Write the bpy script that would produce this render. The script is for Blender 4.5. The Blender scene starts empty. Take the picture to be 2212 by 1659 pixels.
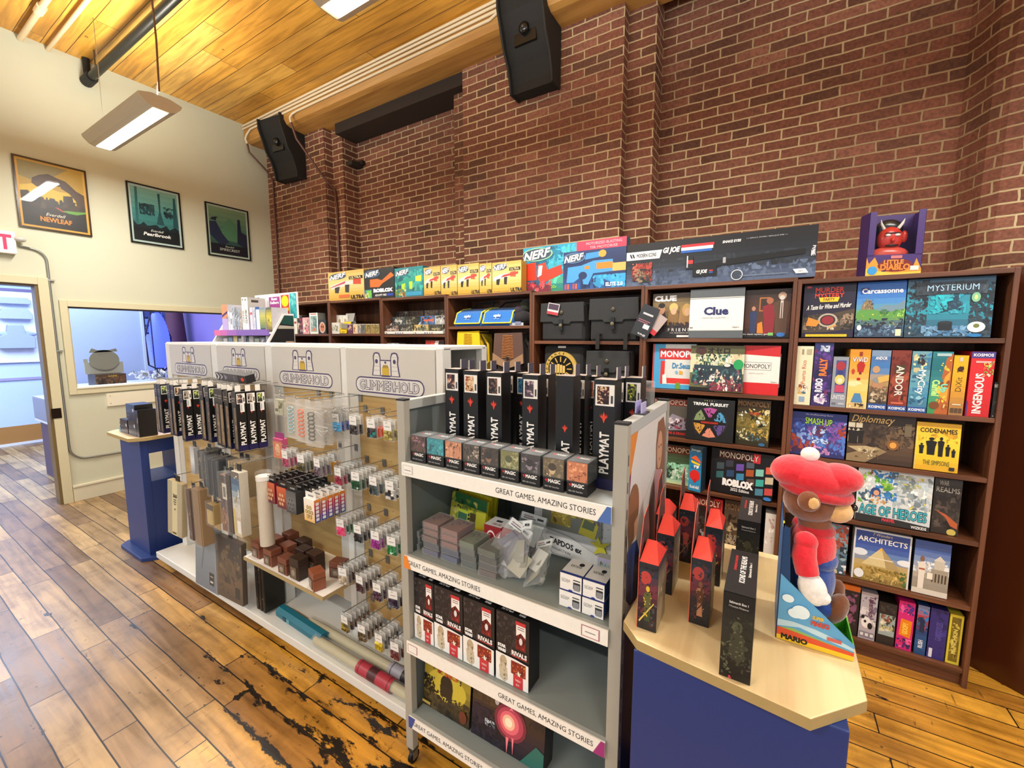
import bpy, math, random
import numpy as np
from mathutils import Vector, Matrix, Euler
SC = bpy.context.scene
COL = SC.collection
RNG = random.Random(7)

# ---------------------------------------------------------------- camera (2212 x 1659 frame)
F_PX = 912.7
PXC, PYC = 1106.0, 829.5
CAM = Vector((0.0, 0.0, 1.70))
ROT = Matrix(((0.852515910, -0.0583330312, 0.519436118),
              (0.522700385, 0.0933061966, -0.847394985),
              (0.000964509622, 0.993927166, 0.110035715)))
cam_data = bpy.data.cameras.new('camera')
cam_data.sensor_width = 36.0
cam_data.lens = F_PX / 2212.0 * 36.0
cam_data.clip_start = 0.02
cam = bpy.data.objects.new('camera', cam_data)
COL.objects.link(cam)
cam.matrix_world = Matrix.Translation(CAM) @ ROT.to_4x4()
SC.camera = cam

# ---------------------------------------------------------------- world, exposure
SC.view_settings.view_transform = 'Standard'
SC.view_settings.look = 'None'
SC.view_settings.gamma = 1.0
SC.view_settings.use_curve_mapping = False
SC.view_settings.exposure = 0.35
world = bpy.data.worlds.new('daylight')
SC.world = world
world.use_nodes = True
world.node_tree.nodes['Background'].inputs[0].default_value = (0.86, 0.93, 1.0, 1)
world.node_tree.nodes['Background'].inputs[1].default_value = 0.75

LAMP_ON = 1.0
def area_light(name, loc, rot, sx, sy, power, col):
    d = bpy.data.lights.new(name, 'AREA')
    d.shape = 'RECTANGLE'; d.size = sx; d.size_y = sy
    d.energy = power * LAMP_ON; d.color = col
    o = bpy.data.objects.new(name, d); COL.objects.link(o)
    o.location = loc; o.rotation_euler = rot
    return o
# ceiling lamps of the shop: (centre x, y); each gets its own down and up light in the lamp builder
LAMPS = [(-4.66, 1.51), (-1.47, 1.57), (1.75, 1.57), (-4.66, -1.7), (-1.47, -1.7), (1.75, -1.7)]
LAMP_Z = 3.40
# unseen bluish area light added to tint the side room
area_light('side_room_blue_fill', (-8.0, 0.8, 3.0), (0, 0, 0), 2.4, 3.0, 230, (0.62, 0.76, 1.0))

def ray(x, y):
    return ROT @ Vector(((x - PXC) / F_PX, -(y - PYC) / F_PX, -1.0))
def hit(x, y, axis, val):
    d = ray(x, y); t = (val - CAM[axis]) / d[axis]
    return CAM + d * t

# ---------------------------------------------------------------- colour helpers
def lin(c):
    if isinstance(c, str):
        c = c.lstrip('#'); c = [int(c[i:i+2], 16) / 255 for i in (0, 2, 4)]
        return tuple(v / 12.92 if v <= 0.04045 else ((v + 0.055) / 1.055) ** 2.4 for v in c)
    return tuple(c[:3])
def mixc(a, b, t): return tuple(a[i] * (1 - t) + b[i] * t for i in range(3))

# ---------------------------------------------------------------- materials
MATS = {}
def newmat(name):
    m = bpy.data.materials.new(name); m.use_nodes = True
    nt = m.node_tree; b = nt.nodes['Principled BSDF']
    MATS[name] = m
    return m, nt, b
def N(nt, t, **kw):
    n = nt.nodes.new(t)
    for k, v in kw.items(): setattr(n, k, v)
    return n
def L(nt, a, b): nt.links.new(a, b)
def mathn(nt, op, a, b=None, c=None):
    n = N(nt, 'ShaderNodeMath', operation=op)
    for i, v in enumerate((a, b, c)):
        if v is None: continue
        if isinstance(v, (int, float)): n.inputs[i].default_value = v
        else: L(nt, v, n.inputs[i])
    return n.outputs[0]
def mixrgb(nt, fac, a, b, mode='MIX'):
    n = N(nt, 'ShaderNodeMix', data_type='RGBA', blend_type=mode)
    for s, v in ((n.inputs[0], fac), (n.inputs[6], a), (n.inputs[7], b)):
        if isinstance(v, (int, float)): s.default_value = v
        elif isinstance(v, tuple): s.default_value = tuple(v[:3]) + (1,)
        else: L(nt, v, s)
    return n.outputs[2]
def ramp(nt, fac, stops, interp='LINEAR'):
    n = N(nt, 'ShaderNodeValToRGB'); cr = n.color_ramp; cr.interpolation = interp
    while len(cr.elements) > 1: cr.elements.remove(cr.elements[-1])
    cr.elements[0].position = stops[0][0]; cr.elements[0].color = tuple(stops[0][1][:3]) + (1,)
    for p, c in stops[1:]:
        e = cr.elements.new(p); e.color = tuple(c[:3]) + (1,)
    L(nt, fac, n.inputs[0]); return n.outputs[0]

def attr_mat(name, rough=0.5, metal=0.0, noise=0.05, nscale=30, spec=0.5, coat=0.0, bump=0.0, sheen=0.0):
    m, nt, b = newmat(name)
    a = N(nt, 'ShaderNodeAttribute', attribute_name='Col')
    tc = N(nt, 'ShaderNodeTexCoord')
    no = N(nt, 'ShaderNodeTexNoise'); no.inputs['Scale'].default_value = nscale; no.inputs['Detail'].default_value = 4
    L(nt, tc.outputs['Object'], no.inputs['Vector'])
    v = mathn(nt, 'MULTIPLY_ADD', no.outputs['Fac'], noise * 2, 1 - noise)
    hsv = N(nt, 'ShaderNodeHueSaturation')
    L(nt, a.outputs['Color'], hsv.inputs['Color']); L(nt, v, hsv.inputs['Value'])
    L(nt, hsv.outputs[0], b.inputs['Base Color'])
    b.inputs['Roughness'].default_value = rough
    b.inputs['Metallic'].default_value = metal
    b.inputs['Specular IOR Level'].default_value = spec
    b.inputs['Coat Weight'].default_value = coat
    b.inputs['Sheen Weight'].default_value = sheen
    if bump:
        bp = N(nt, 'ShaderNodeBump'); bp.inputs['Strength'].default_value = bump; bp.inputs['Distance'].default_value = 0.002
        L(nt, no.outputs['Fac'], bp.inputs['Height']); L(nt, bp.outputs[0], b.inputs['Normal'])
    return m
attr_mat('print', 0.42, noise=0.06, nscale=60)
attr_mat('gloss', 0.22, noise=0.03, nscale=20)
attr_mat('matte', 0.75, noise=0.06, nscale=40)
attr_mat('metal', 0.38, metal=0.75, noise=0.05, nscale=15)
attr_mat('paintmetal', 0.40, noise=0.03, nscale=12)
attr_mat('plush', 0.95, noise=0.22, nscale=90, bump=0.9, sheen=0.6)
attr_mat('fabric', 0.85, noise=0.14, nscale=160, bump=0.5, sheen=0.2)
attr_mat('cream', 0.62, noise=0.03, nscale=3, bump=0.05)

def clear_mat(name, tint, alpha, rough=0.08):
    m, nt, b = newmat(name)
    out = nt.nodes['Material Output']
    tr = N(nt, 'ShaderNodeBsdfTransparent')
    mx = N(nt, 'ShaderNodeMixShader')
    lw = N(nt, 'ShaderNodeLayerWeight'); lw.inputs[0].default_value = 0.5
    frf = mathn(nt, 'MULTIPLY_ADD', mathn(nt, 'POWER', lw.outputs['Facing'], 5.0), 0.30, 0.015)
    no = N(nt, 'ShaderNodeTexNoise'); no.inputs['Scale'].default_value = 35
    tc = N(nt, 'ShaderNodeTexCoord'); L(nt, tc.outputs['Object'], no.inputs['Vector'])
    bp = N(nt, 'ShaderNodeBump'); bp.inputs['Strength'].default_value = 0.5; bp.inputs['Distance'].default_value = 0.003
    L(nt, no.outputs['Fac'], bp.inputs['Height']); L(nt, bp.outputs[0], b.inputs['Normal'])
    b.inputs['Base Color'].default_value = tuple(lin(tint)) + (1,)
    b.inputs['Roughness'].default_value = rough
    f = mathn(nt, 'ADD', frf, alpha)
    f = mathn(nt, 'MINIMUM', f, 1.0)
    L(nt, f, mx.inputs[0]); L(nt, tr.outputs[0], mx.inputs[1]); L(nt, b.outputs[0], mx.inputs[2])
    L(nt, mx.outputs[0], out.inputs['Surface'])
clear_mat('clear', '#e6ecee', 0.03)
clear_mat('cloudy', '#dde0de', 0.13, 0.2)
clear_mat('pane', '#05070a', 0.045, 0.02)
MATS['pane'].node_tree.nodes['Principled BSDF'].inputs['Specular IOR Level'].default_value = 1.0
MATS['pane'].node_tree.nodes['Bump'].inputs['Strength'].default_value = 0.0

def emit_mat(name, col, s):
    m, nt, b = newmat(name)
    b.inputs['Base Color'].default_value = tuple(lin(col)) + (1,)
    b.inputs['Emission Color'].default_value = tuple(lin(col)) + (1,)
    b.inputs['Emission Strength'].default_value = s
emit_mat('lamp_glow', '#fff8ec', 9.0)
emit_mat('exit_glow', '#ff1a3c', 1.6)
emit_mat('blue_glow', '#3a48ff', 2.6)

def brick_mat():
    m, nt, b = newmat('brick')
    uv = N(nt, 'ShaderNodeUVMap', uv_map='UVMap')
    geo = N(nt, 'ShaderNodeNewGeometry')
    nz = N(nt, 'ShaderNodeTexNoise'); nz.inputs['Scale'].default_value = 9; nz.inputs['Detail'].default_value = 3
    L(nt, geo.outputs['Position'], nz.inputs['Vector'])
    off = N(nt, 'ShaderNodeVectorMath', operation='MULTIPLY_ADD')
    L(nt, nz.outputs['Color'], off.inputs[0]); off.inputs[1].default_value = (0.022, 0.013, 0)
    L(nt, uv.outputs[0], off.inputs[2])
    def br(w, shift):
        t = N(nt, 'ShaderNodeTexBrick')
        ad = N(nt, 'ShaderNodeVectorMath', operation='ADD'); ad.inputs[1].default_value = (shift, 0, 0)
        L(nt, off.outputs[0], ad.inputs[0]); L(nt, ad.outputs[0], t.inputs['Vector'])
        t.inputs['Scale'].default_value = 1; t.inputs['Mortar Size'].default_value = 0.0062
        t.inputs['Mortar Smooth'].default_value = 0.25
        t.inputs['Brick Width'].default_value = w; t.inputs['Row Height'].default_value = 0.068
        t.inputs['Color1'].default_value = (0, 0, 0, 1); t.inputs['Color2'].default_value = (1, 1, 1, 1)
        t.inputs['Mortar'].default_value = (0.5, 0.5, 0.5, 1)
        return t
    t = br(0.215, 0.0)
    c = ramp(nt, t.outputs['Color'], [(0.0, lin('#684637')), (0.25, lin('#7c4e3c')), (0.5, lin('#895744')), (0.75, lin('#805141')), (1.0, lin('#9a6854'))])
    big = N(nt, 'ShaderNodeTexNoise'); big.inputs['Scale'].default_value = 1.3; big.inputs['Detail'].default_value = 3
    L(nt, geo.outputs['Position'], big.inputs['Vector'])
    soot = ramp(nt, big.outputs['Fac'], [(0.34, (0.55, 0.52, 0.48)), (0.54, (1, 1, 1))])
    c = mixrgb(nt, 0.62, c, soot, 'MULTIPLY')
    fine = N(nt, 'ShaderNodeTexNoise'); fine.inputs['Scale'].default_value = 55; fine.inputs['Detail'].default_value = 5
    L(nt, geo.outputs['Position'], fine.inputs['Vector'])
    fr = ramp(nt, fine.outputs['Fac'], [(0.3, (0.66, 0.64, 0.62)), (0.7, (1.2, 1.16, 1.12))])
    c = mixrgb(nt, 1.0, c, fr, 'MULTIPLY')
    # pale repaired mortar patches
    pn = N(nt, 'ShaderNodeTexNoise'); pn.inputs['Scale'].default_value = 0.9; pn.inputs['Detail'].default_value = 2
    L(nt, geo.outputs['Position'], pn.inputs['Vector'])
    mort = ramp(nt, pn.outputs['Fac'], [(0.40, lin('#a58c6a')), (0.6, lin('#d0bb92'))])
    fac = t.outputs['Fac']
    col = mixrgb(nt, fac, c, mort)
    L(nt, col, b.inputs['Base Color'])
    b.inputs['Roughness'].default_value = 0.86
    h = mathn(nt, 'SUBTRACT', mathn(nt, 'MULTIPLY', fine.outputs['Fac'], 0.5), fac)
    bp = N(nt, 'ShaderNodeBump'); bp.inputs['Strength'].default_value = 0.75; bp.inputs['Distance'].default_value = 0.006
    L(nt, h, bp.inputs['Height']); L(nt, bp.outputs[0], b.inputs['Normal'])
brick_mat()

def plank_mat(name, w, length, tones, rough, gap_col, worn=False, axis_swap=False, grain=1.0):
    m, nt, b = newmat(name)
    geo = N(nt, 'ShaderNodeNewGeometry')
    sep = N(nt, 'ShaderNodeSeparateXYZ'); L(nt, geo.outputs['Position'], sep.inputs[0])
    X, Y = sep.outputs[0], sep.outputs[1]
    wob = N(nt, 'ShaderNodeTexNoise'); wob.inputs['Scale'].default_value = 2.2
    L(nt, geo.outputs['Position'], wob.inputs['Vector'])
    Yw = mathn(nt, 'MULTIPLY_ADD', wob.outputs['Fac'], 0.012, Y)
    r = mathn(nt, 'DIVIDE', Yw, w)
    row = mathn(nt, 'FLOOR', r)
    wn = N(nt, 'ShaderNodeTexWhiteNoise', noise_dimensions='1D'); L(nt, row, wn.inputs['W'])
    xs = mathn(nt, 'MULTIPLY_ADD', wn.outputs['Value'], length * 3.1, X)
    cidx = mathn(nt, 'DIVIDE', xs, length)
    cell = mathn(nt, 'FLOOR', cidx)
    wn2 = N(nt, 'ShaderNodeTexWhiteNoise', noise_dimensions='2D')
    cv = N(nt, 'ShaderNodeCombineXYZ'); L(nt, row, cv.inputs[0]); L(nt, cell, cv.inputs[1]); L(nt, cv.outputs[0], wn2.inputs['Vector'])
    tone = wn2.outputs['Value']
    # grain stretched along the board
    gv = N(nt, 'ShaderNodeCombineXYZ')
    L(nt, mathn(nt, 'MULTIPLY', X, 2.2), gv.inputs[0]); L(nt, mathn(nt, 'MULTIPLY', Y, 26), gv.inputs[1])
    L(nt, mathn(nt, 'MULTIPLY', tone, 31), gv.inputs[2])
    gn = N(nt, 'ShaderNodeTexNoise'); gn.inputs['Scale'].default_value = 1.0; gn.inputs['Detail'].default_value = 6; gn.inputs['Distortion'].default_value = 0.6
    L(nt, gv.outputs[0], gn.inputs['Vector'])
    c = ramp(nt, tone, tones)
    g = ramp(nt, gn.outputs['Fac'], [(0.32, (0.55, 0.5, 0.45)), (0.62, (1.12, 1.1, 1.05))])
    c = mixrgb(nt, 0.9 * grain, c, g, 'MULTIPLY')
    lg = N(nt, 'ShaderNodeTexNoise'); lg.inputs['Scale'].default_value = 0.9; lg.inputs['Detail'].default_value = 3
    L(nt, geo.outputs['Position'], lg.inputs['Vector'])
    # seams
    fy = mathn(nt, 'FRACT', r); dy = mathn(nt, 'MINIMUM', fy, mathn(nt, 'SUBTRACT', 1, fy))
    fx = mathn(nt, 'FRACT', cidx); dx = mathn(nt, 'MULTIPLY', mathn(nt, 'MINIMUM', fx, mathn(nt, 'SUBTRACT', 1, fx)), length / w)
    d = mathn(nt, 'MINIMUM', dy, dx)
    seam = mathn(nt, 'LESS_THAN', d, 0.0028 / w)
    if worn:
        # window-light greying painted into boards towards the room, warm varnish beside the display stands
        far = mathn(nt, 'MULTIPLY_ADD', X, 0.35, mathn(nt, 'MULTIPLY', Y, 1.25))
        far = mathn(nt, 'ADD', far, mathn(nt, 'MULTIPLY', lg.outputs['Fac'], 0.9))
        far = mathn(nt, 'ADD', far, mathn(nt, 'MULTIPLY', tone, 0.25))
        wf = N(nt, 'ShaderNodeMapRange'); L(nt, far, wf.inputs['Value'])
        wf.inputs['From Min'].default_value = 0.55; wf.inputs['From Max'].default_value = 1.25
        grey = ramp(nt, tone, [(0, lin('#6e5640')), (0.35, lin('#8f7454')), (0.7, lin('#a0865f')), (1, lin('#b89a6c'))])
        grey = mixrgb(nt, 0.7, grey, g, 'MULTIPLY')
        c = mixrgb(nt, wf.outputs[0], grey, c)
        mo = N(nt, 'ShaderNodeTexNoise'); mo.inputs['Scale'].default_value = 3.2; mo.inputs['Detail'].default_value = 8; mo.inputs['Roughness'].default_value = 0.7
        L(nt, geo.outputs['Position'], mo.inputs['Vector'])
        mr = ramp(nt, mo.outputs['Fac'], [(0.36, (0.62, 0.58, 0.55)), (0.5, (1.0, 1.0, 1.0)), (0.68, (1.22, 1.18, 1.1))])
        c = mixrgb(nt, 0.85, c, mr, 'MULTIPLY')
        # short cuts across the boards
        cm = N(nt, 'ShaderNodeMapping'); cm.inputs['Scale'].default_value = (26, 3.0, 1)
        L(nt, geo.outputs['Position'], cm.inputs[0])
        cn = N(nt, 'ShaderNodeTexNoise'); cn.inputs['Scale'].default_value = 1.6; cn.inputs['Detail'].default_value = 3
        L(nt, cm.outputs[0], cn.inputs['Vector'])
        cuts = mathn(nt, 'GREATER_THAN', cn.outputs['Fac'], 0.69)
        c = mixrgb(nt, mathn(nt, 'MULTIPLY', cuts, 0.55), c, lin('#3a2818'))
        # black worn patches with their own ragged outline
        bn = N(nt, 'ShaderNodeTexNoise'); bn.inputs['Scale'].default_value = 8.5; bn.inputs['Detail'].default_value = 9; bn.inputs['Roughness'].default_value = 0.68
        mp = N(nt, 'ShaderNodeMapping'); mp.inputs['Scale'].default_value = (0.55, 1.5, 1)
        L(nt, geo.outputs['Position'], mp.inputs[0]); L(nt, mp.outputs[0], bn.inputs['Vector'])
        # worn zone: an ellipse in front of the slatwall stand
        ex = mathn(nt, 'POWER', mathn(nt, 'DIVIDE', mathn(nt, 'ADD', X, 1.45), 1.3), 2)
        ey = mathn(nt, 'POWER', mathn(nt, 'DIVIDE', mathn(nt, 'SUBTRACT', Y, 0.98), 0.34), 2)
        zone = mathn(nt, 'SUBTRACT', 1, mathn(nt, 'MINIMUM', mathn(nt, 'ADD', ex, ey), 1.0))
        near_seam = mathn(nt, 'SUBTRACT', 0.10, mathn(nt, 'MINIMUM', mathn(nt, 'MULTIPLY', d, 0.45), 0.10))
        s = mathn(nt, 'ADD', mathn(nt, 'ADD', bn.outputs['Fac'], mathn(nt, 'MULTIPLY', zone, 0.15)), near_seam)
        blk = N(nt, 'ShaderNodeMapRange'); L(nt, s, blk.inputs['Value'])
        blk.inputs['From Min'].default_value = 0.685; blk.inputs['From Max'].default_value = 0.72
        c = mixrgb(nt, blk.outputs[0], c, lin('#16100c'))
        # small nail marks
        vo = N(nt, 'ShaderNodeTexVoronoi'); vo.inputs['Scale'].default_value = 15
        L(nt, geo.outputs['Position'], vo.inputs['Vector'])
        dots = mathn(nt, 'LESS_THAN', vo.outputs['Distance'], 0.075)
        c = mixrgb(nt, mathn(nt, 'MULTIPLY', dots, 0.8), c, lin('#241a12'))
    else:
        mot = ramp(nt, lg.outputs['Fac'], [(0.35, (0.72, 0.66, 0.6)), (0.6, (1.08, 1.08, 1.05))])
        c = mixrgb(nt, 0.8, c, mot, 'MULTIPLY')
        vo = N(nt, 'ShaderNodeTexVoronoi'); vo.inputs['Scale'].default_value = 3.5
        L(nt, geo.outputs['Position'], vo.inputs['Vector'])
        dots = mathn(nt, 'LESS_THAN', vo.outputs['Distance'], 0.05)
        c = mixrgb(nt, mathn(nt, 'MULTIPLY', dots, 0.6), c, lin('#4a2c10'))
    c = mixrgb(nt, seam, c, gap_col)
    L(nt, c, b.inputs['Base Color'])
    rr = mathn(nt, 'MULTIPLY_ADD', gn.outputs['Fac'], 0.28, rough - 0.12)
    L(nt, rr, b.inputs['Roughness'])
    bp = N(nt, 'ShaderNodeBump'); bp.inputs['Strength'].default_value = 0.35; bp.inputs['Distance'].default_value = 0.004
    hh = mathn(nt, 'SUBTRACT', mathn(nt, 'MULTIPLY', gn.outputs['Fac'], 0.4), seam)
    L(nt, hh, bp.inputs['Height']); L(nt, bp.outputs[0], b.inputs['Normal'])
plank_mat('floorboards', 0.118, 1.15, [(0, lin('#a8742c')), (0.3, lin('#c08a32')), (0.6, lin('#d6a03a')), (1, lin('#c9943e'))], 0.30, lin('#1d120a'), worn=True)
plank_mat('ceilingboards', 0.17, 3.3, [(0, lin('#bd8936')), (0.4, lin('#dba446')), (0.7, lin('#cf983c')), (1, lin('#e2b45c'))], 0.38, lin('#5a3a16'), grain=0.8)

def wood_mat(name, c1, c2, sx, rough, axis=0):
    m, nt, b = newmat(name)
    tc = N(nt, 'ShaderNodeTexCoord')
    mp = N(nt, 'ShaderNodeMapping')
    sc = [22, 22, 22]; sc[axis] = 1.6
    mp.inputs['Scale'].default_value = tuple(sc)
    L(nt, tc.outputs['Object'], mp.inputs[0])
    no = N(nt, 'ShaderNodeTexNoise'); no.inputs['Scale'].default_value = sx; no.inputs['Detail'].default_value = 6; no.inputs['Distortion'].default_value = 0.8
    L(nt, mp.outputs[0], no.inputs['Vector'])
    c = ramp(nt, no.outputs['Fac'], [(0.3, lin(c1)), (0.68, lin(c2))])
    L(nt, c, b.inputs['Base Color']); b.inputs['Roughness'].default_value = rough
wood_mat('walnut', '#472817', '#774a30', 1.0, 0.42, 0)
wood_mat('walnut_upright', '#452717', '#72462e', 1.0, 0.42, 2)
wood_mat('maple', '#c9b183', '#e6d3a4', 0.5, 0.32, 1)
wood_mat('beamwood', '#a06f33', '#c89750', 0.6, 0.5, 0)
wood_mat('mdf', '#ab8d58', '#c2a46c', 0.8, 0.55, 0)

# ---------------------------------------------------------------- glyphs
GLY = {}
def glyphs(s, bold=0.0, shear=0.0, sp=1.0):
    key = (s, bold, shear, sp)
    if key in GLY: return GLY[key]
    if bold and ('M' in s or 'g' in s):      # thicken by overlapping shifted copies: these letters tessellate badly when offset
        v0, f0, w0, h0, mn0 = glyphs(s, 0.0, shear, sp); vs, fs = [], []
        for k in range(9):
            d = np.array((0.0, 0.0)) if k == 8 else abs(bold) * np.array((math.cos(k*math.pi/4), math.sin(k*math.pi/4)))
            n = len(vs) * len(v0); vs.append(np.column_stack([v0[:, :2] + d + abs(bold), np.full(len(v0), 0.00004 * (k + 1))])); fs += [tuple(n + i for i in f) for f in f0]
        GLY[key] = (np.concatenate(vs), fs, w0 + 2*abs(bold), h0 + 2*abs(bold), mn0 - abs(bold))
        return GLY[key]
    cu = bpy.data.curves.new('t', 'FONT'); cu.body = s; cu.size = 1.0
    cu.offset = bold; cu.shear = shear; cu.resolution_u = 2; cu.space_character = sp
    cu.fill_mode = 'FRONT'
    ob = bpy.data.objects.new('t', cu)
    me = bpy.data.meshes.new_from_object(ob)
    vs = np.array([v.co[:2] for v in me.vertices]) if len(me.vertices) else np.zeros((1, 2))
    fs = [tuple(p.vertices) for p in me.polygons]
    bpy.data.objects.remove(ob); bpy.data.curves.remove(cu); bpy.data.meshes.remove(me)
    mn, mx = vs.min(0), vs.max(0)
    res = (np.column_stack([vs - mn, np.zeros(len(vs))]), fs, float(mx[0] - mn[0]), float(max(mx[1] - mn[1], 1e-4)), mn)
    GLY[key] = res
    return res

# ---------------------------------------------------------------- mesh builder
class MB:
    def __init__(self):
        self.V = []; self.Fc = []; self.C = []; self.S = []; self.UV = None; self.M = Matrix.Identity(4)
    def add(self, vs, fs, c, smooth=False):
        n = len(self.V); M = self.M
        for v in vs: self.V.append(tuple(M @ Vector(v)))
        c = lin(c) if not isinstance(c, list) else c
        for i, f in enumerate(fs):
            self.Fc.append(tuple(n + k for k in f))
            self.C.append(lin(c[i]) if isinstance(c, list) else c); self.S.append(smooth)
        return self
    def box(self, x0, x1, y0, y1, z0, z1, c, front=None, right=None, top=None, left=None, back=None):
        vs = [(x0,y0,z0),(x1,y0,z0),(x1,y1,z0),(x0,y1,z0),(x0,y0,z1),(x1,y0,z1),(x1,y1,z1),(x0,y1,z1)]
        fs = [(0,1,5,4),(1,2,6,5),(4,5,6,7),(3,0,4,7),(2,3,7,6),(3,2,1,0)]
        return self.add(vs, fs, [front or c, right or c, top or c, left or c, back or c, c])
    def poly(self, pts, c):
        return self.add(pts, [tuple(range(len(pts)))], c)
    def prism(self, pts, y0, y1, c, edge=None, plane='xz'):
        n = len(pts)
        f = {'xz': lambda p, d: (p[0], d, p[1]), 'xy': lambda p, d: (p[0], p[1], d), 'yz': lambda p, d: (d, p[0], p[1])}[plane]
        area = sum(pts[i][0]*pts[(i+1) % n][1] - pts[(i+1) % n][0]*pts[i][1] for i in range(n))
        if (area < 0): pts = pts[::-1]
        vs = [f(p, y0) for p in pts] + [f(p, y1) for p in pts]
        a, b = tuple(range(n)), tuple(range(2*n - 1, n - 1, -1))
        fs = [a, b] + [(i, i + n, (i + 1) % n + n, (i + 1) % n) for i in range(n)]
        if plane != 'xz': fs = [tuple(reversed(q)) for q in fs]
        return self.add(vs, fs, [c, c] + [edge or c] * n)
    def tube(self, path, r, c, seg=8, smooth=True, cap=True):
        P = [Vector(p) for p in path]; n = len(P); vs = []; fs = []
        rr = r if isinstance(r, (list, tuple)) else [r] * n
        up = None
        for i in range(n):
            t = (P[min(i + 1, n - 1)] - P[max(i - 1, 0)]).normalized()
            if up is None:
                up = Vector((0, 0, 1)) if abs(t.z) < 0.9 else Vector((1, 0, 0))
            a = t.cross(up).normalized(); b2 = a.cross(t).normalized(); up = b2
            for k in range(seg):
                an = 2 * math.pi * k / seg
                vs.append(P[i] + (a * math.cos(an) + b2 * math.sin(an)) * rr[i])
        for i in range(n - 1):
            for k in range(seg):
                k2 = (k + 1) % seg
                fs.append((i*seg + k, i*seg + k2, (i+1)*seg + k2, (i+1)*seg + k))
        self.add(vs, fs, c, smooth)
        if cap:
            self.add([tuple(v) for v in vs[:seg]], [tuple(range(seg - 1, -1, -1))], c)
            self.add([tuple(v) for v in vs[-seg:]], [tuple(range(seg))], c)
        return self
    def cyl(self, cx, cy, z0, z1, r, c, seg=20, r2=None, smooth=True):
        return self.tube([(cx, cy, z0), (cx, cy, z1)], [r, r if r2 is None else r2], c, seg, smooth)
    def ell(self, cx, cy, cz, rx, ry, rz, c, u=16, v=10, rot=None):
        vs = []; fs = []
        for i in range(v + 1):
            th = math.pi * i / v
            for k in range(u):
                ph = 2 * math.pi * k / u
                p = Vector((rx * math.sin(th) * math.cos(ph), ry * math.sin(th) * math.sin(ph), rz * math.cos(th)))
                if rot: p = Euler(rot).to_matrix() @ p
                vs.append((cx + p.x, cy + p.y, cz + p.z))
        for i in range(v):
            for k in range(u):
                k2 = (k + 1) % u
                fs.append((i*u + k, (i+1)*u + k, (i+1)*u + k2, i*u + k2))
        return self.add(vs, fs, c, True)
    # ---- flat printed artwork on a rectangle O + u*U + v*V, stacked in hair-thin layers
    def art(self, O, U, V, ops, off=0.0004, seed=0, step=0.00013):
        O, U, V = Vector(O), Vector(U), Vector(V)
        Nn = U.cross(V).normalized(); lu, lv = U.length, V.length; Uh, Vh = U.normalized(), V.normalized()
        R = random.Random(seed); lay = [off]; lay_txt = [False]
        def P(u, v): return tuple(O + U * u + V * v + Nn * lay[0])
        def clampp(pts): return [(min(1, max(0, a)), min(1, max(0, b))) for a, b in pts]
        for op in ops:
            lay[0] += step * (5 if lay_txt[0] else 1); k = op[0]; lay_txt[0] = (k == 't')
            if k == 'g':      # vertical blend of several tones
                cs = [lin(c) for c in op[1:]]; n = 10
                for i in range(n):
                    t = (i + .5) / n * (len(cs) - 1); a = min(int(t), len(cs) - 2)
                    self.poly([P(0, i/n), P(1, i/n), P(1, (i+1)/n), P(0, (i+1)/n)], mixc(cs[a], cs[a+1], t - a))
            elif k == 'r':
                _, a, b, c2, d, col = op[:6]
                self.poly([P(a, b), P(c2, b), P(c2, d), P(a, d)], col)
            elif k == 'e':
                _, u, v, ru, rv, col = op[:6]; n = 18
                self.poly([P(*q) for q in clampp([(u + ru*math.cos(2*math.pi*i/n), v + rv*math.sin(2*math.pi*i/n)) for i in range(n)])], col)
            elif k == 'p':
                self.poly([P(*q) for q in op[1]], op[2])
            elif k == 'b':    # brush-like patches; neighbours share a tone so that they read as painted areas
                _, n, cols, u0, v0, u1, v1, s = op[:8]; n = int(n * 3.2); s *= 0.8
                cl = [lin(c) for c in cols]
                anc = [(R.uniform(u0, u1), R.uniform(v0, v1), R.choice(cl)) for _i in range(3 + len(cl) * 2)]
                for i in range(n):
                    lay[0] += step * 0.03
                    cu, cv = R.uniform(u0, u1), R.uniform(v0, v1); a0 = R.uniform(0, 6.28); m = R.randint(4, 7)
                    kk = 1.75 - 1.4 * i / n
                    sx = s * kk * R.uniform(.35, 1.0); sy = s * kk * lu / lv * R.uniform(.3, 1.0)
                    th = R.uniform(0, 3.14); ct, st2 = math.cos(th), math.sin(th)
                    if R.random() < .86: base = min(anc, key=lambda q: ((q[0] - cu) * lu)**2 + ((q[1] - cv) * lv)**2)[2]
                    else: base = R.choice(cl)
                    f = R.uniform(.72, 1.28); base = tuple(min(1, x * f) for x in base)
                    pts = []
                    for j in range(m):
                        rr = R.uniform(.6, 1); px_, py_ = rr * math.cos(a0 + 6.28*j/m), rr * .55 * math.sin(a0 + 6.28*j/m)
                        pts.append((cu + sx * (px_*ct - py_*st2), cv + sy * (px_*st2 + py_*ct) * 1.3))
                    pts = [(min(u1, max(u0, a)), min(v1, max(v0, b))) for a, b in pts]
                    self.poly([P(*q) for q in pts], base)
            elif k == 't':    # text: s,u,v,h(fraction of V),colour, options
                s, u, v, h, col = op[1:6]; o = op[6] if len(op) > 6 else {}
                vs, fs, w0, h0, mn0 = glyphs(s, o.get('b', 0.02), o.get('sh', 0.0), o.get('sp', 1.0))
                rot = o.get('rot', 0); vert = rot in (90, -90)
                H = h * (lu if vert and o.get('hu') else lv)
                k1 = H / h0; kx = k1
                mw = o.get('w')
                if mw is not None: kx = mw * (lv if vert else lu) / w0
                ca, sa = math.cos(math.radians(rot)), math.sin(math.radians(rot))
                slope = o.get('slope', 0)
                ctr = O + U * u + V * v + Nn * (lay[0])
                pts = []
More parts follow.
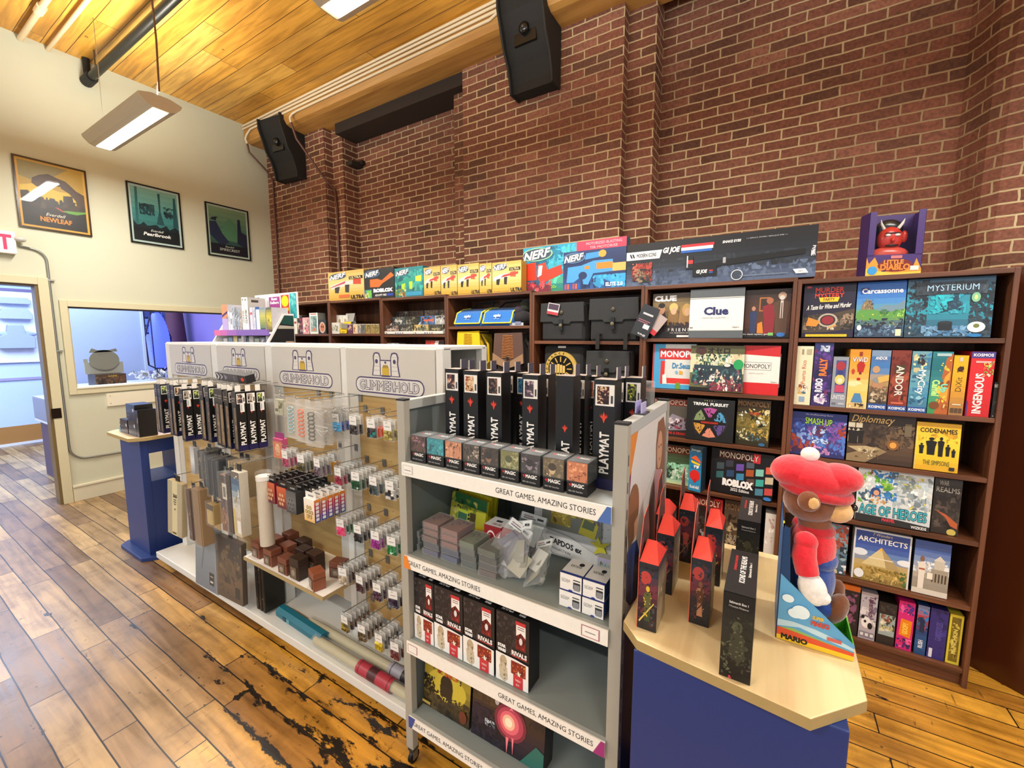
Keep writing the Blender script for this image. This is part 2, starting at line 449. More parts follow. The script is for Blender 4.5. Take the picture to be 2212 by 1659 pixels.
                for p in vs:
                    x = (p[0] - w0/2) * kx; y = (p[1] - h0/2) * k1 + slope * x
                    pts.append(tuple(ctr + Uh * (x*ca - y*sa) + Vh * (x*sa + y*ca) + Nn * p[2]))
                self.add(pts, fs, col)
                if 'fill' in o:      # lighter letters inside a thicker outline
                    v2, f2, _w, _h, mn2 = glyphs(s, o.get('fb', 0.0), o.get('sh', 0.0), o.get('sp', 1.0))
                    lay[0] += step * 4; ctr = O + U * u + V * v + Nn * lay[0]; pts = []
                    for p in v2:
                        x = (p[0] + mn2[0] - mn0[0] - w0/2) * kx; y = (p[1] + mn2[1] - mn0[1] - h0/2) * k1 + slope * x
                        pts.append(tuple(ctr + Uh * (x*ca - y*sa) + Vh * (x*sa + y*ca) + Nn * p[2]))
                    self.add(pts, f2, o['fill'])
        return self
    def build(self, name, mat='print', parent=None, bevel=0, uv=None, loc=None):
        me = bpy.data.meshes.new(name)
        me.from_pydata(self.V, [], self.Fc); me.update()
        a = me.color_attributes.new('Col', 'FLOAT_COLOR', 'CORNER')
        cols = []
        for f, c in zip(self.Fc, self.C): cols.extend([c[0], c[1], c[2], 1.0] * len(f))
        a.data.foreach_set('color', cols)
        me.polygons.foreach_set('use_smooth', self.S)
        me.materials.append(MATS[mat])
        o = bpy.data.objects.new(name, me); COL.objects.link(o)
        if parent: o.parent = parent
        if loc: o.location = loc
        if bevel:
            m = o.modifiers.new('bevel', 'BEVEL'); m.width = bevel; m.segments = 2; m.limit_method = 'ANGLE'; m.angle_limit = 0.6
        return o

def tag(o, label=None, cat=None, group=None, kind=None):
    if label: o['label'] = label
    if cat: o['category'] = cat
    if group: o['group'] = group
    if kind: o['kind'] = kind
    return o
def thing(name, label, cat, loc=(0, 0, 0), rz=0.0, group=None, rot=None):
    o = bpy.data.objects.new(name, None); COL.objects.link(o)
    o.empty_display_size = 0.05
    o.location = loc; o.rotation_euler = rot or (0, 0, rz)
    return tag(o, label, cat, group)
def dup(root, loc, rot=None, label=None, group=None):
    r = root.copy(); COL.objects.link(r); r.location = loc
    if rot is not None: r.rotation_euler = rot
    if label: r['label'] = label
    if group: r['group'] = group
    for ch in list(root.children):
        c = ch.copy(); COL.objects.link(c); c.parent = r
        for g in list(ch.children):
            d = g.copy(); COL.objects.link(d); d.parent = c
    return r
# ================================================================ ROOM SHELL
XO = -6.076           # face of the office wall
ZC = 4.466            # ceiling
XR, YF = 5.0, -3.6    # far right and behind the camera
def struct(mb, name, mat, parent=None, bevel=0):
    o = mb.build(name, mat, parent, bevel)
    if not parent: o['kind'] = 'structure'
    return o
m = MB(); m.box(-10.2, XR, YF, 3.9, -0.1, 0, '#a8651c'); struct(m, 'floor', 'floorboards')
m = MB(); m.box(XO - 0.15, XR, YF, 3.9, ZC, ZC + 0.1, '#c98f3a'); struct(m, 'ceiling', 'ceilingboards')

# brick wall: piers stand proud of the bays in two steps; outline in plan, left to right
plan = [(XO, 3.45), (-4.82, 3.45), (-4.82, 3.562), (-4.62, 3.562), (-4.62, 3.77), (-2.90, 3.77), (-2.88, 3.57), (-2.68, 3.565), (-2.675, 3.45),
        (-1.105, 3.45), (-1.105, 3.56), (-0.888, 3.56), (-0.888, 3.77), (0.90, 3.77), (0.935, 3.70), (0.975, 3.58), (1.03, 3.52), (1.10, 3.50), (2.6, 3.50), (2.6, 3.77), (XR, 3.77)]
def wall_strip(name, plan, z0, z1, mat):
    vs, fs, uvs = [], [], []; u = 0
    for i in range(len(plan) - 1):
        (ax, ay), (bx, by) = plan[i], plan[i + 1]; d = math.hypot(bx - ax, by - ay); n = len(vs)
        vs += [(ax, ay, z0), (bx, by, z0), (bx, by, z1), (ax, ay, z1)]
        fs.append((n, n+1, n+2, n+3)); uvs += [(u, z0), (u + d, z0), (u + d, z1), (u, z1)]; u += d
    back = [(plan[0][0], 4.0), (plan[-1][0], 4.0)]
    n = len(vs); vs += [(back[0][0], 4.0, z0), (back[1][0], 4.0, z0), (back[1][0], 4.0, z1), (back[0][0], 4.0, z1)]
    fs.append((n+1, n, n+3, n+2)); uvs += [(0, 0)] * 4
    me = bpy.data.meshes.new(name); me.from_pydata(vs, [], fs); me.update()
    uv = me.uv_layers.new(name='UVMap')
    for k, (a, b) in enumerate(uvs): uv.data[k].uv = (a, b)
    me.materials.append(MATS[mat]); o = bpy.data.objects.new(name, me); COL.objects.link(o); o['kind'] = 'structure'
    return o
wall_strip('wall_back', plan, 0.0, ZC, 'brick')

# office wall with a doorway and an interior window
WT = 0.13
door = (-0.55, 1.150, 2.20)              # y0, y1, top
win = (1.335, 2.86, 1.177, 2.003)        # y0, y1, z0, z1
m = MB(); cr = '#c3c5ae'
def wl(y0, y1, z0, z1): m.box(XO - WT, XO, y0, y1, z0, z1, cr)
wl(YF, door[0], 0, ZC); wl(door[0], door[1], door[2], ZC); wl(door[1], win[0], 0, ZC)
wl(win[0], win[1], 0, win[2]); wl(win[0], win[1], win[3], ZC); wl(win[1], 3.9, 0, ZC)
struct(m, 'wall_left', 'cream')
# baseboard
m = MB(); m.box(XO, XO + 0.02, 1.225, 3.44, 0, 0.15, '#cfcab0'); m.box(XO, XO + 0.03, 1.225, 3.44, 0.15, 0.172, '#d8d3ba')
struct(m, 'baseboard_left', 'cream', bevel=0.003)
# door casing
m = MB(); cc = '#c9c3a2'
m.box(XO, XO + 0.022, door[1], door[1] + 0.072, 0, door[2] + 0.07, cc); m.box(XO, XO + 0.022, door[0] - 0.07, door[0], 0, door[2] + 0.07, cc)
m.box(XO, XO + 0.022, door[0], door[1], door[2], door[2] + 0.07, cc)
root = struct(m, 'door_1', 'cream', bevel=0.003)
m = MB(); m.box(XO - WT, XO + 0.004, door[1] - 0.022, door[1], 0, door[2], '#6e5a33'); m.box(XO - WT, XO, door[0], door[1], door[2] - 0.02, door[2], '#4a3a20')
m.box(XO - WT, XO, door[0], door[0] + 0.022, 0, door[2], '#6e5a33'); m.build('jamb', 'paintmetal', root)
m = MB(); m.box(XO + 0.022, XO + 0.028, door[1] - 0.015, door[1] + 0.055, 0.89, 0.99, '#2a1d14'); m.build('strike_plate', 'metal', root)
# window casing
m = MB(); y0, y1, z0, z1 = win
m.box(XO, XO + 0.024, y0 - 0.055, y0, z0 - 0.066, z1 + 0.063, cc); m.box(XO, XO + 0.024, y1, y1 + 0.055, z0 - 0.066, z1 + 0.063, cc)
m.box(XO, XO + 0.024, y0, y1, z1, z1 + 0.063, cc); m.box(XO, XO + 0.024, y0, y1, z0 - 0.066, z0, cc)
m.box(XO - WT, XO + 0.032, y0, y1, z0 - 0.012, z0 + 0.006, '#d9d8c6')
root = struct(m, 'window_1', 'cream', bevel=0.003)
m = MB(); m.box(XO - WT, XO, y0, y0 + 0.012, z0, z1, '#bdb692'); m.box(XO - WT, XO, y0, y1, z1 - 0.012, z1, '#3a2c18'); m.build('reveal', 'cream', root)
m = MB(); m.box(XO - 0.07, XO - 0.064, y0, y1, z0, z1, '#ffffff'); m.build('glass', 'pane', root)

# wooden edge beam under the ceiling along the brick wall
m = MB()
m.prism([(3.165, ZC), (3.165, 4.30), (3.20, 4.255), (3.25, 4.238), (3.62, 4.238), (3.62, ZC)], XO + 0.001, XR, '#c08f4a', plane='yz')
struct(m, 'trim_1', 'beamwood')
# dark steel lintel over the left bay
m = MB(); m.box(-4.62, -2.56, 3.47, 3.80, 4.12, 4.238, '#2b211b'); struct(m, 'trim_2', 'matte')

# ---- room behind the doorway and window
XB = -10.1
m = MB(); m.box(XB - 0.1, XB, -3.0, 3.9, 0.30, 4.0, '#bcd0f2'); m.box(XB - 0.1, XB + 0.01, -3.0, 3.9, 0.0, 0.30, '#a8763c')
m.box(XB, XB + 0.03, -3.0, 3.9, 0.0, 0.035, '#dfe3f4'); m.box(XB, XB + 0.02, -3, 3.9, 1.02, 1.06, '#9b93b8')
struct(m, 'wall_far', 'cream')
m = MB(); m.box(XB, XO - WT, 3.5, 3.6, 0, 4.0, '#8d7bb8'); struct(m, 'wall_side', 'cream')
m = MB(); m.box(XB, XO - WT, -3.1, -3.0, 0, 4.0, '#c3cbe6'); struct(m, 'wall_end', 'cream')
m = MB(); m.box(XB - 0.1, XO - WT, -3.1, 3.6, 4.0, 4.05, '#d8dbe8'); struct(m, 'ceiling_annex', 'cream')

# ---- conduit, plates
def arc(c, r, a0, a1, ax, n=8):
    out = []
    for i in range(n + 1):
        a = math.radians(a0 + (a1 - a0) * i / n)
        out.append((c[0], c[1] + r*math.cos(a), c[2] + r*math.sin(a)) if ax == 'yz' else (c[0] + r*math.cos(a), c[1], c[2] + r*math.sin(a)))
    return out
xk = XO + 0.012
t = thing('electrical_conduit', 'thin grey metal conduit bending down the cream wall beside the doorway', 'conduit')
m = MB()
path = [(xk, 1.06, 2.545), (xk, 1.12, 2.535)] + arc((xk, 1.12, 2.425), 0.11, 90, 0, 'yz') + [(xk, 1.232, 1.5), (xk, 1.234, 0.60)] + \
       [(xk, 1.354 + 0.12*math.cos(math.radians(a)), 0.57 + 0.13*math.sin(math.radians(a))) for a in range(180, 271, 11)] + [(xk, 1.7, 0.432), (xk, 2.5, 0.43)]
m.tube(path, 0.0095, '#8f918c', 8); m.build('pipe', 'metal', t)
for (yy, zz) in ((1.232, 2.25), (1.232, 1.56), (1.42, 0.437)):
    m = MB(); m.box(XO + 0.001, XO + 0.024, yy - 0.013, yy + 0.035, zz - 0.007, zz + 0.007, '#a5a69f'); m.build('strap', 'metal', t)
m = MB(); m.box(0, 0.018, 0, 0.42, 0, 0.14, '#dedac4')
for yy, zz in ((0.03, 0.03), (0.03, 0.11)): m.ell(0.019, yy, zz, 0.003, 0.004, 0.004, '#55504a', 8, 6)
tag(m.build('wall_plate', 'cream', loc=(XO, 1.555, 0.955), bevel=0.002), 'blank cream rectangular board screwed to the wall under the window', 'wall board')
# ---- exit sign
t = thing('exit_sign', 'white exit sign with red letters above the doorway, cut by the left edge', 'sign', (XO, 0.80, 2.46))
m = MB(); m.box(0, 0.07, -0.10, 0.235, 0, 0.20, '#e8e8df'); m.build('housing', 'gloss', t, 0.006)
m = MB(); m.art((0.0705, -0.085, 0.015), (0, 0.30, 0), (0, 0, 0.17), [('t', 'EXIT', 0.52, 0.5, 0.80, '#ff1a3c', {'b': 0.035, 'w': 0.92})]); m.build('letters', 'exit_glow', t)
m = MB(); m.ell(0.06, 0.262, 0.14, 0.035, 0.042, 0.026, '#b9bbb6'); m.build('lamp_head', 'gloss', t)
# ---- pipes at the ceiling
for i, (yy, zz, rr) in enumerate(((1.225, 4.425, 0.022), (1.40, 4.425, 0.016))):
    m = MB(); m.tube([(XO + 0.01, yy, zz), (XR, yy, zz)], rr, '#d8c29a', 10)
    if i == 0: m.tube([(-5.45, yy, zz), (-5.33, yy, zz)], 0.033, '#dcc8a4', 10)
    tag(m.build('ceiling_pipe', 'paintmetal'), ['cream painted ceiling pipe with a collar, nearest the left edge', 'thin plain cream ceiling pipe, second from the left edge'][i], 'pipe')
t = thing('sprinkler_pipe', 'thick black steel pipe hanging under the wooden ceiling by the pendant lamp', 'pipe')
m = MB(); m.tube([(XO + 0.16, 1.655, 4.26), (XR, 1.655, 4.26)], 0.036, '#34332f', 14); m.build('pipe', 'metal', t)
m = MB(); m.tube([(XO + 0.02, 1.655, 4.26), (XO + 0.17, 1.655, 4.26)], 0.052, '#191817', 14); m.tube([(XO + 0.06, 1.655, 4.26), (XO + 0.06, 1.655, ZC)], 0.03, '#191817', 10); m.build('coupling', 'matte', t)
m = MB(); m.tube([(XO + 0.30, 1.655, 4.22), (XO + 0.30, 1.655, ZC)], 0.006, '#5a5750', 6); m.build('hanger_rod', 'metal', t)
# four cream conduits clipped along the beam
tones = '#dccdae'
for i, zz in enumerate((4.435, 4.398, 4.357, 4.312)):
    m = MB(); rr = 0.0125; yy = 3.15
    if i < 2:
        m.tube([(XO + 0.02, yy, zz), (-1.9, yy, zz), (XR, yy, zz)], rr, tones, 8)
        lab = ['topmost of the four cream conduits along the edge beam', 'second cream conduit from the top along the edge beam'][i]
    elif i == 2:
        m.tube([(XO + 0.10, 3.15, 4.20), (XO + 0.10, 3.13, 4.25), (XO + 0.13, 3.135, 4.30), (XO + 0.2, 3.15, zz), (-1.97, yy, zz), (-1.9, yy, zz + 0.02), (XR, yy, zz + 0.02)], rr, tones, 8)
        lab = 'third cream conduit of the edge beam, turning down at the office wall'
    else:
        m.tube([(-4.98, 3.14, 4.21), (-4.98, 3.13, 4.26), (-4.95, 3.14, 4.295), (-4.88, 3.15, zz), (-2.15, yy, zz), (-1.98, yy, zz + 0.06), (XR, yy, zz + 0.06)], rr, tones, 8)
        lab = 'lowest cream conduit of the edge beam, bent down at the left brick pier'
    tag(m.build('beam_conduit', 'paintmetal'), lab, 'conduit')
br = '#5b3527'
m = MB(); m.tube([(XO + 0.10, 3.15, 4.20), (XO + 0.10, 3.17, 4.10), (XO + 0.14, 3.36, 3.92), (XO + 0.16, 3.425, 3.82), (XO + 0.17, 3.425, 1.9)], 0.0125, br, 8)
tag(m.build('wall_conduit', 'paintmetal'), 'brown conduit running down the brick in the left corner', 'conduit')
m = MB(); m.tube([(-4.98, 3.14, 4.21), (-4.98, 3.20, 4.05), (-4.86, 3.42, 3.70), (-4.76, 3.535, 3.52), (-4.74, 3.54, 3.3), (-4.74, 3.54, 1.9)], 0.0135, br, 8)
tag(m.build('wall_conduit', 'paintmetal'), 'brown conduit slanting over the stepped edge of the left brick pier', 'conduit')
m = MB(); m.box(-4.60, -4.46, 3.72, 3.77, 3.83, 3.88, '#241c17'); m.box(-4.58, -4.50, 3.60, 3.76, 3.80, 3.85, '#2b231d')
tag(m.build('steel_bracket', 'matte'), 'short dark steel stub sticking out of the left brick bay', 'bracket')

# ================================================================ PENDANT LAMPS
def lamp_proto():
    t = thing('pendant_lamp', 'x', 'lamp', (0, 0, LAMP_Z), group=None)
    # shallow curved hood, open band below
    hl = 0.63; sec = [(-0.050, 0.0), (-0.088, 0.012), (-0.128, 0.052), (-0.135, 0.075), (-0.06, 0.098), (0.06, 0.098), (0.135, 0.075), (0.128, 0.052), (0.088, 0.012), (0.050, 0.0)]
    m = MB(); n = len(sec)
    vs = [(-hl, a, b) for a, b in sec] + [(hl, a, b) for a, b in sec]
    fs = [(i, i + 1, i + 1 + n, i + n) for i in range(n - 1)]
    m.add(vs, fs, '#b9ad95'); m.build('hood', 'paintmetal', t)
    for s in (-1, 1):
        m = MB(); m.prism([(a, b) for a, b in sec], s*hl, s*(hl + 0.008), '#c3b69c', plane='yz')
        m.build('end_cap', 'paintmetal', t)
    m = MB(); m.box(-hl + 0.02, hl - 0.02, -0.048, 0.048, -0.002, 0.002, '#ffffff'); m.build('diffuser', 'lamp_glow', t)
    m = MB(); m.tube([(hl - 0.05, 0, 0.095), (hl - 0.03, 0, 0.17), (hl - 0.01, 0.0, 0.21)], 0.004, '#e0ddd4', 6)
    m.tube([(hl - 0.01, 0, 0.13), (hl - 0.01, 0.01, 0.5), (hl - 0.04, 0.015, 0.8), (hl - 0.01, 0, ZC - LAMP_Z)], 0.007, '#6b4a2c', 6)
    m.build('cable', 'matte', t)
    m = MB(); m.tube([(-hl + 0.08, 0, 0.095), (-hl + 0.08, 0, ZC - LAMP_Z)], 0.0025, '#8a8578', 6); m.build('wire', 'metal', t)
    return t
lp = lamp_proto(); lp.location = (LAMPS[0][0], LAMPS[0][1], LAMP_Z)
lp['label'] = 'long pendant lamp with a curved beige hood hanging before the cream wall'
for i, (x, y) in enumerate(LAMPS):
    o = lp if i == 0 else dup(lp, (x, y, LAMP_Z), label=['', 'pendant lamp cut by the top edge of the picture', 'pendant lamp over the right aisle', 'pendant lamp behind the viewer, left', 'pendant lamp behind the viewer, middle', 'pendant lamp behind the viewer, right'][i])
    a = area_light('lamp_down', (x, y, LAMP_Z - 0.012), (0, 0, 0), 1.2, 0.10, 48, (1.0, 0.965, 0.90))
    b = area_light('lamp_up', (x, y, LAMP_Z + 0.11), (math.pi, 0, 0), 1.2, 0.22, 38, (1.0, 0.955, 0.87))

# ================================================================ LOUDSPEAKERS on the brick wall
def speaker(x, y, z, label, rz):
    # tall wedge cabinet; side cheeks curve in, the front is recessed between them
    t = thing('loudspeaker', label, 'speaker', (x, y, z), rz)
    prof = [(0.0, 0.0), (0.0, 0.66), (-0.10, 0.70), (-0.36, 0.66), (-0.355, 0.55), (-0.31, 0.43), (-0.27, 0.31), (-0.20, 0.20), (-0.16, 0.08), (-0.15, 0.0)]
    for s in (-1, 1):
        m = MB(); m.prism(prof, s*0.205, s*0.187, '#1d1c1b', plane='yz'); m.build('side_panel', 'matte', t, 0.003)
    pin = [(0.0, 0.01), (0.0, 0.65), (-0.10, 0.69), (-0.335, 0.65), (-0.305, 0.53), (-0.255, 0.42), (-0.22, 0.30), (-0.155, 0.20), (-0.125, 0.08), (-0.12, 0.01)]
    m = MB(); m.prism(pin, -0.186, 0.186, '#141414', plane='yz'); m.build('cabinet', 'matte', t)
    m = MB(); m.box(-0.10, 0.10, -0.245, -0.20, 0.30, 0.48, '#1b1b1b'); m.ell(0, -0.262, 0.40, 0.045, 0.03, 0.045, '#0c0c0c'); m.ell(0, -0.285, 0.40, 0.015, 0.01, 0.015, '#3c3a38')
    m.build('driver', 'gloss', t)
    return t
speaker(-5.40, 3.44, 3.70, 'small black wedge loudspeaker high in the left corner', 0.12)
speaker(-1.84, 3.44, 3.76, 'large black wedge loudspeaker high on the middle brick pier', 0.0)

# ================================================================ FRAMED POSTERS on the office wall
def poster(y0, y1, z0, z1, frame, ops, label):
    t = thing('framed_poster', label, 'poster', (XO, (y0 + y1) / 2, z0))
    w, h = y1 - y0, z1 - z0; f = 0.014; a, b = -w/2, w/2
    m = MB()
    for q in ((a, a + f, 0, h), (b - f, b, 0, h), (a + f, b - f, 0, f), (a + f, b - f, h - f, h)): m.box(0, 0.022, q[0], q[1], q[2], q[3], frame)
    m.build('frame', 'gloss', t)
    m = MB(); m.box(0.0, 0.012, a + f, b - f, f, h - f, '#202020')
    m.art((0.012, a + f, f), (0, w - 2*f, 0), (0, 0, h - 2*f), ops, seed=3); m.build('print', 'print', t)
    m = MB(); m.box(0.018, 0.020, a + f, b - f, f, h - f, '#ffffff'); m.build('glazing', 'pane', t)
hills = lambda c, base, amp, n, sd: ('p', [(0.05, 0.05)] + [(0.05 + 0.9*i/n, base + amp*math.sin(i*1.9 + sd) + amp*0.5*math.sin(i*3.7 + sd)) for i in range(n + 1)] + [(0.95, 0.05)], c)
poster(1.079, 1.577, 2.727, 3.376, '#3a2814', [('r', 0, 0, 1, 1, '#d9a53c'), ('r', .035, .03, .965, .97, '#b9972e'), ('p', [(.035, .97), (.75, .97), (.5, .80), (.2, .70), (.035, .74)], '#8f8452'), ('p', [(.035, .60), (.25, .66), (.6, .60), (.965, .64), (.965, .45), (.035, .45)], '#d8b52c'),
    ('p', [(.20, .66), (.22, .74), (.32, .80), (.45, .84), (.60, .80), (.68, .72), (.60, .68), (.48, .69), (.40, .62), (.28, .61)], '#4a3018'), ('p', [(.60, .80), (.70, .78), (.85, .66), (.965, .62), (.965, .30), (.84, .28), (.83, .50), (.74, .60), (.62, .66)], '#4a3420'), ('p', [(.62, .30), (.64, .55), (.78, .57), (.80, .30)], '#2e2118'),
    ('p', [(.035, .30), (.035, .52), (.14, .54), (.20, .47), (.30, .50), (.36, .44), (.46, .46), (.52, .40), (.64, .42), (.75, .38), (.965, .42), (.965, .30)], '#2c2219'), ('r', .035, .03, .965, .33, '#1c1815'), ('b', 14, ['#2c2219', '#1c1815', '#3a2c1c'], .05, .30, .95, .48, .10), ('p', [(.60, .315), (.70, .29), (.82, .285), (.965, .33), (.965, .355), (.8, .335), (.70, .33)], '#5f9c34'), ('p', [(.50, .35), (.54, .35), (.62, .31), (.66, .30), (.60, .30)], '#b8502c'),
    ('t', 'Everdell', .50, .225, .045, '#e6dfc8', {'sh': .4, 'b': 0}), ('t', 'NEWLEAF', .50, .145, .072, '#e08a1e', {'w': .46, 'b': .03})], 'large golden framed poster with a dark tree canopy, leftmost on the cream wall')
poster(1.890, 2.380, 2.737, 3.382, '#101614', [('r', 0, 0, 1, 1, '#b9cfc8'), ('r', .05, .04, .95, .96, '#5f9c94'), ('g', '#103238', '#3f8a88', '#7fb3a4'), ('r', 0, 0, .04, 1, '#b9cfc8'), ('r', .96, 0, 1, 1, '#b9cfc8'), ('r', 0, 0, 1, .035, '#b9cfc8'), ('r', 0, .965, 1, 1, '#b9cfc8'),
    ('p', [(.12, .96), (.17, .96), (.15, .3), (.1, .3)], '#2c6668'), ('p', [(.56, .92), (.61, .92), (.6, .6), (.66, .36), (.5, .36), (.57, .6)], '#1f4f55'), ('p', [(.88, .9), (.92, .9), (.95, .35), (.84, .35)], '#215258'),
    ('b', 26, ['#10262c', '#173a40', '#1d464c'], .18, .5, .48, .7, .07), ('b', 14, ['#14323a', '#1d464c'], .66, .5, .86, .7, .06), hills('#0f2228', .33, .03, 14, 2), ('r', .04, .035, .96, .26, '#0b171b'),
    ('t', 'Everdell', .5, .235, .04, '#e9efe9', {'sh': .4, 'b': 0}), ('t', 'Pearlbrook', .5, .165, .06, '#f2f4ee', {'w': .56, 'b': .03, 'sh': .2})], 'teal framed poster with tall dark trees, middle of the three')
poster(2.640, 3.146, 2.718, 3.363, '#0e1216', [('r', 0, 0, 1, 1, '#b3c7b4'), ('g', '#16273a', '#3b6a58', '#7d9c78'), ('r', 0, 0, .04, 1, '#b3c7b4'), ('r', .96, 0, 1, 1, '#b3c7b4'), ('r', 0, 0, 1, .035, '#b3c7b4'), ('r', 0, .965, 1, 1, '#b3c7b4'),
    ('p', [(.2, .35), (.45, .72), (.55, .78), (.68, .68), (.96, .4), (.96, .3)], '#4d7f5e'), ('p', [(.04, .4), (.04, .66), (.2, .68), (.34, .45), (.5, .3), (.3, .2)], '#1d2b46'), ('p', [(.7, .3), (.74, .8), (.8, .8), (.82, .55), (.96, .5), (.96, .2)], '#18233c'),
    ('p', [(.07, .70), (.2, .69), (.22, .745), (.27, .76), (.2, .77), (.1, .74)], '#141c2c'), ('r', .04, .035, .96, .24, '#0f1624'), ('t', 'Everdell', .5, .2, .035, '#c9d4c6', {'sh': .4, 'b': 0}), ('t', 'SPIRECREST', .5, .135, .05, '#c9d4c6', {'w': .5, 'b': .0})], 'green and navy framed mountain poster, rightmost of the three')
# ================================================================ BOOKCASES along the brick wall
YC = 2.758; CD = 0.34
def board(mb, *a): mb.box(*a, '#ffffff')
def bookcase(x0, x1, ztop, shelves, label, group='dark walnut bookcases along the brick wall'):
    t = thing('bookcase', label, 'bookcase', ((x0 + x1) / 2, YC, 0), group=group)
    w = (x1 - x0) / 2 - 0.001; T = 0.019
    def p(name, a, mat='walnut'):
        m = MB(); m.box(*a, '#4a2b1a'); return m.build(name, mat, t, 0.0012)
    p('side_panel', (-w, -w + T, 0, CD, 0, ztop), 'walnut_upright'); p('side_panel', (w - T, w, 0, CD, 0, ztop), 'walnut_upright')
    p('top_panel', (-w + T, w - T, 0.0, CD, ztop - 0.022, ztop))
    p('back_panel', (-w + T, w - T, CD - 0.008, CD, 0.05, ztop - 0.022), 'walnut_upright')
    p('kickboard', (-w + T, w - T, 0.02, 0.035, 0, 0.075))
    for z in shelves: p('shelf', (-w + T, w - T, 0.004, CD - 0.008, z - 0.022, z))
    return t
low = [1.36, 1.05, 0.74, 0.41, 0.095]
bookcase(-4.62, -3.895, 2.07, [1.733] + low, 'walnut bookcase at the far left end, beside the best sellers rack')
bookcase(-3.895, -3.12, 2.065, [1.733] + low, 'walnut bookcase with the yellow opened counter box on its upper shelf')
bookcase(-3.12, -2.335, 2.055, [1.722] + low, 'walnut bookcase holding white trays of small card game boxes')
bookcase(-2.335, -1.52, 2.040, [1.787, 1.40] + low[1:], 'walnut bookcase holding the blue card cases and the yellow flap bag')
bookcase(-1.52, -0.708, 2.026, [1.674, 1.345] + low[1:], 'walnut bookcase holding the black satchels')
bookcase(-0.708, 0.098, 2.020, [1.694, 1.374, 1.070, 0.758, 0.43, 0.095], 'walnut bookcase under the long black box, with detective and property games')
bookcase(0.098, 0.905, 2.005, [1.697, 1.335, 1.052, 0.741, 0.416, 0.092], 'rightmost walnut bookcase with spine-out games on its second shelf')
# dark brown panelled unit set at an angle past the last bookcase
t = thing('brown_partition', 'dark reddish brown panel standing at an angle right of the bookcases', 'partition', (0.94, 3.0, 0), -0.70)
m = MB(); m.box(0, 1.6, 0, 0.03, 0, 2.03, '#4a2210'); m.build('panel', 'gloss', t, 0.002)
m = MB(); m.box(0.17, 0.46, -0.012, -0.001, 1.03, 1.28, '#6f6470'); m.art((0.17, -0.0122, 1.03), (0.29, 0, 0), (0, 0, 0.25), [('b', 20, ['#8b7c84', '#584c58', '#a59aa0', '#3f3540'], 0, 0, 1, 1, .16)]); m.build('leaflet', 'print', t)

# ---------------------------------------------------------------- boxes
_c7, _c6 = (.1185, .8845), (-.6875, .0775)
CLEAR = {1.697: (.286, *_c7), 1.335: (.340, *_c7), 1.052: (.261, *_c7), .741: (.289, *_c7), .416: (.303, *_c7), .092: (.302, *_c7), 1.694: (.304, *_c6), 1.374: (.298, *_c6), 1.07: (.282, *_c6), .758: (.290, *_c6), .43: (.306, *_c6)}
def carton(name, label, cat, x0, x1, z0, h, Y, d, ops, side='#222222', top=None, rside=None, group=None, tilt=0.0, rz=0.0, rops=None, mat='print', seed=1, tops=None, lops=None):
    """printed box: origin at the middle of its lower front edge"""
    if Y > 2.7 and round(z0, 3) in CLEAR:
        lim, a, b = CLEAR[round(z0, 3)]
        h = min(h, lim - d*math.sin(max(tilt, 0)) - .004); x0, x1 = max(x0, a), min(x1, b)
    w = x1 - x0; m = MB()
    m.box(-w/2, w/2, 0, d, 0, h, side, right=rside or side, top=top or side)
    m.art((-w/2, 0, 0), (w, 0, 0), (0, 0, h), ops, seed=seed)
    if rops: m.art((w/2, 0, 0), (0, d, 0), (0, 0, h), rops, seed=seed)
    if tops: m.art((-w/2, 0, h), (w, 0, 0), (0, d, 0), tops, seed=seed)
    if lops: m.art((-w/2, d, 0), (0, -d, 0), (0, 0, h), lops, seed=seed)
    o = m.build(name, mat, loc=((x0 + x1) / 2, Y, z0 + 0.0008 + d * math.sin(max(tilt, 0))), bevel=0)
    o.rotation_euler = (-tilt, 0, rz)
    return tag(o, label, cat, group)
def px(l, r, yb, yt, Y, z):
    """left, right, bottom row, top row on the upright plane y=Y -> x0, x1, z, height"""
    a, b = hit(l, yb, 1, Y), hit(r, yb, 1, Y)
    return a.x, b.x, z, hit((l + r) / 2, yt, 1, Y).z - z
def shelf_box(l, r, yb, yt, Y, z, d, ops, label, cat='board game', name='board_game', **kw):
    x0, x1, z0, h = px(l, r, yb, yt, Y, z)
    return carton(name, label, cat, x0 + 0.0007, x1 - 0.0007, z0, h, Y, d, ops, **kw)
T = lambda s, u, v, h, c, **k: ('t', s, u, v, h, c, k)
R_ = lambda a, b, c, d, col: ('r', a, b, c, d, col)
E_ = lambda u, v, a, b, col: ('e', u, v, a, b, col)
B_ = lambda n, cols, u0, v0, u1, v1, s: ('b', n, cols, u0, v0, u1, v1, s)
G_ = lambda *c: ('g',) + c
def person_fig(u, v, h, suit, head, k=1.0):
    """small standing printed figure"""
    w = h * .16 * k
    return [('p', [(u - w, v), (u - w*1.1, v + h*.45), (u - w*1.5, v + h*.78), (u, v + h*.85), (u + w*1.5, v + h*.78), (u + w*1.1, v + h*.45), (u + w, v)], suit), E_(u, v + h*.93, w*.72, h*.085, head)]

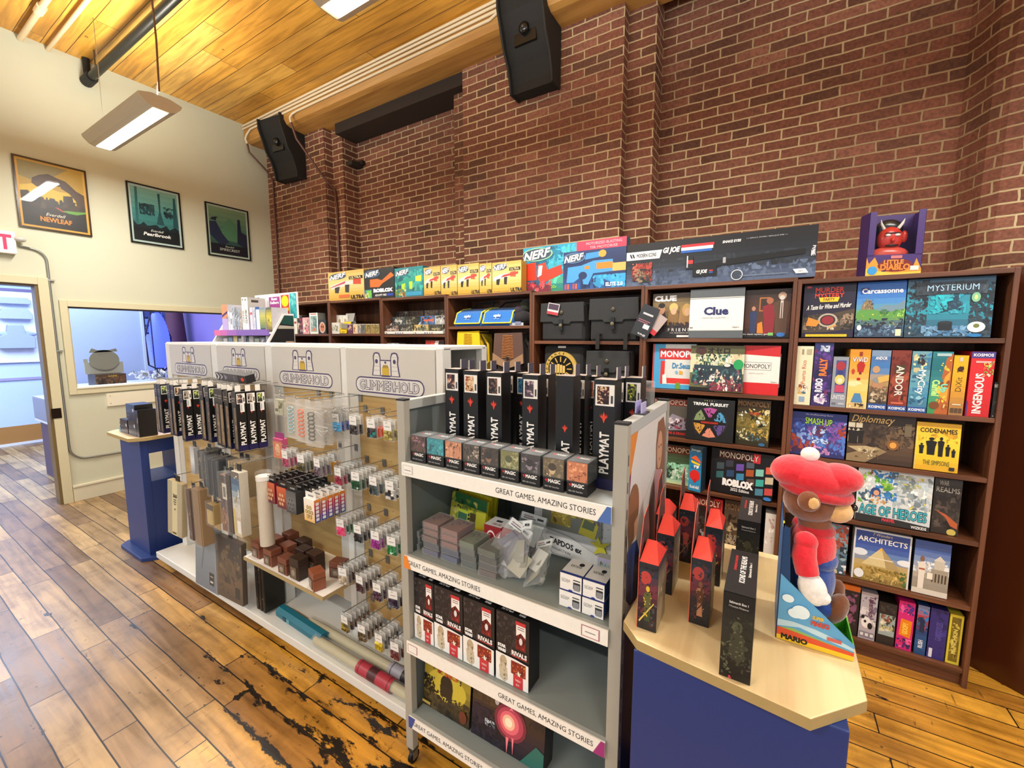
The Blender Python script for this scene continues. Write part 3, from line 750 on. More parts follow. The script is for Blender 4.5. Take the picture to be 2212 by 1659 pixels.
# ---- bookcase 7, top shelf
S1 = 1.697
shelf_box(1730, 1842, 731, 612, 2.785, S1, .07, [G_('#241f38', '#1d1a33'), ('p', [(0, .08), (0, .40), (.3, .44), (.6, .45), (1, .53), (1, .16), (.5, .10)], '#4b4034'),
    B_(50, ['#2a2522', '#7a6a58', '#c9bfae', '#463a30', '#948068', '#1c1917'], .02, .14, .98, .44, .07), E_(.5, .32, .19, .13, '#b7ab9a'), E_(.5, .32, .15, .10, '#2c2320'), E_(.5, .32, .12, .08, '#8f2530'),
    ('p', [(.07, .22), (.28, .2), (.36, .30), (.12, .38)], '#d98e33'), ('p', [(.55, .16), (.68, .22), (.65, .25), (.52, .18)], '#cda15c'),
    T('MURDER', .5, .89, .095, '#e0422f', w=.55, b=.02), T('MYSTERY', .5, .785, .085, '#e0422f', w=.56, b=.02), ('p', [(.3, .75), (.7, .75), (.67, .665), (.33, .665)], '#f1c62b'), T('PARTY', .5, .71, .05, '#7a3a10', w=.22, b=.03),
    T('A Taste for Wine and Murder', .5, .58, .09, '#f5f3ec', w=.86, sh=.35, slope=.07), R_(.08, .01, .88, .055, '#f0c820'), T("Solve a Murder in an Evening with Friends", .48, .033, .026, '#7a5a10', w=.72, b=0), R_(.05, .93, .14, .97, '#b43a38')],
    'dark violet murder mystery party game with red capitals and a dinner table photo', side='#211d36', tilt=0.06)
shelf_box(1844, 1950, 731, 610, 2.785, S1, .07, [G_('#2f3d55', '#3f5a78', '#6aa04e', '#4f93d0', '#2d6fc4', '#2a68bd'),
    ('p', [(0, .42), (.12, .52), (.3, .56), (.42, .48), (.7, .5), (1, .58), (1, .35), (0, .3)], '#5d9a48'), ('p', [(.4, .5), (.6, .58), (.8, .56), (1, .66), (1, .5), (.6, .44)], '#6f8fa0'), ('p', [(.1, .5), (.14, .62), (.2, .66), (.22, .74), (.25, .66), (.3, .68), (.33, .6), (.37, .5)], '#8a7a5a'),
    B_(16, ['#4c4638', '#a89670', '#6b5f48'], .12, .5, .36, .68, .03), B_(34, ['#26344c', '#52728e', '#1d2940', '#7d9bb0', '#35506a'], .0, .02, .98, .34, .08), B_(10, ['#f2c744', '#e8b434'], .1, .22, .9, .42, .022), B_(8, ['#8fbf5a', '#3f7a3a'], .5, .36, 1, .5, .07),
    R_(.08, .79, .25, .90, '#1d3f86'), T('Carcassonne', .52, .835, .095, '#eef3fb', w=.84, b=.03), R_(.84, .02, .95, .14, '#e9e2bb'), E_(.09, .17, .05, .05, '#e7edf2')],
    'sky-blue tile game box showing a green castle hill by the sea', side='#2d5a9a', tilt=0.07)
shelf_box(1951, 2139, 732, 600, 2.785, S1, .075, [G_('#33404f', '#2f6f8a', '#27a0b5', '#2e7f98', '#48607c'), B_(60, ['#1c2730', '#2a3a48', '#22465a', '#334e5e', '#16222b'], 0, .02, .26, .98, .06), B_(60, ['#1c2730', '#2a3a48', '#22303c', '#33444e'], .74, .02, 1, .9, .06),
    B_(40, ['#4d7fa8', '#6d9cc0', '#3c5f86', '#8bb0cf'], .2, .02, .8, .2, .06), B_(16, ['#25c0d0', '#37aabf', '#1f8ea6'], .28, .4, .7, .75, .10), ('p', [(.36, .40), (.5, .48), (.48, .6), (.55, .62), (.56, .70), (.61, .70), (.61, .62), (.66, .55), (.6, .48)], '#1d3f55'),
    B_(14, ['#2d5a72', '#17303f'], .4, .45, .66, .62, .03), R_(.40, .12, .56, .25, '#1a2128'), E_(.48, .25, .08, .025, '#242d36'), R_(.10, .72, .92, .93, '#35424e'), B_(30, ['#27333d', '#4a5a66', '#1e2932'], .08, .72, .92, .94, .04),
    T('MYSTERIUM', .53, .835, .12, '#18242e', w=.60, b=.05, fill='#a8cfe8', fb=.005), E_(.80, .66, .05, .08, '#7fbf98'), E_(.80, .66, .018, .04, '#f3d98a'), E_(.83, .17, .10, .088, '#f4f6f0'), E_(.83, .19, .035, .035, '#6f7a3c'), E_(.82, .035, .08, .028, '#2b7fc0'),
    T('I', .06, .28, .04, '#cfd8de'), T('42', .06, .17, .035, '#cfd8de', w=.03), T('II', .06, .07, .035, '#cfd8de')],
    'wide blue-grey mystery game box with a castle in turquoise mist', side='#27323c', rside='#20272f', tilt=0.05)
# ---- bookcase 7, second shelf: spines
S2 = 1.335
def spine(l, r, yb, yt, ops, label, side, **kw):
    return shelf_box(l, r, yb, yt, kw.pop('Y', 2.772), kw.pop('z', S2), kw.pop('d', .26), ops, label, side=side, name='board_game', group=None, **kw)
spine(1713.5, 1749, 875, 748, [R_(0, 0, 1, 1, '#e8e2c0'), T('Puerto Rico', .48, .56, .26, '#c4563a', rot=90, hu=1, w=.40, b=.01), E_(.5, .27, .33, .09, '#c9bfa4'), B_(12, ['#8a4b3a', '#f3efe2', '#4d6f78', '#d9a64c'], .2, .19, .8, .35, .18), R_(.3, .05, .65, .14, '#8fa9c4'), R_(.3, .86, .42, .95, '#9a9478'), R_(.6, .86, .9, .95, '#b5ae90')],
    'cream spine-out game with reddish lettering, leftmost on the second shelf', '#d9d2ae')
spine(1750, 1791, 879, 741, [G_('#3d2b6a', '#2d2a63', '#43265e', '#2b3a78'), B_(18, ['#5a3b8c', '#1f2350', '#8a2f5c'], 0, .1, 1, .95, .3), T('ROBO', .36, .33, .42, '#dfe4f2', rot=90, hu=1, w=.22, b=.05), T('RALLY', .52, .62, .42, '#f0803c', rot=90, hu=1, w=.28, b=.05), B_(12, ['#b49ac8', '#e6dff0', '#6a4a8a'], .15, .03, .85, .2, .25), B_(6, ['#c3cfe2', '#8fa0c4'], .3, .86, .8, .96, .2)],
    'tall violet spine-out game with silver and orange diagonal letters', '#33285c')
spine(1792, 1826, 878, 771, [R_(0, 0, 1, 1, '#9299a6'), R_(.2, .28, .85, .93, '#4a4f8c'), E_(.5, .82, .3, .09, '#a83540'), E_(.5, .55, .32, .10, '#e3d071'), E_(.5, .53, .18, .05, '#efe3c0'), ('p', [(.2, .3), (.85, .3), (.8, .44), (.25, .44)], '#c24868'), E_(.5, .69, .2, .05, '#3a3f7c'), T('UNITED', .48, .2, .09, '#d6dbe3', w=.86, b=.03), R_(.1, .05, .35, .09, '#6a7280'), R_(.5, .05, .9, .09, '#b5bbc6')],
    'short grey spine-out game with a small picture panel, between violet and orange boxes', '#7e8592', rside='#8a919e')
spine(1827, 1871, 880, 755, [G_('#f4d9a0', '#f2c866', '#f1d27c', '#f3a94a', '#f5a52e', '#f08d28'), E_(.3, .42, .4, .05, '#f7e3ac'), E_(.75, .36, .4, .06, '#f3d27c'), E_(.5, .5, .1, .025, '#b3261e'), ('p', [(.42, .62), (.7, .62), (.78, .74), (.66, .8), (.48, .8), (.36, .74)], '#b82a22'), R_(.5, .58, .62, .62, '#7a1f18'), ('p', [(.15, .58), (.25, .58), (.3, .64), (.2, .68), (.1, .64)], '#c0452c'),
    ('p', [(.2, .1), (.8, .1), (.64, .26), (.36, .26)], '#4f86b8'), T('ViViD', .5, .83, .085, '#7a3410', w=.8, b=.05, fill='#ffffff', fb=.01), R_(.45, .89, .6, .96, '#8a3a1c'), R_(.1, .03, .9, .09, '#d7b878'), B_(7, ['#3a2c20', '#fff3d8'], .15, .02, .85, .09, .1)],
    'orange spine-out game with a red balloon and white lettering', '#eba63a')
spine(1872, 1914, 884, 757, [G_('#20406f', '#4b4238', '#7a6048', '#c0a068', '#4a86c4', '#3f6fb0', '#8fa6b8'), R_(0, 0, 1, .10, '#27509a'), T('KOSMOS', .5, .05, .045, '#ffffff', w=.86, b=.03), E_(.45, .42, .3, .09, '#b88a64'), E_(.45, .5, .3, .05, '#8a8f96'), B_(20, ['#6b5844', '#a58e70', '#453a30', '#c3b496'], .05, .12, .95, .38, .2), E_(.3, .68, .2, .06, '#c29a70'), ('p', [(.4, .55), (1, .6), (1, .5), (.5, .45)], '#d8b25c'), T('ANDOR', .52, .87, .055, '#eef2f6', w=.62, b=.03)],
    'blue spine-out game with a smiling bearded figure wearing a helmet', '#46607e')
spine(1915, 1957, 888, 757, [G_('#7c2f22', '#8d3a28', '#6f2a20', '#85382c'), B_(16, ['#63241b', '#9a4a32', '#55221a'], .03, .12, .97, .95, .3), R_(0, 0, 1, .09, '#27509a'), T('KOSMOS', .5, .047, .043, '#ffffff', w=.86, b=.03), R_(.22, .62, .78, .76, '#4a3a22'), T('ANDOR', .5, .5, .42, '#e7e1d4', rot=-90, hu=1, w=.50, b=.02), R_(.15, .12, .8, .15, '#cf6a50')],
    'brick-red spine-out game with white letters reading down', '#6f2d22')
spine(1958, 2000, 891, 759, [G_('#4f84a6', '#3f7f9f', '#5aa0b8', '#6fa8b4', '#2f6a8a', '#7fb0b8'), B_(18, ['#d8d3a0', '#3f8cc0', '#88b8c8', '#2c5f80'], .02, .12, .98, .98, .25), B_(6, ['#2a333c', '#3a2c28'], .3, .72, .7, .95, .2), R_(0, 0, 1, .09, '#27509a'), T('KOSMOS', .5, .047, .043, '#ffffff', w=.86, b=.03), T('MyCity', .55, .5, .5, '#f3f6f4', rot=-90, hu=1, w=.40, b=.02), ('p', [(.5, .2), (.9, .27), (.7, .2), (.6, .15)], '#1f5a8c')],
    'light blue spine-out game with white script reading down', '#4a7e9c')
spine(2001, 2046, 894, 760, [G_('#3f8f52', '#49a06a', '#3a8f8a', '#2f7f88', '#1d6a76', '#2c8790'), ('p', [(.35, 0), (1, 0), (1, .98), (.7, .9), (.55, .6), (.8, .4), (.45, .2)], '#b5622e'), ('p', [(.5, .3), (.9, .2), (.95, .7), (.7, .6)], '#e0a23a'), B_(10, ['#e3c23c', '#8f4a24', '#f1d878'], .35, .02, .95, .9, .2), T('Camel', .3, .42, .4, '#b7ec8c', rot=-90, hu=1, w=.26, b=.05), T('Up', .66, .42, .42, '#7fe0c0', rot=-90, hu=1, w=.14, b=.05), E_(.3, .14, .25, .06, '#7a4a28'), R_(.2, .93, .9, .975, '#a9c8cc')],
    'green and brown spine-out game with lime lettering, right of the light blue one', '#2f8088', rside='#8a4c28')
spine(2047, 2079, 896, 768, [G_('#9c7450', '#c08a3a', '#e3a426', '#f0b01e', '#f2b41c'), T('DiXit', .5, .52, .42, '#3f3214', rot=90, hu=1, w=.24, b=0), E_(.5, .77, .2, .04, '#3a1f10'), B_(8, ['#3a1f10', '#5c3414'], .3, .72, .75, .82, .14), R_(.4, .9, .62, .97, '#c9c6b8'), R_(.1, .04, .35, .12, '#5b4632'), R_(.4, .04, .62, .12, '#5b4632'), R_(.68, .04, .9, .12, '#5b4632'), R_(.2, .17, .8, .19, '#e3d3b0')],
    'amber yellow spine-out game with thin dark lettering', '#c98f22')
spine(2083, 2135, 901, 760, [G_('#c42026', '#d7282c', '#d42a30'), R_(0, .9, 1, 1, '#4a3f86'), T('KOSMOS', .5, .95, .045, '#ffffff', w=.84, b=.03), R_(0, 0, .06, .24, '#3f3c84'), T('INGENiOUS', .45, .36, .40, '#fbf3ee', rot=90, hu=1, w=.62, b=.03), B_(16, ['#f2cf5a', '#7fbf5a', '#f5e6c0', '#e8643c'], .5, .62, .98, .86, .10), R_(.2, .83, .85, .86, '#f1b0a8')],
    'bright red spine-out game with large white letters reading up', '#b81f28')
spine(2139, 2158, 901, 826, [R_(0, 0, 1, 1, '#1b1a19'), T('FREAKY', .5, .90, .09, '#b9b5a8', w=.9, b=.03), B_(12, ['#2c2a28', '#3a3633', '#0e0d0c'], 0, .05, 1, .8, .4), E_(.5, .05, .2, .02, '#8a8780')],
    'small black spine-out game, last on the second shelf', '#161514', rside='#1f1d1c')
# ---- bookcase 7, third shelf
S3 = 1.052
shelf_box(1704, 1824, 986, 894, 2.785, S3, .07, [G_('#232c66', '#4a3f8a', '#3a3f88', '#2a347c', '#2e3a86'), B_(80, ['#7a4fa0', '#3c58b0', '#b06a58', '#4f78c8', '#24245a', '#c58ac0', '#5a2c50', '#7fa0dc', '#a8452e'], .0, .05, 1, .82, .09), B_(10, ['#a9c4ec', '#d5e0f5'], .4, .3, .7, .7, .07),
    T('SMASH UP', .5, .80, .17, '#1d1f4a', w=.50, b=.06, slope=-.05, fill='#a6d83c', fb=.01), T('The Shufflebuilding Game', .5, .95, .035, '#e8ecf8', w=.5, b=0)], 'blue and purple game box crowded with fighters and lime lettering', side='#242a5e', tilt=.05)
shelf_box(1826, 1971, 1000, 895, 2.785, S3, .07, [G_('#3a2a20', '#5c4632', '#3b2e26', '#2c211d'), R_(.0, .58, .22, .80, '#cfc7ae'), R_(.105, .58, .12, .8, '#3a2a20'), R_(0, .68, .22, .70, '#3a2a20'), R_(0, .4, .2, .58, '#b5a687')] + person_fig(.05, .36, .34, '#1d1714', '#1d1714', .7) + person_fig(.115, .36, .33, '#1d1714', '#1d1714', .7) + person_fig(.2, .38, .32, '#1d1714', '#1d1714', .7) +
    [B_(40, ['#4c3c2e', '#6a543c', '#241b17', '#332821'], .24, .3, 1, .8, .08), E_(.70, .40, .09, .10, '#8a5a28'), E_(.70, .40, .05, .06, '#e0a04a'), ('p', [(0, .14), (.45, .34), (.62, .26), (.3, 0), (0, 0)], '#8f7a58'), ('p', [(0, .3), (.3, .34), (.52, .3), (.2, .2)], '#b9a57c'), B_(10, ['#d8cfae', '#5c4a34'], .12, .08, .5, .3, .04), R_(.85, .6, .95, .85, '#6f634c'),
    T('Diplomacy', .37, .87, .19, '#d9b672', w=.66, b=.01, sh=.35)], 'brown game box with gold script and a fire-lit map room', side='#2b201b', tilt=.05)
shelf_box(1972, 2069, 1018, 916, 2.775, S3, .05, [G_('#d8a21e', '#efc927', '#f3d23a', '#e2ab22'), R_(0, 0, .015, 1, '#d9d3a0'), B_(10, ['#c9961e', '#d8a628'], .05, .6, .95, .86, .10), T('CODENAMES', .5, .84, .095, '#1a1606', w=.84, b=.02)] +
    person_fig(.14, .34, .22, '#0f0d08', '#0f0d08', 1.2) + person_fig(.36, .33, .36, '#0f0d08', '#0f0d08', 1.5) + person_fig(.58, .31, .40, '#0f0d08', '#0f0d08', .8) + person_fig(.74, .33, .24, '#0f0d08', '#0f0d08', 1.0) + person_fig(.87, .32, .17, '#0f0d08', '#0f0d08', 1.2) +
    [T('THE SIMPSONS', .5, .17, .10, '#3c5a2c', w=.6, b=0), R_(.8, .04, .92, .11, '#2a2c2e')], 'bright yellow word game box with a row of black silhouettes', side='#cfa01e', tilt=.06)
# ---- fourth shelf
S4 = .741
shelf_box(1786, 1843, 1115, 1000, 2.785, S4, .06, [G_('#1e2c1e', '#2f4a2f', '#3c5c3a', '#24382a'), T('GENESIS', .5, .87, .10, '#c7cf9c', w=.95, b=0), B_(16, ['#182418', '#48683e', '#2b4030'], 0, .05, 1, .8, .2)], 'dark green game box partly hidden behind the plush toy', side='#1f2b20', tilt=.05)
shelf_box(1844, 2008, 1140, 1020, 2.775, S4, .075, [R_(0, 0, 1, 1, '#cdd6d8'), G_('#c3cbd0', '#d8dedd', '#c4d0d2', '#dfe5e6'), B_(50, ['#5aa03c', '#8fbf4a', '#c8603c', '#2f7ac0', '#7a5a3c', '#e0a860', '#4a6a80', '#f0f0ea'], .02, .35, .55, .98, .07), B_(40, ['#9fb0b8', '#d8d05a', '#7a8a90', '#e8ece8', '#a0a88a', '#b8c8d0'], .5, .35, 1, .95, .08), E_(.26, .58, .07, .08, '#2c4a80'), E_(.27, .56, .04, .05, '#d8a080'),
    T('AGE OF HEROES', .5, .24, .20, '#1f4a58', w=.92, b=.055, fill='#3fb4c4', fb=.01), ('p', [(0, 0), (1, 0), (1, .08), (.6, .12), (0, .14)], '#26282a'), T('MARVEL', .46, .085, .06, '#d83a48', w=.18, b=.04), T('WIZKIDS', .86, .04, .05, '#e8e8e8', w=.2, b=.03)],
    'wide white game box with a crowd of colourful heroes and teal capitals', side='#c9cfd2', tilt=.05)
shelf_box(2009, 2070, 1147, 1036, 2.79, S4, .06, [G_('#2c2520', '#37302a', '#1f1c1b', '#3b3836'), B_(24, ['#2a2623', '#443c36', '#171514', '#554a42'], 0, .1, 1, .8, .2), ('p', [(.1, .42), (.5, .36), (.95, .22), (.95, .12), (.7, .16), (.5, .3)], '#b55a34'), T('WAR', .35, .92, .09, '#a8a49a', w=.35, b=.01), T('REALMS', .5, .80, .09, '#a8a49a', w=.85, b=.01), E_(.75, .05, .17, .06, '#c9b45a')],
    'dark grey game box with an orange glow and gold seal, fourth shelf', side='#201d1b', tilt=.04)
# ---- fifth shelf
S5 = .416
shelf_box(1770, 1826, 1246, 1133, 2.785, S5, .06, [G_('#3a5468', '#4f7288', '#7f9aa4', '#5a8098'), B_(40, ['#8fa8b0', '#35485a', '#c8b890', '#9a4a3c', '#263444', '#d6dfe2'], 0, 0, 1, 1, .2)], 'pale blue adventure game box half hidden by the plush toy', side='#3f586c', tilt=.04)
shelf_box(1836, 1962, 1265, 1151, 2.785, S5, .065, [G_('#7a6434', '#b59a52', '#c4a860', '#6f93c4', '#3d5aa8', '#33509f', '#2f4a98'), R_(0, 0, .03, 1, '#d8dce0'), R_(0, .97, 1, 1, '#d5dade'), R_(.97, 0, 1, 1, '#d5dade'), E_(.12, .55, .14, .07, '#dfe8f0'), E_(.92, .48, .14, .06, '#e8eef2'), ('p', [(.16, .32), (.5, .70), (.84, .32)], '#d8c894'), ('p', [(.44, .63), (.5, .70), (.56, .63)], '#f2b83c'), ('p', [(.5, .70), (.84, .32), (.6, .32)], '#b09a68'), ('p', [(.3, .48), (.7, .48), (.72, .46), (.28, .46)], '#e8e0c4'),
    B_(40, ['#8a7434', '#c8ae66', '#6b5a28', '#a89048', '#4f6a34'], .04, .02, .96, .3, .06), T('7 Wonders', .5, .93, .055, '#e6d9a8', w=.34, b=0, sh=.2), T('ARCHITECTS', .5, .82, .10, '#f3f1e6', w=.86, b=.015), E_(.13, .13, .09, .09, '#e6ecee')],
    'blue game box with a stepped pyramid in the desert', side='#cdd2d6', tilt=.04)
shelf_box(1966, 2046, 1286, 1172, 2.785, S5, .06, [G_('#b0a488', '#8f8a80', '#b9b4a4', '#8fa6c8', '#4c68ac', '#3f5a9e'), B_(16, ['#e6e8ea', '#cfd8e0'], .0, .4, 1, .62, .12), R_(.5, .24, .98, .5, '#a39a88'), R_(.58, .5, .86, .66, '#c8c2b0'), ('p', [(.55, .66), (.72, .76), (.89, .66)], '#d9d3c2')] + [R_(.53 + .09*i, .26, .575 + .09*i, .42, '#4a4238') for i in range(5)] +
    person_fig(.24, .08, .62, '#e6dfd2', '#8a5f45', .8) + [R_(.16, .45, .33, .48, '#a8583c'), R_(.0, .0, 1, .1, '#d8d2c4'), R_(.4, .3, .56, .42, '#efe9d6')], 'game box with a woman in a white robe before a stone temple', side='#23262c', rside='#1d1f24', tilt=.04)
# ---- bottom shelf
S6 = .092
spine(1800, 1850, 1372, 1262, [R_(0, 0, 1, 1, '#221d22'), B_(14, ['#7a4a68', '#3a2c3a', '#a05a80'], .1, .2, .9, .85, .25), R_(0, .9, 1, 1, '#e2762c')], 'dark box with a purple creature and orange top, behind the plush toy', '#1c181c', z=S6, Y=2.785, top='#e2762c')
spine(1851, 1888, 1387, 1279, [R_(0, 0, 1, 1, '#b8b3bc'), B_(10, ['#7a7086', '#d8d6da', '#efeff0'], 0, .3, 1, .95, .3), E_(.42, .36, .3, .12, '#f1f1ee'), E_(.2, .47, .1, .04, '#17151a'), E_(.66, .3, .15, .07, '#17151a'), E_(.35, .38, .08, .03, '#17151a'), T('Takenoko', .68, .72, .36, '#5a2a48', rot=-90, hu=1, w=.44, b=.02), R_(.05, .04, .95, .16, '#8a8692'), R_(.12, .07, .3, .13, '#e8e8ea'), R_(.42, .07, .6, .13, '#e8e8ea'), R_(.72, .07, .9, .13, '#e8e8ea')],
    'pale grey spine-out game with a panda drawing', '#9c98a2', z=S6, Y=2.785)
spine(1889, 1929, 1404, 1301, [R_(0, 0, 1, 1, '#272423'), R_(.08, .22, .96, .72, '#9db0b0'), B_(16, ['#8a5a44', '#3f3a34', '#c8d0cc', '#e0d8c0'], .1, .3, .95, .72, .22), T('Smith', .5, .42, .12, '#d8cf8a', w=.75, sh=.3), B_(6, ['#3c3836'], .1, .78, .9, .95, .2)], 'black spine-out game with a pale picture band, right of the panda box', '#1f1c1b', z=S6, Y=2.785)
spine(1931, 1967, 1411, 1298, [R_(0, 0, 1, 1, '#d8257c'), B_(8, ['#4a2a80', '#e85aa0', '#7a2a6a'], .05, .74, .95, .97, .25), ('p', [(.14, .30), (.86, .26), (.9, .62), (.2, .64)], '#f08a1c'), T('GOOFY', .5, .45, .36, '#ffd75a', rot=90, hu=1, w=.24, b=.05), B_(8, ['#3a2a70', '#f06aa8', '#2c1f50'], .05, .04, .95, .24, .25)], 'hot pink spine-out game with an orange patch on the bottom shelf', '#c01f70', z=S6, Y=2.785)
spine(1971, 1997, 1421, 1306, [G_('#1f4a7c', '#2a5a94', '#243f74', '#b83a48', '#6a98c8'), B_(12, ['#2c78b8', '#173560', '#c84a50'], 0, .5, 1, .95, .3), T('RUSH', .5, .22, .42, '#dfe8f0', rot=90, hu=1, w=.16, b=.04), R_(.3, .46, .7, .72, '#152c50')], 'blue spine-out game with red top and white vertical letters on the bottom shelf', '#1d3f6c', z=S6, Y=2.785)
spine(1998, 2038, 1431, 1314, [R_(0, 0, 1, 1, '#322c78'), B_(6, ['#2a2568', '#3a3488'], 0, 0, 1, 1, .3), T('GARGOYLES', .55, .56, .36, '#5a54a8', rot=90, hu=1, w=.36, b=.02), R_(.1, .02, .3, .2, '#dfe0f0')], 'plain deep violet-blue spine-out game beside the golden box', '#28235f', z=S6, Y=2.785)
spine(2039, 2070, 1442, 1326, [R_(0, 0, 1, 1, '#d9c93c'), R_(.16, .05, .84, .95, '#76651c'), B_(14, ['#c9b850', '#8a7a2c', '#5f5016'], .18, .06, .82, .94, .25), T('MUNCHKIN', .5, .46, .34, '#e6d870', rot=90, hu=1, w=.5, b=.03)], 'golden framed spine-out game at the right end of the bottom shelf', '#c9b936', z=S6, Y=2.785)

# ---- bookcase 6, top shelf
C1 = 1.694
shelf_box(1407, 1500, 724, 634, 2.80, C1, .06, [G_('#241f1e', '#3b332c', '#5c4a30', '#8a7448', '#3a3230'), ('p', [(.1, .3), (.14, .75), (.26, .74), (.3, .6), (.36, .3)], '#2c2220'), E_(.22, .65, .08, .12, '#b98a6a'), E_(.22, .73, .08, .06, '#201a18'), ('p', [(.35, .2), (.4, .7), (.5, .75), (.62, .5), (.6, .2)], '#8a6a3c'), E_(.5, .62, .07, .10, '#d8ac88'), E_(.5, .68, .1, .1, '#d9bb70'), E_(.51, .60, .06, .08, '#d8ac88'), ('p', [(.6, .2), (.66, .72), (.8, .74), (1, .5), (1, .2)], '#a07a4a'), E_(.8, .62, .1, .14, '#c9a35c'), E_(.82, .58, .06, .09, '#d8ac88'), R_(0, 0, 1, .28, '#1f1a1c'), B_(10, ['#3a2c2c', '#4c3a38'], .05, .1, 1, .35, .1),
    T('CLUE', .30, .885, .13, '#ffffff', w=.52, b=.06), T('F R I E N D S', .70, .18, .07, '#f5f3f0', w=.62, b=.01), T('THE TELEVISION SERIES', .68, .11, .025, '#dcd8d4', w=.5, b=0), R_(.6, .015, .98, .06, '#e8e6e2')], 'dark detective game box with a row of smiling faces, under the long black box', side='#2a2523', tilt=.04)
shelf_box(1487, 1604, 727, 624, 2.768, C1, .05, [R_(0, 0, 1, 1, '#5d6469'), R_(0, .17, 1, .80, '#f0eee8'), R_(0, .155, 1, .168, '#e6e4de'), R_(0, .81, 1, .825, '#e6e4de'), T('Clue', .5, .55, .17, '#2b2f66', w=.46, b=.05), T('SIGNATURE COLLECTION', .47, .41, .022, '#5a5a60', w=.42, b=0), R_(.21, .41, .26, .413, '#5a5a60'), R_(.7, .41, .75, .413, '#5a5a60'), T('Hasbro', .87, .22, .035, '#3a3a40', w=.12, b=0, sh=.3), E_(.03, .215, .012, .013, '#4a4a50'), E_(.06, .215, .012, .013, '#4a4a50')], 'white game box with grey bands and a navy word, centre of the detective games', side='#5d6469', top='#767d82', tilt=.03)
shelf_box(1605, 1704, 730, 626, 2.80, C1, .06, [G_('#2c1c18', '#5a3424', '#4c3428', '#2f2728'), R_(.32, .55, .55, .84, '#a86a34'), R_(.35, .58, .52, .81, '#3a2c28'), ('p', [(.3, .1), (.3, .3), (.4, .34), (.44, .1)], '#e0862c')] + person_fig(.20, .10, .55, '#2f3a60', '#b98a6c', .7) + person_fig(.55, .04, .78, '#8a2430', '#a86a4c', .85) + person_fig(.81, .02, .90, '#5c4230', '#c8a48a', .85) + [E_(.81, .82, .055, .05, '#e8e4da'), R_(.78, .4, .84, .76, '#e6e2da'), ('p', [(.795, .4), (.825, .4), (.82, .72), (.80, .72)], '#7a3a30'), R_(0, 0, .95, .08, '#1a1718'),
    T('the classic mystery game', .28, .075, .045, '#e8e6e2', w=.6, b=.01), R_(.55, .05, .66, .11, '#7ac06a'), E_(.82, .07, .09, .045, '#3a7ac8')], 'dark mystery game box with an elegant couple in red and brown', side='#191519', rside='#141215', tilt=.04, rops=[T('Clue', .55, .42, .34, '#e9e6e2', rot=90, hu=1, w=.22, b=.03)])
# ---- second shelf
C2 = 1.374
shelf_box(1407, 1500, 838, 744, 2.80, C2, .055, [R_(0, 0, 1, 1, '#d9dcd8'), R_(0, 0, .3, 1, '#4aa6d8'), R_(0, .0, .04, 1, '#c8453c'), R_(.2, .02, .3, .62, '#d83a34'), R_(.22, .12, 1, .24, '#d83a34'), R_(.18, .0, 1, .1, '#4aa6d8'), R_(.16, .66, 1, .90, '#c22f33'), R_(.18, .68, 1, .88, '#d93a3c'), T('MONOPOLY', .70, .78, .15, '#ffffff', w=1.02, b=.03), T('Dr.Seuss', .70, .52, .13, '#2f84b8', w=.45, b=.03), ('p', [(.26, .1), (.25, .3), (.34, .34), (.36, .1)], '#eeeeea'), E_(.58, .37, .03, .04, '#7ab0d0'), ('p', [(.64, .33), (.72, .33), (.72, .40), (.64, .42)], '#e8a83a'), E_(.62, .06, .06, .09, '#6a9a3a')], 'light blue and red property trading game with whimsical drawings', side='#b9bdb9', tilt=.03)
shelf_box(1488, 1604, 843, 748, 2.775, C2, .055, [R_(0, 0, 1, 1, '#6a6a44'), R_(0, .40, 1, .84, '#d6d8b0'), R_(0, .82, 1, 1, '#5c5c3a'), E_(.2, .88, .11, .09, '#4a2c28'), T('オセロ', .53, .89, .13, '#1f1a14', w=.42, b=.05), B_(50, ['#2a2c26', '#e8e8dc', '#5a7a5c', '#3c6a58', '#e0c8a4', '#7a8a60'], .1, .5, .95, .82, .06), ('p', [(.03, .18), (.08, .58), (.96, .55), (1, .14), (.5, .06)], '#2b3f4a'), B_(60, ['#e8e2dc', '#2a2a34', '#8a4a50', '#4a6a74', '#d8c8b0', '#b06a78', '#3c8a7c'], .05, .12, .97, .5, .05), E_(.72, .57, .10, .05, '#1d2a30'), E_(.70, .58, .06, .035, '#d8dcd8'), E_(.90, .60, .09, .11, '#27a05a'), R_(0, 0, .5, .08, '#1c1b1a'), R_(.42, .02, .98, .2, '#7a3440'), B_(40, ['#efe9e4', '#8a3c4c', '#2a2a30', '#e8d0b8', '#b8607a', '#3a5a50'], .38, .02, .98, .38, .05)], 'busy cartoon game box with Japanese lettering, centre of the second shelf', side='#4a4a34', tilt=.06)
shelf_box(1600, 1681, 849, 747, 2.79, C2, .055, [R_(0, 0, 1, 1, '#efece6'), ('p', [(0, .0), (1, 0), (1, .24), (0, .24)], '#d62b30'), ('p', [(0, .82), (1, .78), (1, 1), (0, 1)], '#cc2d33'), R_(-.0, .50, .78, .66, '#8a8580'), R_(0, .51, .77, .65, '#f3f0ea'), T('MONOPOLY', .37, .58, .09, '#3a3634', w=.78, b=.01), T('SIGNATURE COLLECTION', .38, .43, .02, '#8a8682', w=.4, b=0), T('Hasbro', .87, .27, .03, '#3a3a40', w=.16, b=0, sh=.3)], 'white and red property trading game turned to show its side', side='#efece6', rside='#e9e6e0', tilt=.0, rz=-.12, rops=[R_(0, .84, 1, 1, '#1d1a1b'), R_(0, 0, 1, .16, '#1d1a1b'), T('MONOPOLY', .5, .5, .4, '#3a3634', rot=90, hu=1, w=.40, b=.01)])
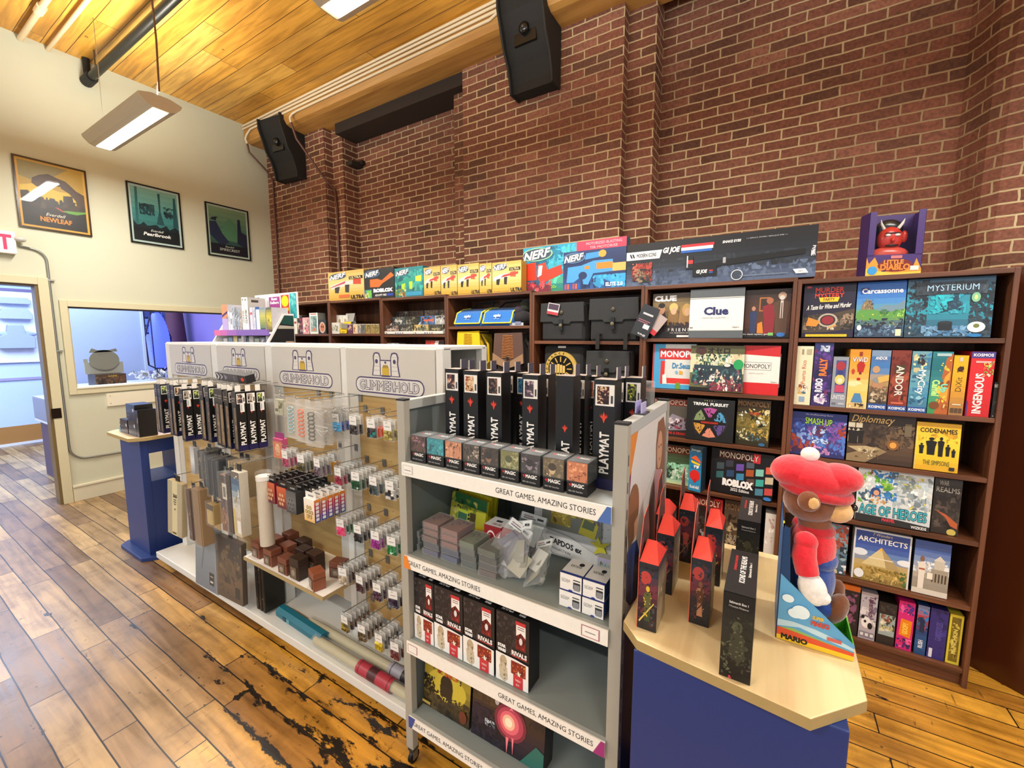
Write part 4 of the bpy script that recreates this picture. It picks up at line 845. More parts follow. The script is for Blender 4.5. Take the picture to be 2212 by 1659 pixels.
# ---- third shelf
C3 = 1.070
shelf_box(1410, 1484, 941, 862, 2.80, C3, .055, [G_('#2a2422', '#3a2c2a', '#5a4f4a', '#3a2f2c'), ('p', [(.1, .75), (.95, .95), (1, .4), (.6, .35)], '#57514a'), ('p', [(.3, .3), (.55, .6), (.9, .5), (1, .2), (.2, .12)], '#8a8492'), B_(16, ['#c8bcc4', '#4a2a30', '#8a3a48', '#e0dade'], .3, .2, 1, .5, .09), R_(0, .82, 1, .99, '#7a2f28'), T('MONOPOLY', .55, .905, .12, '#c9bfae', w=1.05, b=.01), T('DUNGEONS & DRAGONS', .6, .085, .07, '#c8332f', w=1.0, b=.03)], 'dark brown property trading game with a grey dragon, left of the quiz game', side='#2c2422', tilt=.03)
shelf_box(1480, 1583, 954, 864, 2.768, C3, .06, [R_(0, 0, 1, 1, '#1b1c1e'), R_(0, .985, 1, 1, '#3a3d40'), T('TRIVIAL PURSUIT', .5, .875, .075, '#eef0f0', w=.74, b=.04), E_(.5, .44, .37, .37, '#303234'), E_(.5, .44, .355, .355, '#161718')] +
    [('p', [(.5 + .34*math.cos(a + .08), .44 + .36*math.sin(a + .08)), (.5 + .34*math.cos(a + .5), .44 + .36*math.sin(a + .5)), (.5 + .34*math.cos(a + .95), .44 + .36*math.sin(a + .95)), (.5 + .12*math.cos(a + .7), .44 + .13*math.sin(a + .7)), (.5 + .12*math.cos(a + .3), .44 + .13*math.sin(a + .3))], c) for a, c in zip([0.0, 1.047, 2.094, 3.1416, 4.19, 5.236], ['#4f9cc8', '#b04f98', '#7f9268', '#c8923c', '#d88a72', '#5c4a86'])] +
    [B_(30, ['#1a1a1a', '#2c2428'], .2, .15, .8, .75, .04), R_(.30, .39, .68, .49, '#2a0f0c'), T('DUNGEONS & DRAGONS', .5, .44, .045, '#d8402c', w=.36, b=.03)] + [E_(.38 + .05*i, .96, .009, .011, c) for i, c in enumerate(['#7ac04a', '#e0c84a', '#d8a03c', '#d8d8d8', '#8a8a8a', '#4a6a8a'])],
    'black quiz game box with a ring of coloured wedges', side='#141517', tilt=.05)
shelf_box(1587, 1660, 962, 864, 2.785, C3, .055, [G_('#2c2618', '#4c4a34', '#8a7c3a', '#3f3520', '#2f2616'), B_(60, ['#20241e', '#d8dcd0', '#3a6a50', '#b89a48', '#1d2a30', '#5c8a9c', '#e0d8a8', '#6a5a30'], .02, .1, .98, .8, .08), R_(0, .83, .9, .98, '#3a2a18'), T('MONOPOLY', .5, .905, .11, '#8a6a44', w=.95, b=.02), T('CLASSIC', .55, .70, .06, '#c03a30', w=.3, b=.03), E_(.8, .05, .1, .035, '#3a6a98')], 'gold and green adventure property trading game, right of the quiz game', side='#1c1712', rside='#191410', tilt=.03, rz=-.1)
# ---- fourth shelf
C4 = .758
shelf_box(1425, 1493, 1046, 963, 2.80, C4, .055, [G_('#bfe0c0', '#6fa884', '#4a6a48', '#3f4a34', '#2f2a22'), B_(40, ['#9ad8b8', '#d0ecd8', '#4c8068', '#2c4438', '#88b89c'], .05, .12, 1, .55, .12), R_(0, .78, 1, .98, '#5c2c1c'), T('MONOPOLY', .6, .88, .13, '#d8cbb4', w=1.1, b=.01), R_(0, 0, 1, .05, '#c8d8a0')], 'property trading game with a mint green bank note picture', side='#2b2a22', tilt=.03)
shelf_box(1485, 1514, 1059, 966, 2.73, C4, .07, [G_('#2a8ac0', '#2a94cc', '#1f7ab0', '#2c3c50'), R_(0, .9, 1, 1, '#26343c'), T('Jenga', .5, .93, .07, '#8a9aa0', w=.8, b=.04), ('p', [(.1, .74), (.5, .82), (.92, .70), (.9, .66), (.4, .72)], '#e8602c'), ('p', [(.15, .70), (.9, .64), (.85, .60), (.2, .64)], '#f0d020'), E_(.5, .36, .42, .13, '#d92b2c'), R_(.4, .2, .6, .28, '#c02426'), B_(5, ['#f4f4f0', '#4a2a70'], .2, .52, .8, .6, .15), T('Kool-Aid', .5, .10, .08, '#f4f6f8', w=.72, b=.03)], 'tall narrow blue box with a red blob, on the edge of the shelf', side='#1f2f3a', rz=-.25)
_rob = [G_('#15161a', '#1b1c22', '#17181c')]
_rob += [('p', [(a + .0, b), (a + .12, b + .02), (a + .12, b + .17), (a, b + .15)], c) for a, b, c in [(.10, .52, '#3f4f56'), (.10, .32, '#35676a'), (.25, .6, '#3a3c48'), (.27, .38, '#2f4a70'), (.42, .55, '#6a4fa8'), (.43, .34, '#3f86b0'), (.58, .46, '#a8542c'), (.58, .64, '#505a6a'), (.73, .5, '#7fc4b8'), (.74, .28, '#3fa8a0'), (.88, .36, '#c4b89a'), (.88, .58, '#d8624a'), (.88, .12, '#c44a48'), (.74, .08, '#4a8098'), (.6, .26, '#5c4a40')]]
shelf_box(1530, 1668, 1074, 978, 2.775, C4, .06, _rob + [R_(.12, .78, .78, .98, '#3a211c'), R_(.68, .78, .79, .98, '#c0303a'), T('MONOPOLY', .45, .88, .13, '#cfc4b4', w=.62, b=.01), T('ROBLOX', .46, .26, .17, '#f2f2f2', w=.50, b=.08), T('2022 Edition', .5, .12, .07, '#e6e6e6', w=.3, b=.02), E_(.93, .05, .06, .04, '#3a7ac8')], 'wide black property trading game with a grid of small coloured pictures', side='#121216', tilt=.08, rz=-.1)
# ---- fifth shelf
C5 = .43
shelf_box(1475, 1557, 1165, 1075, 2.785, C5, .05, [R_(0, 0, 1, 1, '#c8302e'), R_(0, 0, .78, 1, '#221c1c'), B_(16, ['#3a3030', '#8a8a8a', '#4a4040'], .1, .1, .75, .6, .12), R_(.0, .80, .96, .97, '#8a2420'), T('MONOPOLY', .5, .885, .13, '#e8ddcc', w=.86, b=.01), T('777', .9, .5, .05, '#f0b0a0', rot=90)], 'red and black property trading game low on the shelf behind the maple stand', side='#b02a2a', tilt=.03)
shelf_box(1560, 1640, 1175, 1086, 2.785, C5, .05, [G_('#3a2e26', '#5c4a38', '#3f3026'), B_(26, ['#2a211c', '#8a7a60', '#463a2e', '#a89878'], 0, .05, 1, .7, .12), T('MONOPOLY', .5, .86, .13, '#8a6c50', w=.95, b=.01), T('DRAGON', .4, .2, .12, '#a8a090', w=.6, b=.0)], 'brown property trading game low on the shelf, right of the red one', side='#2e251f', tilt=.03)
shelf_box(1648, 1672, 1195, 1110, 2.775, C5, .2, [R_(0, 0, 1, 1, '#dcdad4'), B_(5, ['#c8a8a4', '#f0eeea'], .1, .3, .9, .9, .3)], 'narrow white spine-out box low on the shelf behind the black figure boxes', side='#cfccc6')
# ================================================================ TOY BLASTERS and long box on top of the bookcases
def blaster(c1, c2, c3, u0=.10, v0=.28, k=1.0):
    """generic printed toy blaster outline"""
    return [('p', [(u0, v0 + .22*k), (u0 + .34*k, v0 + .34*k), (u0 + .62*k, v0 + .34*k), (u0 + .62*k, v0 + .24*k), (u0 + .3*k, v0 + .16*k), (u0 + .02*k, v0 + .10*k)], c1),
            ('p', [(u0 + .40*k, v0 + .22*k), (u0 + .52*k, v0 + .22*k), (u0 + .50*k, v0 - .04*k), (u0 + .40*k, v0 - .02*k)], c2),
            ('p', [(u0 + .62*k, v0 + .38*k), (u0 + .82*k, v0 + .40*k), (u0 + .82*k, v0 + .20*k), (u0 + .62*k, v0 + .22*k)], c3),
            ('p', [(u0 + .12*k, v0 + .15*k), (u0 + .26*k, v0 + .18*k), (u0 + .22*k, v0 - .04*k), (u0 + .12*k, v0 - .02*k)], c2)]
def nerf_logo(u=.28, v=.84, w=.48, h=.17, ring='#c9b27a'):
    return [E_(u, v, w*.56, h*.72, ring), E_(u, v, w*.50, h*.60, '#3c4a5c'), ('t', 'NERF', u, v, h, '#26303c', {'w': w, 'b': .075, 'sh': .25, 'slope': .12, 'fill': '#ffffff', 'fb': .035})]

def topbox(l, r, yb, yt, ops, label, d=.08, Y=2.80, name='toy_blaster_box', cat='toy box', **kw):
    a, b = hit(l, yb, 1, Y).x, hit(r, yb, 1, Y).x
    i = 6 if b > .1 else max(0, int((a + b + 9.24) / 2 / .8)); z = [2.07, 2.065, 2.055, 2.040, 2.026, 2.020, 2.005][min(i, 6)]
    z = kw.pop('z', z)
    h = hit((l + r) / 2, yt, 1, Y).z - z
    return carton(name, label, cat, a + .0008, b - .0008, z, h, Y, d, ops, **kw)
gold = [G_('#c49a3c', '#d8b254', '#e6cb86', '#e8c87c', '#d8a850')]
ult = [R_(.60, .70, .97, .80, '#1d1b1a'), T('ULTRA', .78, .75, .075, '#d8c890', w=.30, b=.03)]
topbox(711, 788, 650, 585, gold + blaster('#d6d4ce', '#3a3636', '#c84a34', .06, .30, 1.05) + [('p', [(.02, .45), (.1, .5), (.5, .66), (.48, .58)], '#b84a58')] + nerf_logo() + ult + [R_(.3, .10, .6, .2, '#d86a34'), T('ULTRA', .82, .10, .13, '#1a1816', w=.36, b=.04)], 'golden toy blaster box at the left end above the bookcases', side='#b88c34', group=None, z=2.065)
topbox(788, 853, 646, 580, [R_(0, 0, 1, 1, '#1e2022'), ('p', [(.2, .4), (.5, .38), (.62, .5), (1, .72), (.9, .84), (.6, .6), (.45, .66), (.2, .66)], '#e8702a'), R_(0, .0, .25, .32, '#3c7aa0'), B_(8, ['#6ac04a', '#e0d890'], .02, .03, .24, .3, .1), T('ROBLOX', .63, .27, .13, '#ffffff', w=.64, b=.08), T('ADOPT ME!', .55, .11, .07, '#e8e8e8', w=.38, b=.03), R_(.76, .07, .96, .15, '#2a48b0')] + nerf_logo(ring='#5a7aa0'), 'black toy blaster box with an orange blaster', side='#141516', z=2.062)
topbox(854, 915, 644, 577, [G_('#2a6a7a', '#2f8a88', '#1f7a80', '#2a8c90'), B_(16, ['#3aa69c', '#1a5a66', '#4fb8a0'], 0, .2, 1, .9, .15)] + blaster('#2aa088', '#b8e03a', '#d8ec4a', .12, .3) + [B_(12, ['#a8c060', '#d8d890', '#6a8a3c', '#a04a3c'], .0, .02, .4, .3, .1), R_(.4, .05, .95, .18, '#3a9ac0')] + nerf_logo(ring='#3fa0a8'), 'teal toy blaster box with a green and lime dinosaur blaster', side='#1f6a70', z=2.055)
gb = gold + blaster('#e0ddd6', '#2e2a28', '#d8603c', .04, .30, .95) + [('p', [(.30, .50), (.9, .58), (.9, .66), (.4, .58)], '#c84a3c')] + nerf_logo() + ult + [R_(.05, .06, .6, .16, '#d8a23c'), T('ULTRA', .85, .09, .12, '#1a1816', w=.40, b=.04)]
for l, r, yb, yt, lab in ((916, 952, 641, 577, 'first narrow golden toy blaster box, right of the teal one'), (953, 988, 639.5, 573, 'second narrow golden toy blaster box from the teal one'), (989, 1035, 638.5, 570, 'third golden toy blaster box from the teal one'),
                         (1036, 1062, 637, 569, 'narrowest golden toy blaster box, half covered by its right neighbour'), (1063, 1126, 634.5, 565, 'wide golden toy blaster box at the right end of the golden row')):
    topbox(l, r, yb, yt, gb, lab, side='#b88c34', seed=l, z=2.055 if r < 965 else 2.040)
topbox(1130, 1351, 626, 524, [G_('#2f8a5c', '#2a8ca8', '#1f8fb0', '#2a9cc0'), B_(30, ['#1f7a98', '#3fb0c8', '#58c0a0', '#186080'], 0, .2, .6, .98, .09), R_(.55, .75, 1, 1, '#d23c58'), T('MOTORIZED BLASTING', .8, .94, .05, '#f0c0c8', w=.32, b=0), T('TIR MOTORISE', .8, .86, .05, '#f0c0c8', w=.25, b=0), ('p', [(.02, .3), (.03, .66), (.14, .68), (.15, .3)], '#e23a22'), ('p', [(.17, .3), (.16, .62), (.24, .66), (.26, .5), (.40, .58), (.42, .4), (.3, .3), (.2, .22)], '#e8402a'), ('p', [(.16, .36), (.17, .60), (.21, .6), (.2, .4)], '#f2f0ee'), B_(20, ['#c83848', '#e05a60', '#7a2a3a'], .0, .02, .3, .28, .05), T('20x', .33, .14, .07, '#8ad03a', w=.06)] + nerf_logo(.15, .84, .30, .20, '#8ac0a0'),
       'large teal and red toy blaster box standing behind a blue one', side='#1d6c86', Y=2.90, z=2.026, d=.08)
topbox(1216, 1351, 623, 539, [G_('#2a5c9c', '#26396a', '#223058', '#2a3a68'), B_(12, ['#3aa0d8', '#1d2c54'], .3, .02, 1, .35, .12), ('p', [(.06, .2), (.08, .6), (.3, .62), (.5, .72), (.8, .72), (.82, .42), (.5, .4), (.42, .12), (.34, .14), (.32, .36), (.18, .2)], '#4a9ad8'), E_(.33, .36, .07, .1, '#24345e'), ('p', [(.36, .76), (.6, .80), (.6, .94), (.38, .92)], '#3f90d0'), E_(.64, .88, .06, .09, '#f0a040'), R_(.55, .5, .8, .66, '#e8862c'), R_(.8, .42, 1, .62, '#eab060'), R_(.36, .52, .44, .6, '#e8862c')] +
       [R_(.03 + .045*i, .03, .06 + .045*i, .16, ['#d84a3c', '#e06a4a', '#2a5cb8'][i % 3]) for i in range(6)] + [T('ELITE 2.0', .83, .10, .10, '#e8eef4', w=.26, b=.04)] + nerf_logo(.18, .83, .34, .19, '#5a80b0'), 'dark blue toy blaster box with a light blue blaster, in front of the teal one', side='#22305a', Y=2.785, z=2.026, d=.07)
topbox(1352, 1760, 607, 508, [G_('#5c6c88', '#42506a', '#2c3542', '#1b2028', '#15181d', '#14171b'), B_(40, ['#52627a', '#5c6c86', '#47566e', '#3c4a60'], .0, .02, 1, .36, .03), B_(24, ['#2a3038', '#20252c', '#262c34'], .0, .3, 1, .6, .03), ('p', [(0, .82), (.22, .82), (.205, .63), (0, .63)], '#e9ecee'), T('MODERN ICONS', .125, .725, .09, '#24262a', w=.12, b=.03), ('p', [(.03, .68), (.04, .68), (.03, .77), (.02, .77)], '#24262a'), ('p', [(.045, .68), (.055, .68), (.045, .77), (.035, .77)], '#24262a'),
       R_(.33, .81, .51, .87, '#c8303a'), R_(.33, .745, .505, .81, '#f0f0ee'), R_(.33, .69, .50, .745, '#2a62b8'), T('GI JOE', .275, .775, .16, '#f4f4f2', w=.10, b=.05, sh=.25), T('SNAKE EYES', .60, .845, .055, '#e8eaec', w=.095, b=.04, sh=.2), T('1:1 REPLICA SWORD / REPLIQUE EPEE 1:1', .77, .865, .03, '#b8bcc2', w=.19, b=0), ('p', [(.36, .42), (.42, .45), (.75, .52), (.95, .56), (.95, .46), (.6, .36), (.42, .33)], '#0d0f12'),
       E_(.10, .33, .065, .22, '#7a2a24'), B_(26, ['#a83c2c', '#5c201c', '#c8604a'], .04, .12, .165, .55, .02), B_(20, ['#1c1d20', '#4a4640', '#8a7c60', '#2c2a28'], .055, .1, .15, .42, .02), R_(.36, .33, .40, .60, '#1a1c20'), R_(.372, .44, .40, .52, '#d03c34'), R_(.365, .36, .372, .62, '#c8ccd0'), R_(.56, .40, .575, .52, '#a8acb2'), R_(.40, .15, .53, .36, '#101214'), T('GI JOE', .45, .245, .10, '#f0f0ee', w=.06, b=.05, sh=.2), R_(.49, .25, .51, .28, '#c8303a'), R_(.49, .21, .51, .24, '#2a62b8'),
       E_(.635, .13, .03, .11, '#eceef0'), E_(.635, .13, .026, .096, '#3c4656'), R_(.65, .10, .88, .115, '#7a8698'), ('p', [(.90, .17), (.955, .17), (.97, .08), (.915, .08)], '#eceef0'), T('36+', .935, .125, .04, '#24262a', w=.02, b=0), B_(8, ['#c8ccd4'], .975, .4, .995, .6, .01)],
       'very long black and grey collectible box lying along the top of the bookcases', side='#1a1d22', rside='#14161a', Y=2.79, z=2.021, d=.09, name='collectible_box', cat='toy box')
t = thing('figure_box', 'purple window box with a red horned face, standing alone on the rightmost bookcase', 'toy box', (hit(1928, 590, 1, 2.83).x, 2.83, 2.0052), .28)
w, h, d = .115, .315, .09; pu = '#43286e'
m = MB(); m.box(-w, w, d - .004, d, 0, h, pu); m.box(-w, w, 0, d, 0, .003, pu); m.box(-w, -w + .03, 0, .003, .10, h, pu); m.box(w - .03, w, 0, .003, .10, h, pu); m.box(-w, w, 0, .003, 0, .105, pu)
m.box(-w, -w + .002, 0, d, 0, h, '#3a2260'); m.box(w - .002, w, 0, d, 0, h, '#3a2260')
m.art((-w, 0, 0), (2*w, 0, 0), (0, 0, .105), [('p', [(0, 0), (1, 0), (1, .3), (.9, .8), (.85, .4), (.6, .3), (.3, .2), (.15, .9), (.05, .6), (0, .9)], '#ee9a30'), ('p', [(0, 0), (1, 0), (1, .2), (.5, .15), (.1, .3), (0, .4)], '#f6c84a'), E_(.53, .5, .32, .3, '#7a1f1a'), T('LITTLE', .5, .66, .20, '#e8902c', w=.36, b=.04), T('DIABLO', .53, .42, .30, '#e8862c', w=.54, b=.05), R_(.44, .82, .64, .95, '#e07a7a'), E_(.12, .28, .09, .2, '#3a9ad8'), R_(.8, .25, .95, .45, '#f0e8d8')])
m.build('box', 'print', t)
m = MB(); m.box(-w + .03, w - .03, .002, .004, .105, h - .002, '#ffffff'); m.build('window', 'pane', t)
m = MB(); rd = '#d43a2c'
m.ell(0.0, .055, .19, .055, .028, .062, rd); m.ell(.062, .06, .20, .016, .012, .03, rd); m.ell(.0, .052, .115, .085, .028, .038, '#e0584a'); m.ell(-.005, .045, .085, .045, .026, .03, '#8f8f7a')
m.ell(.0, .068, .245, .06, .022, .045, '#1a1718'); m.ell(-.02, .028, .205, .012, .006, .007, '#f4f0ea'); m.ell(.02, .028, .205, .012, .006, .007, '#f4f0ea'); m.ell(0, .025, .18, .009, .012, .014, rd)
m.box(-.03, .03, .026, .03, .212, .218, '#3a1512'); m.ell(.0, .030, .155, .03, .008, .006, '#2a1010')
for s in (-1, 1): m.tube([(s*.03, .05, .24), (s*.045, .045, .265), (s*.05, .04, .285)], [.008, .006, .001], '#f0ece6', 8)
m.build('figure', 'gloss', t)

# ================================================================ SMALL GAMES, bookcases 1 to 3
def small(l, r, yb, yt, Y, z, d, ops, label, name='card_game', cat='card game', **kw): return shelf_box(l, r, yb, yt, Y, z, d, ops, label, cat=cat, name=name, **kw)
K1 = 1.733
small(631, 642.5, 717, 681, 2.78, K1, .12, [R_(0, 0, 1, 1, '#dcd8c8'), R_(.1, .55, .9, .66, '#a03a34'), T('Gloom', .4, .25, .4, '#8a8474', rot=90, hu=1, w=.25)], 'white box with a red band, first on the far left bookcase', side='#c8c4b4')
small(643, 654, 717, 682, 2.79, K1, .08, [R_(0, 0, 1, 1, '#3a2c30'), B_(10, ['#8a3a44', '#c8b8b0', '#5a4044'], 0, .1, 1, .95, .25)], 'dark red small box beside the white banded one', side='#2c2226')
small(654.5, 669, 717, 686, 2.785, K1, .06, [R_(0, 0, 1, 1, '#d8a0a4'), B_(14, ['#e8c8b8', '#6a4a54', '#c86a70', '#f0e0c8'], .08, .1, .92, .9, .2)], 'pink small card game on the far left bookcase', side='#b88488')
small(670, 688, 717.5, 676, 2.77, K1, .09, [R_(0, 0, 1, 1, '#e8e8e4'), R_(.12, .1, .88, .86, '#8aa8a4'), R_(.15, .92, .85, .96, '#c84a44'), ('p', [(.25, .15), (.5, .32), (.75, .15)], '#e0784a'), B_(8, ['#5c7a7c', '#b8c8c0', '#3f5054'], .15, .3, .85, .82, .2)], 'taller white framed card game with a teal picture', side='#b8bab4', rside='#8a8c86')
small(689, 705, 717.5, 691, 2.765, K1, .05, [R_(0, 0, 1, 1, '#2c3034'), E_(.5, .45, .4, .4, '#d8c0a4'), E_(.5, .45, .3, .3, '#c87a60'), E_(.38, .5, .07, .08, '#2c2420'), E_(.62, .5, .07, .08, '#2c2420')], 'dark card game with a round pale face mask', side='#23272a')
small(713.5, 734, 719, 697, 2.77, K1, .05, [R_(0, 0, 1, 1, '#e2e2dc'), B_(8, ['#8a9070', '#b8bca8', '#5c6048'], .2, .2, .85, .8, .14)], 'white card box with a small olive picture, lower one left of the yellow box', side='#cfcfc8')
for _i, _n in enumerate(('left', 'middle', 'right')):
    small(716.5 + 11.8*_i, 728 + 11.8*_i, 697, 681, 2.83, 1.793, .1, [R_(0, 0, 1, 1, '#dcdcd4'), E_(.5, .5, .2, .22, '#a89468')], _n + ' white box with a gold egg behind the card boxes', side='#c8c8c0')
m = MB(); m.box(-.11, .11, 0, .12, 0, .057, '#c9c9c1'); tag(m.build('carton_tray', 'print', loc=(-3.755, 2.83, K1 + .001)), 'plain white carton under the boxes with gold eggs', 'carton')
t = thing('counter_display', 'open yellow counter box with its lid folded up', 'display box', (hit(742, 719, 1, 2.768).x, 2.768, K1 + .001))
m = MB(); ye = '#f0d21c'
m.box(-.055, .055, 0, .004, 0, .04, ye); m.box(-.055, .055, 0, .06, 0, .004, ye); m.prism([(0, 0), (.06, 0), (.06, .12), (0, .045)], -.055, -.051, ye, plane='yz'); m.prism([(0, 0), (.06, 0), (.06, .12), (0, .045)], .051, .055, '#d8bc18', plane='yz'); m.box(-.055, .055, .056, .06, 0, .12, ye)
m.art((-.055, 0, 0), (.11, 0, 0), (0, 0, .04), [T('PARTY', .5, .4, .35, '#7a6a10', w=.5)]); m.build('box', 'print', t)
m = MB(); m.box(-.05, .05, .02, .024, .05, .10, '#8f9088'); m.build('card', 'print', t)
m = MB(); m.M = Matrix.Translation((0, .058, .12)) @ Matrix.Rotation(-.3, 4, 'X'); m.box(-.06, .08, 0, .003, 0, .09, '#9a9892'); m.build('lid', 'print', t)
for i, (l, r, c, lab) in enumerate(((751, 762, ['#6a3c5c', '#d8b8a0', '#3f2a40'], 'small purple tuck box right of the yellow box'), (763, 773, ['#e0c8a0', '#a8604a', '#e8dcc8'], 'small cream tuck box right of the purple one'), (773.5, 781, ['#8a8a90', '#d8c880', '#4c5058'], 'small grey and yellow tuck box'), (781.5, 789.5, ['#7a7870', '#5c5a54'], 'small plain grey tuck box'),
                                     (790, 800.5, ['#a8925c', '#7a6a3c'], 'first olive gold tuck box at the right end of the shelf'), (801, 811, ['#a08a58', '#746438'], 'second olive gold tuck box at the right end of the shelf'), (811.5, 820, ['#a8985c', '#6c6036'], 'last olive gold tuck box against the shelf side'))):
    small(l, r, 720, 700, 2.775, K1, .03, [R_(0, 0, 1, 1, c[0]), B_(8, c, .1, .1, .9, .9, .3), R_(0, .95, 1, 1, '#d8d4c4')], lab, name='tuck_box', seed=i, side=c[-1])
# stepped white trays with tin-size boxes
K3 = 1.722
epc = [('#5c4a44', '#c8b4a8', 'epic'), ('#3c3a36', '#8a8678', ''), ('#c8b070', '#5a6a58', 'epic'), ('#4c4a40', '#a8a07c', 'epic'), ('#4a5254', '#d8d8d0', 'epic'), ('#3a3a30', '#b8a860', ''), ('#3a6aa8', '#d86a4a', 'epic'), ('#a8aaa8', '#d8d8d4', ''), ('#453c38', '#6a5c54', ''), ('#4a3c38', '#6c5850', ''), ('#5c4e46', '#7a6a60', '')]
def tray(x0, x1, label, nb, seed):
    w = (x1 - x0) / 2; t = thing('card_display_tray', label, 'display tray', (x0 + w, 2.772, K3 + .001)); m = MB(); wh = '#e4e2da'
    m.box(-w, w, 0, .004, 0, .03, wh); m.box(-w, w, 0, .19, 0, .006, wh)
    for s in (-1, 1): m.prism([(0, 0), (.19, 0), (.19, .19), (.11, .13), (.004, .03)], s*w, s*(w - .003), wh, plane='yz')
    m.box(-w, w, .085, .19, 0, .085, wh)
    m.art((-w, 0, 0), (2*w, 0, 0), (0, 0, .03), [R_(.05, .3, .09, .6, '#8a3a34'), R_(.38, .3, .42, .6, '#2a3a5c'), R_(.46, .3, .50, .6, '#3a5aa0'), R_(.54, .3, .58, .6, '#6a7a9a'), R_(.62, .3, .66, .6, '#b04a44')])
    m.build('tray', 'print', t)
    for r in range(3):
        for i in range(2):
            c1, c2, tx = epc[(r*4 + i + seed) % len(epc)] if r < 2 else epc[8 + (i + seed) % 3]
            bw = w - .006; xx = x0 + w + (-w + .003 + bw*i if i == 0 else .003); zz = K3 + [.008, .088, .150][r]; yy = 2.772 + [.008, .088, .14][r]
            lab = ['lower', 'middle', 'back'][r] + ' row ' + ['left', 'right'][i] + ' small card tin box in the ' + ['left', 'right'][seed // 2] + ' white stepped tray'
            carton('card_box', lab, 'card game', xx, xx + bw, zz, .078 if r < 2 else .07, yy, .06 if r < 1 else .045, [R_(0, 0, 1, 1, c1), B_(18, [c1, c2, '#2c2a28', '#8a867a'], .02, .05, .98, .95, .12)] + ([T(tx, .5, .5, .34, c2, w=.6, b=.05)] if tx else []), side=c1, seed=seed*9 + r*3 + i)
xa, xb, xc = hit(828, 724, 1, 2.772).x, hit(893.5, 724, 1, 2.772).x, hit(957, 724, 1, 2.772).x
xa, xc = max(xa, -3.098), min(xc, -2.357)
tray(xa, xb - .004, 'white stepped cardboard tray, left one of two', 3, 0); tray(xb, xc, 'white stepped cardboard tray, right one of two', 3, 2)
L1 = 1.36
def hband(l, r, yt, ops, lab, **kw):
    Y = 2.80; a, b = max(hit(l, 755, 1, Y).x, -3.098), min(hit(r, 755, 1, Y).x, -2.357)
    return carton('card_game', lab, 'card game', a, b, L1, hit(l, yt, 1, Y).z - L1, Y, .09, ops, **kw)
hband(828, 862, 741, [R_(0, 0, 1, 1, '#9a9a98'), ('p', [(0, .78), (.4, .98), (.5, .7), (.2, .6)], '#d8a850'), ('p', [(.42, .98), (.62, .98), (.5, .6), (.35, .6)], '#f0f0ec'), ('p', [(.62, .95), (.98, .95), (.9, .6), (.6, .6)], '#4c4e50')], 'tall grey game box with a white ribbon peeking over the slatwall stand', side='#8a8a88')
hband(919.5, 959, 735, [R_(0, 0, 1, 1, '#7a3434'), ('p', [(.02, .98), (.3, .98), (.2, .55), (.02, .6)], '#c83a34'), R_(.3, .55, .5, .98, '#d84a3c'), ('p', [(.55, .98), (.75, .98), (.45, .5), (.3, .52)], '#f0eeea'), ('p', [(.76, .97), (.98, .97), (.98, .5), (.55, .5)], '#2f302c'), B_(8, ['#16120f'], .08, .6, .3, .9, .1)], 'red game box with a white and black piano ribbon, right of the grey one', side='#5a2a2a')
m = MB(); m.ell(0, 0, 0, .10, .07, .06, '#3a4458'); tag(m.build('dice_bag', 'fabric', loc=(hit(762, 748, 1, 2.9).x, 2.9, 1.484)), 'dark blue cloth pouch barely showing over the slatwall stand', 'bag')
m = MB(); m.box(-.12, .12, -.08, .08, 0, .06, '#2c2a28'); tag(m.build('card_game', 'print', loc=(hit(762, 748, 1, 2.9).x, 2.9, 1.361)), 'black box under the dark blue pouch', 'card game')

# ================================================================ CARD CASES and BAGS, bookcases 4 and 5
def card_case(l, r, label, seed):
    z = 1.787; a, b = hit(l, 706, 1, 2.77).x, hit(r, 706, 1, 2.77).x; w = (b - a) / 2
    t = thing('card_case', label, 'case', (a + w, 2.775, z + .001)); bl = '#1c62b4'; yl = '#e8e03a'
    m = MB(); m.prism([(0, 0), (.20, 0), (.22, .10), (.10, .125), (.03, .09), (0, .05)], -w, w, bl, plane='yz'); m.build('body', 'fabric', t, .006)
    m = MB(); m.prism([(-.012, .02), (.02, .105), (.11, .14), (.22, .155), (.22, .118), (.11, .128), (.03, .095), (.0, .02)], -w + .01, w - .01, '#2a74c8', plane='yz'); m.build('flap', 'fabric', t, .004)
    m = MB()
    for xx in (-w + .012, w - .012): m.tube([(xx, -.016, .02), (xx, .01, .07), (xx, .024, .108), (xx, .11, .143), (xx, .21, .157)], .006, yl, 6)
    m.tube([(-w + .012, -.016, .022), (w - .012, -.016, .022)], .006, yl, 6); m.build('piping', 'fabric', t)
    m = MB(); m.M = Matrix.Translation((0, -.009, .050)) @ Matrix.Rotation(-.32, 4, 'X'); m.art((-.06, 0, 0), (.12, 0, 0), (0, 0, .05), [T('epic', .5, .55, .62, '#dff0f4', w=.55, b=.05), T('CARD GAME', .5, .12, .10, '#dff0f4', w=.45, b=0)], off=.004); m.build('logo', 'print', t)
    m = MB(); m.tube([(-w + .03, .20, .15), (-w + .05, .27, .20), (w - .06, .28, .21), (w - .03, .20, .155)], .007, '#15171a', 6); m.build('strap', 'fabric', t)
card_case(981, 1039, 'blue and yellow padded card case, left one', 1)
card_case(1041, 1107, 'blue and yellow padded card case, right one with a black strap', 2)
t = thing('soft_bag', 'dark crumpled soft bag with grey tags, right of the blue card cases', 'bag', (hit(1125, 706, 1, 2.84).x, 2.86, 1.788))
m = MB(); m.ell(0, 0, .06, .085, .07, .06, '#1c1a1e'); m.ell(-.02, .0, .11, .05, .05, .045, '#2c2230'); m.ell(.03, .01, .15, .05, .045, .05, '#24281f'); m.build('body', 'fabric', t)
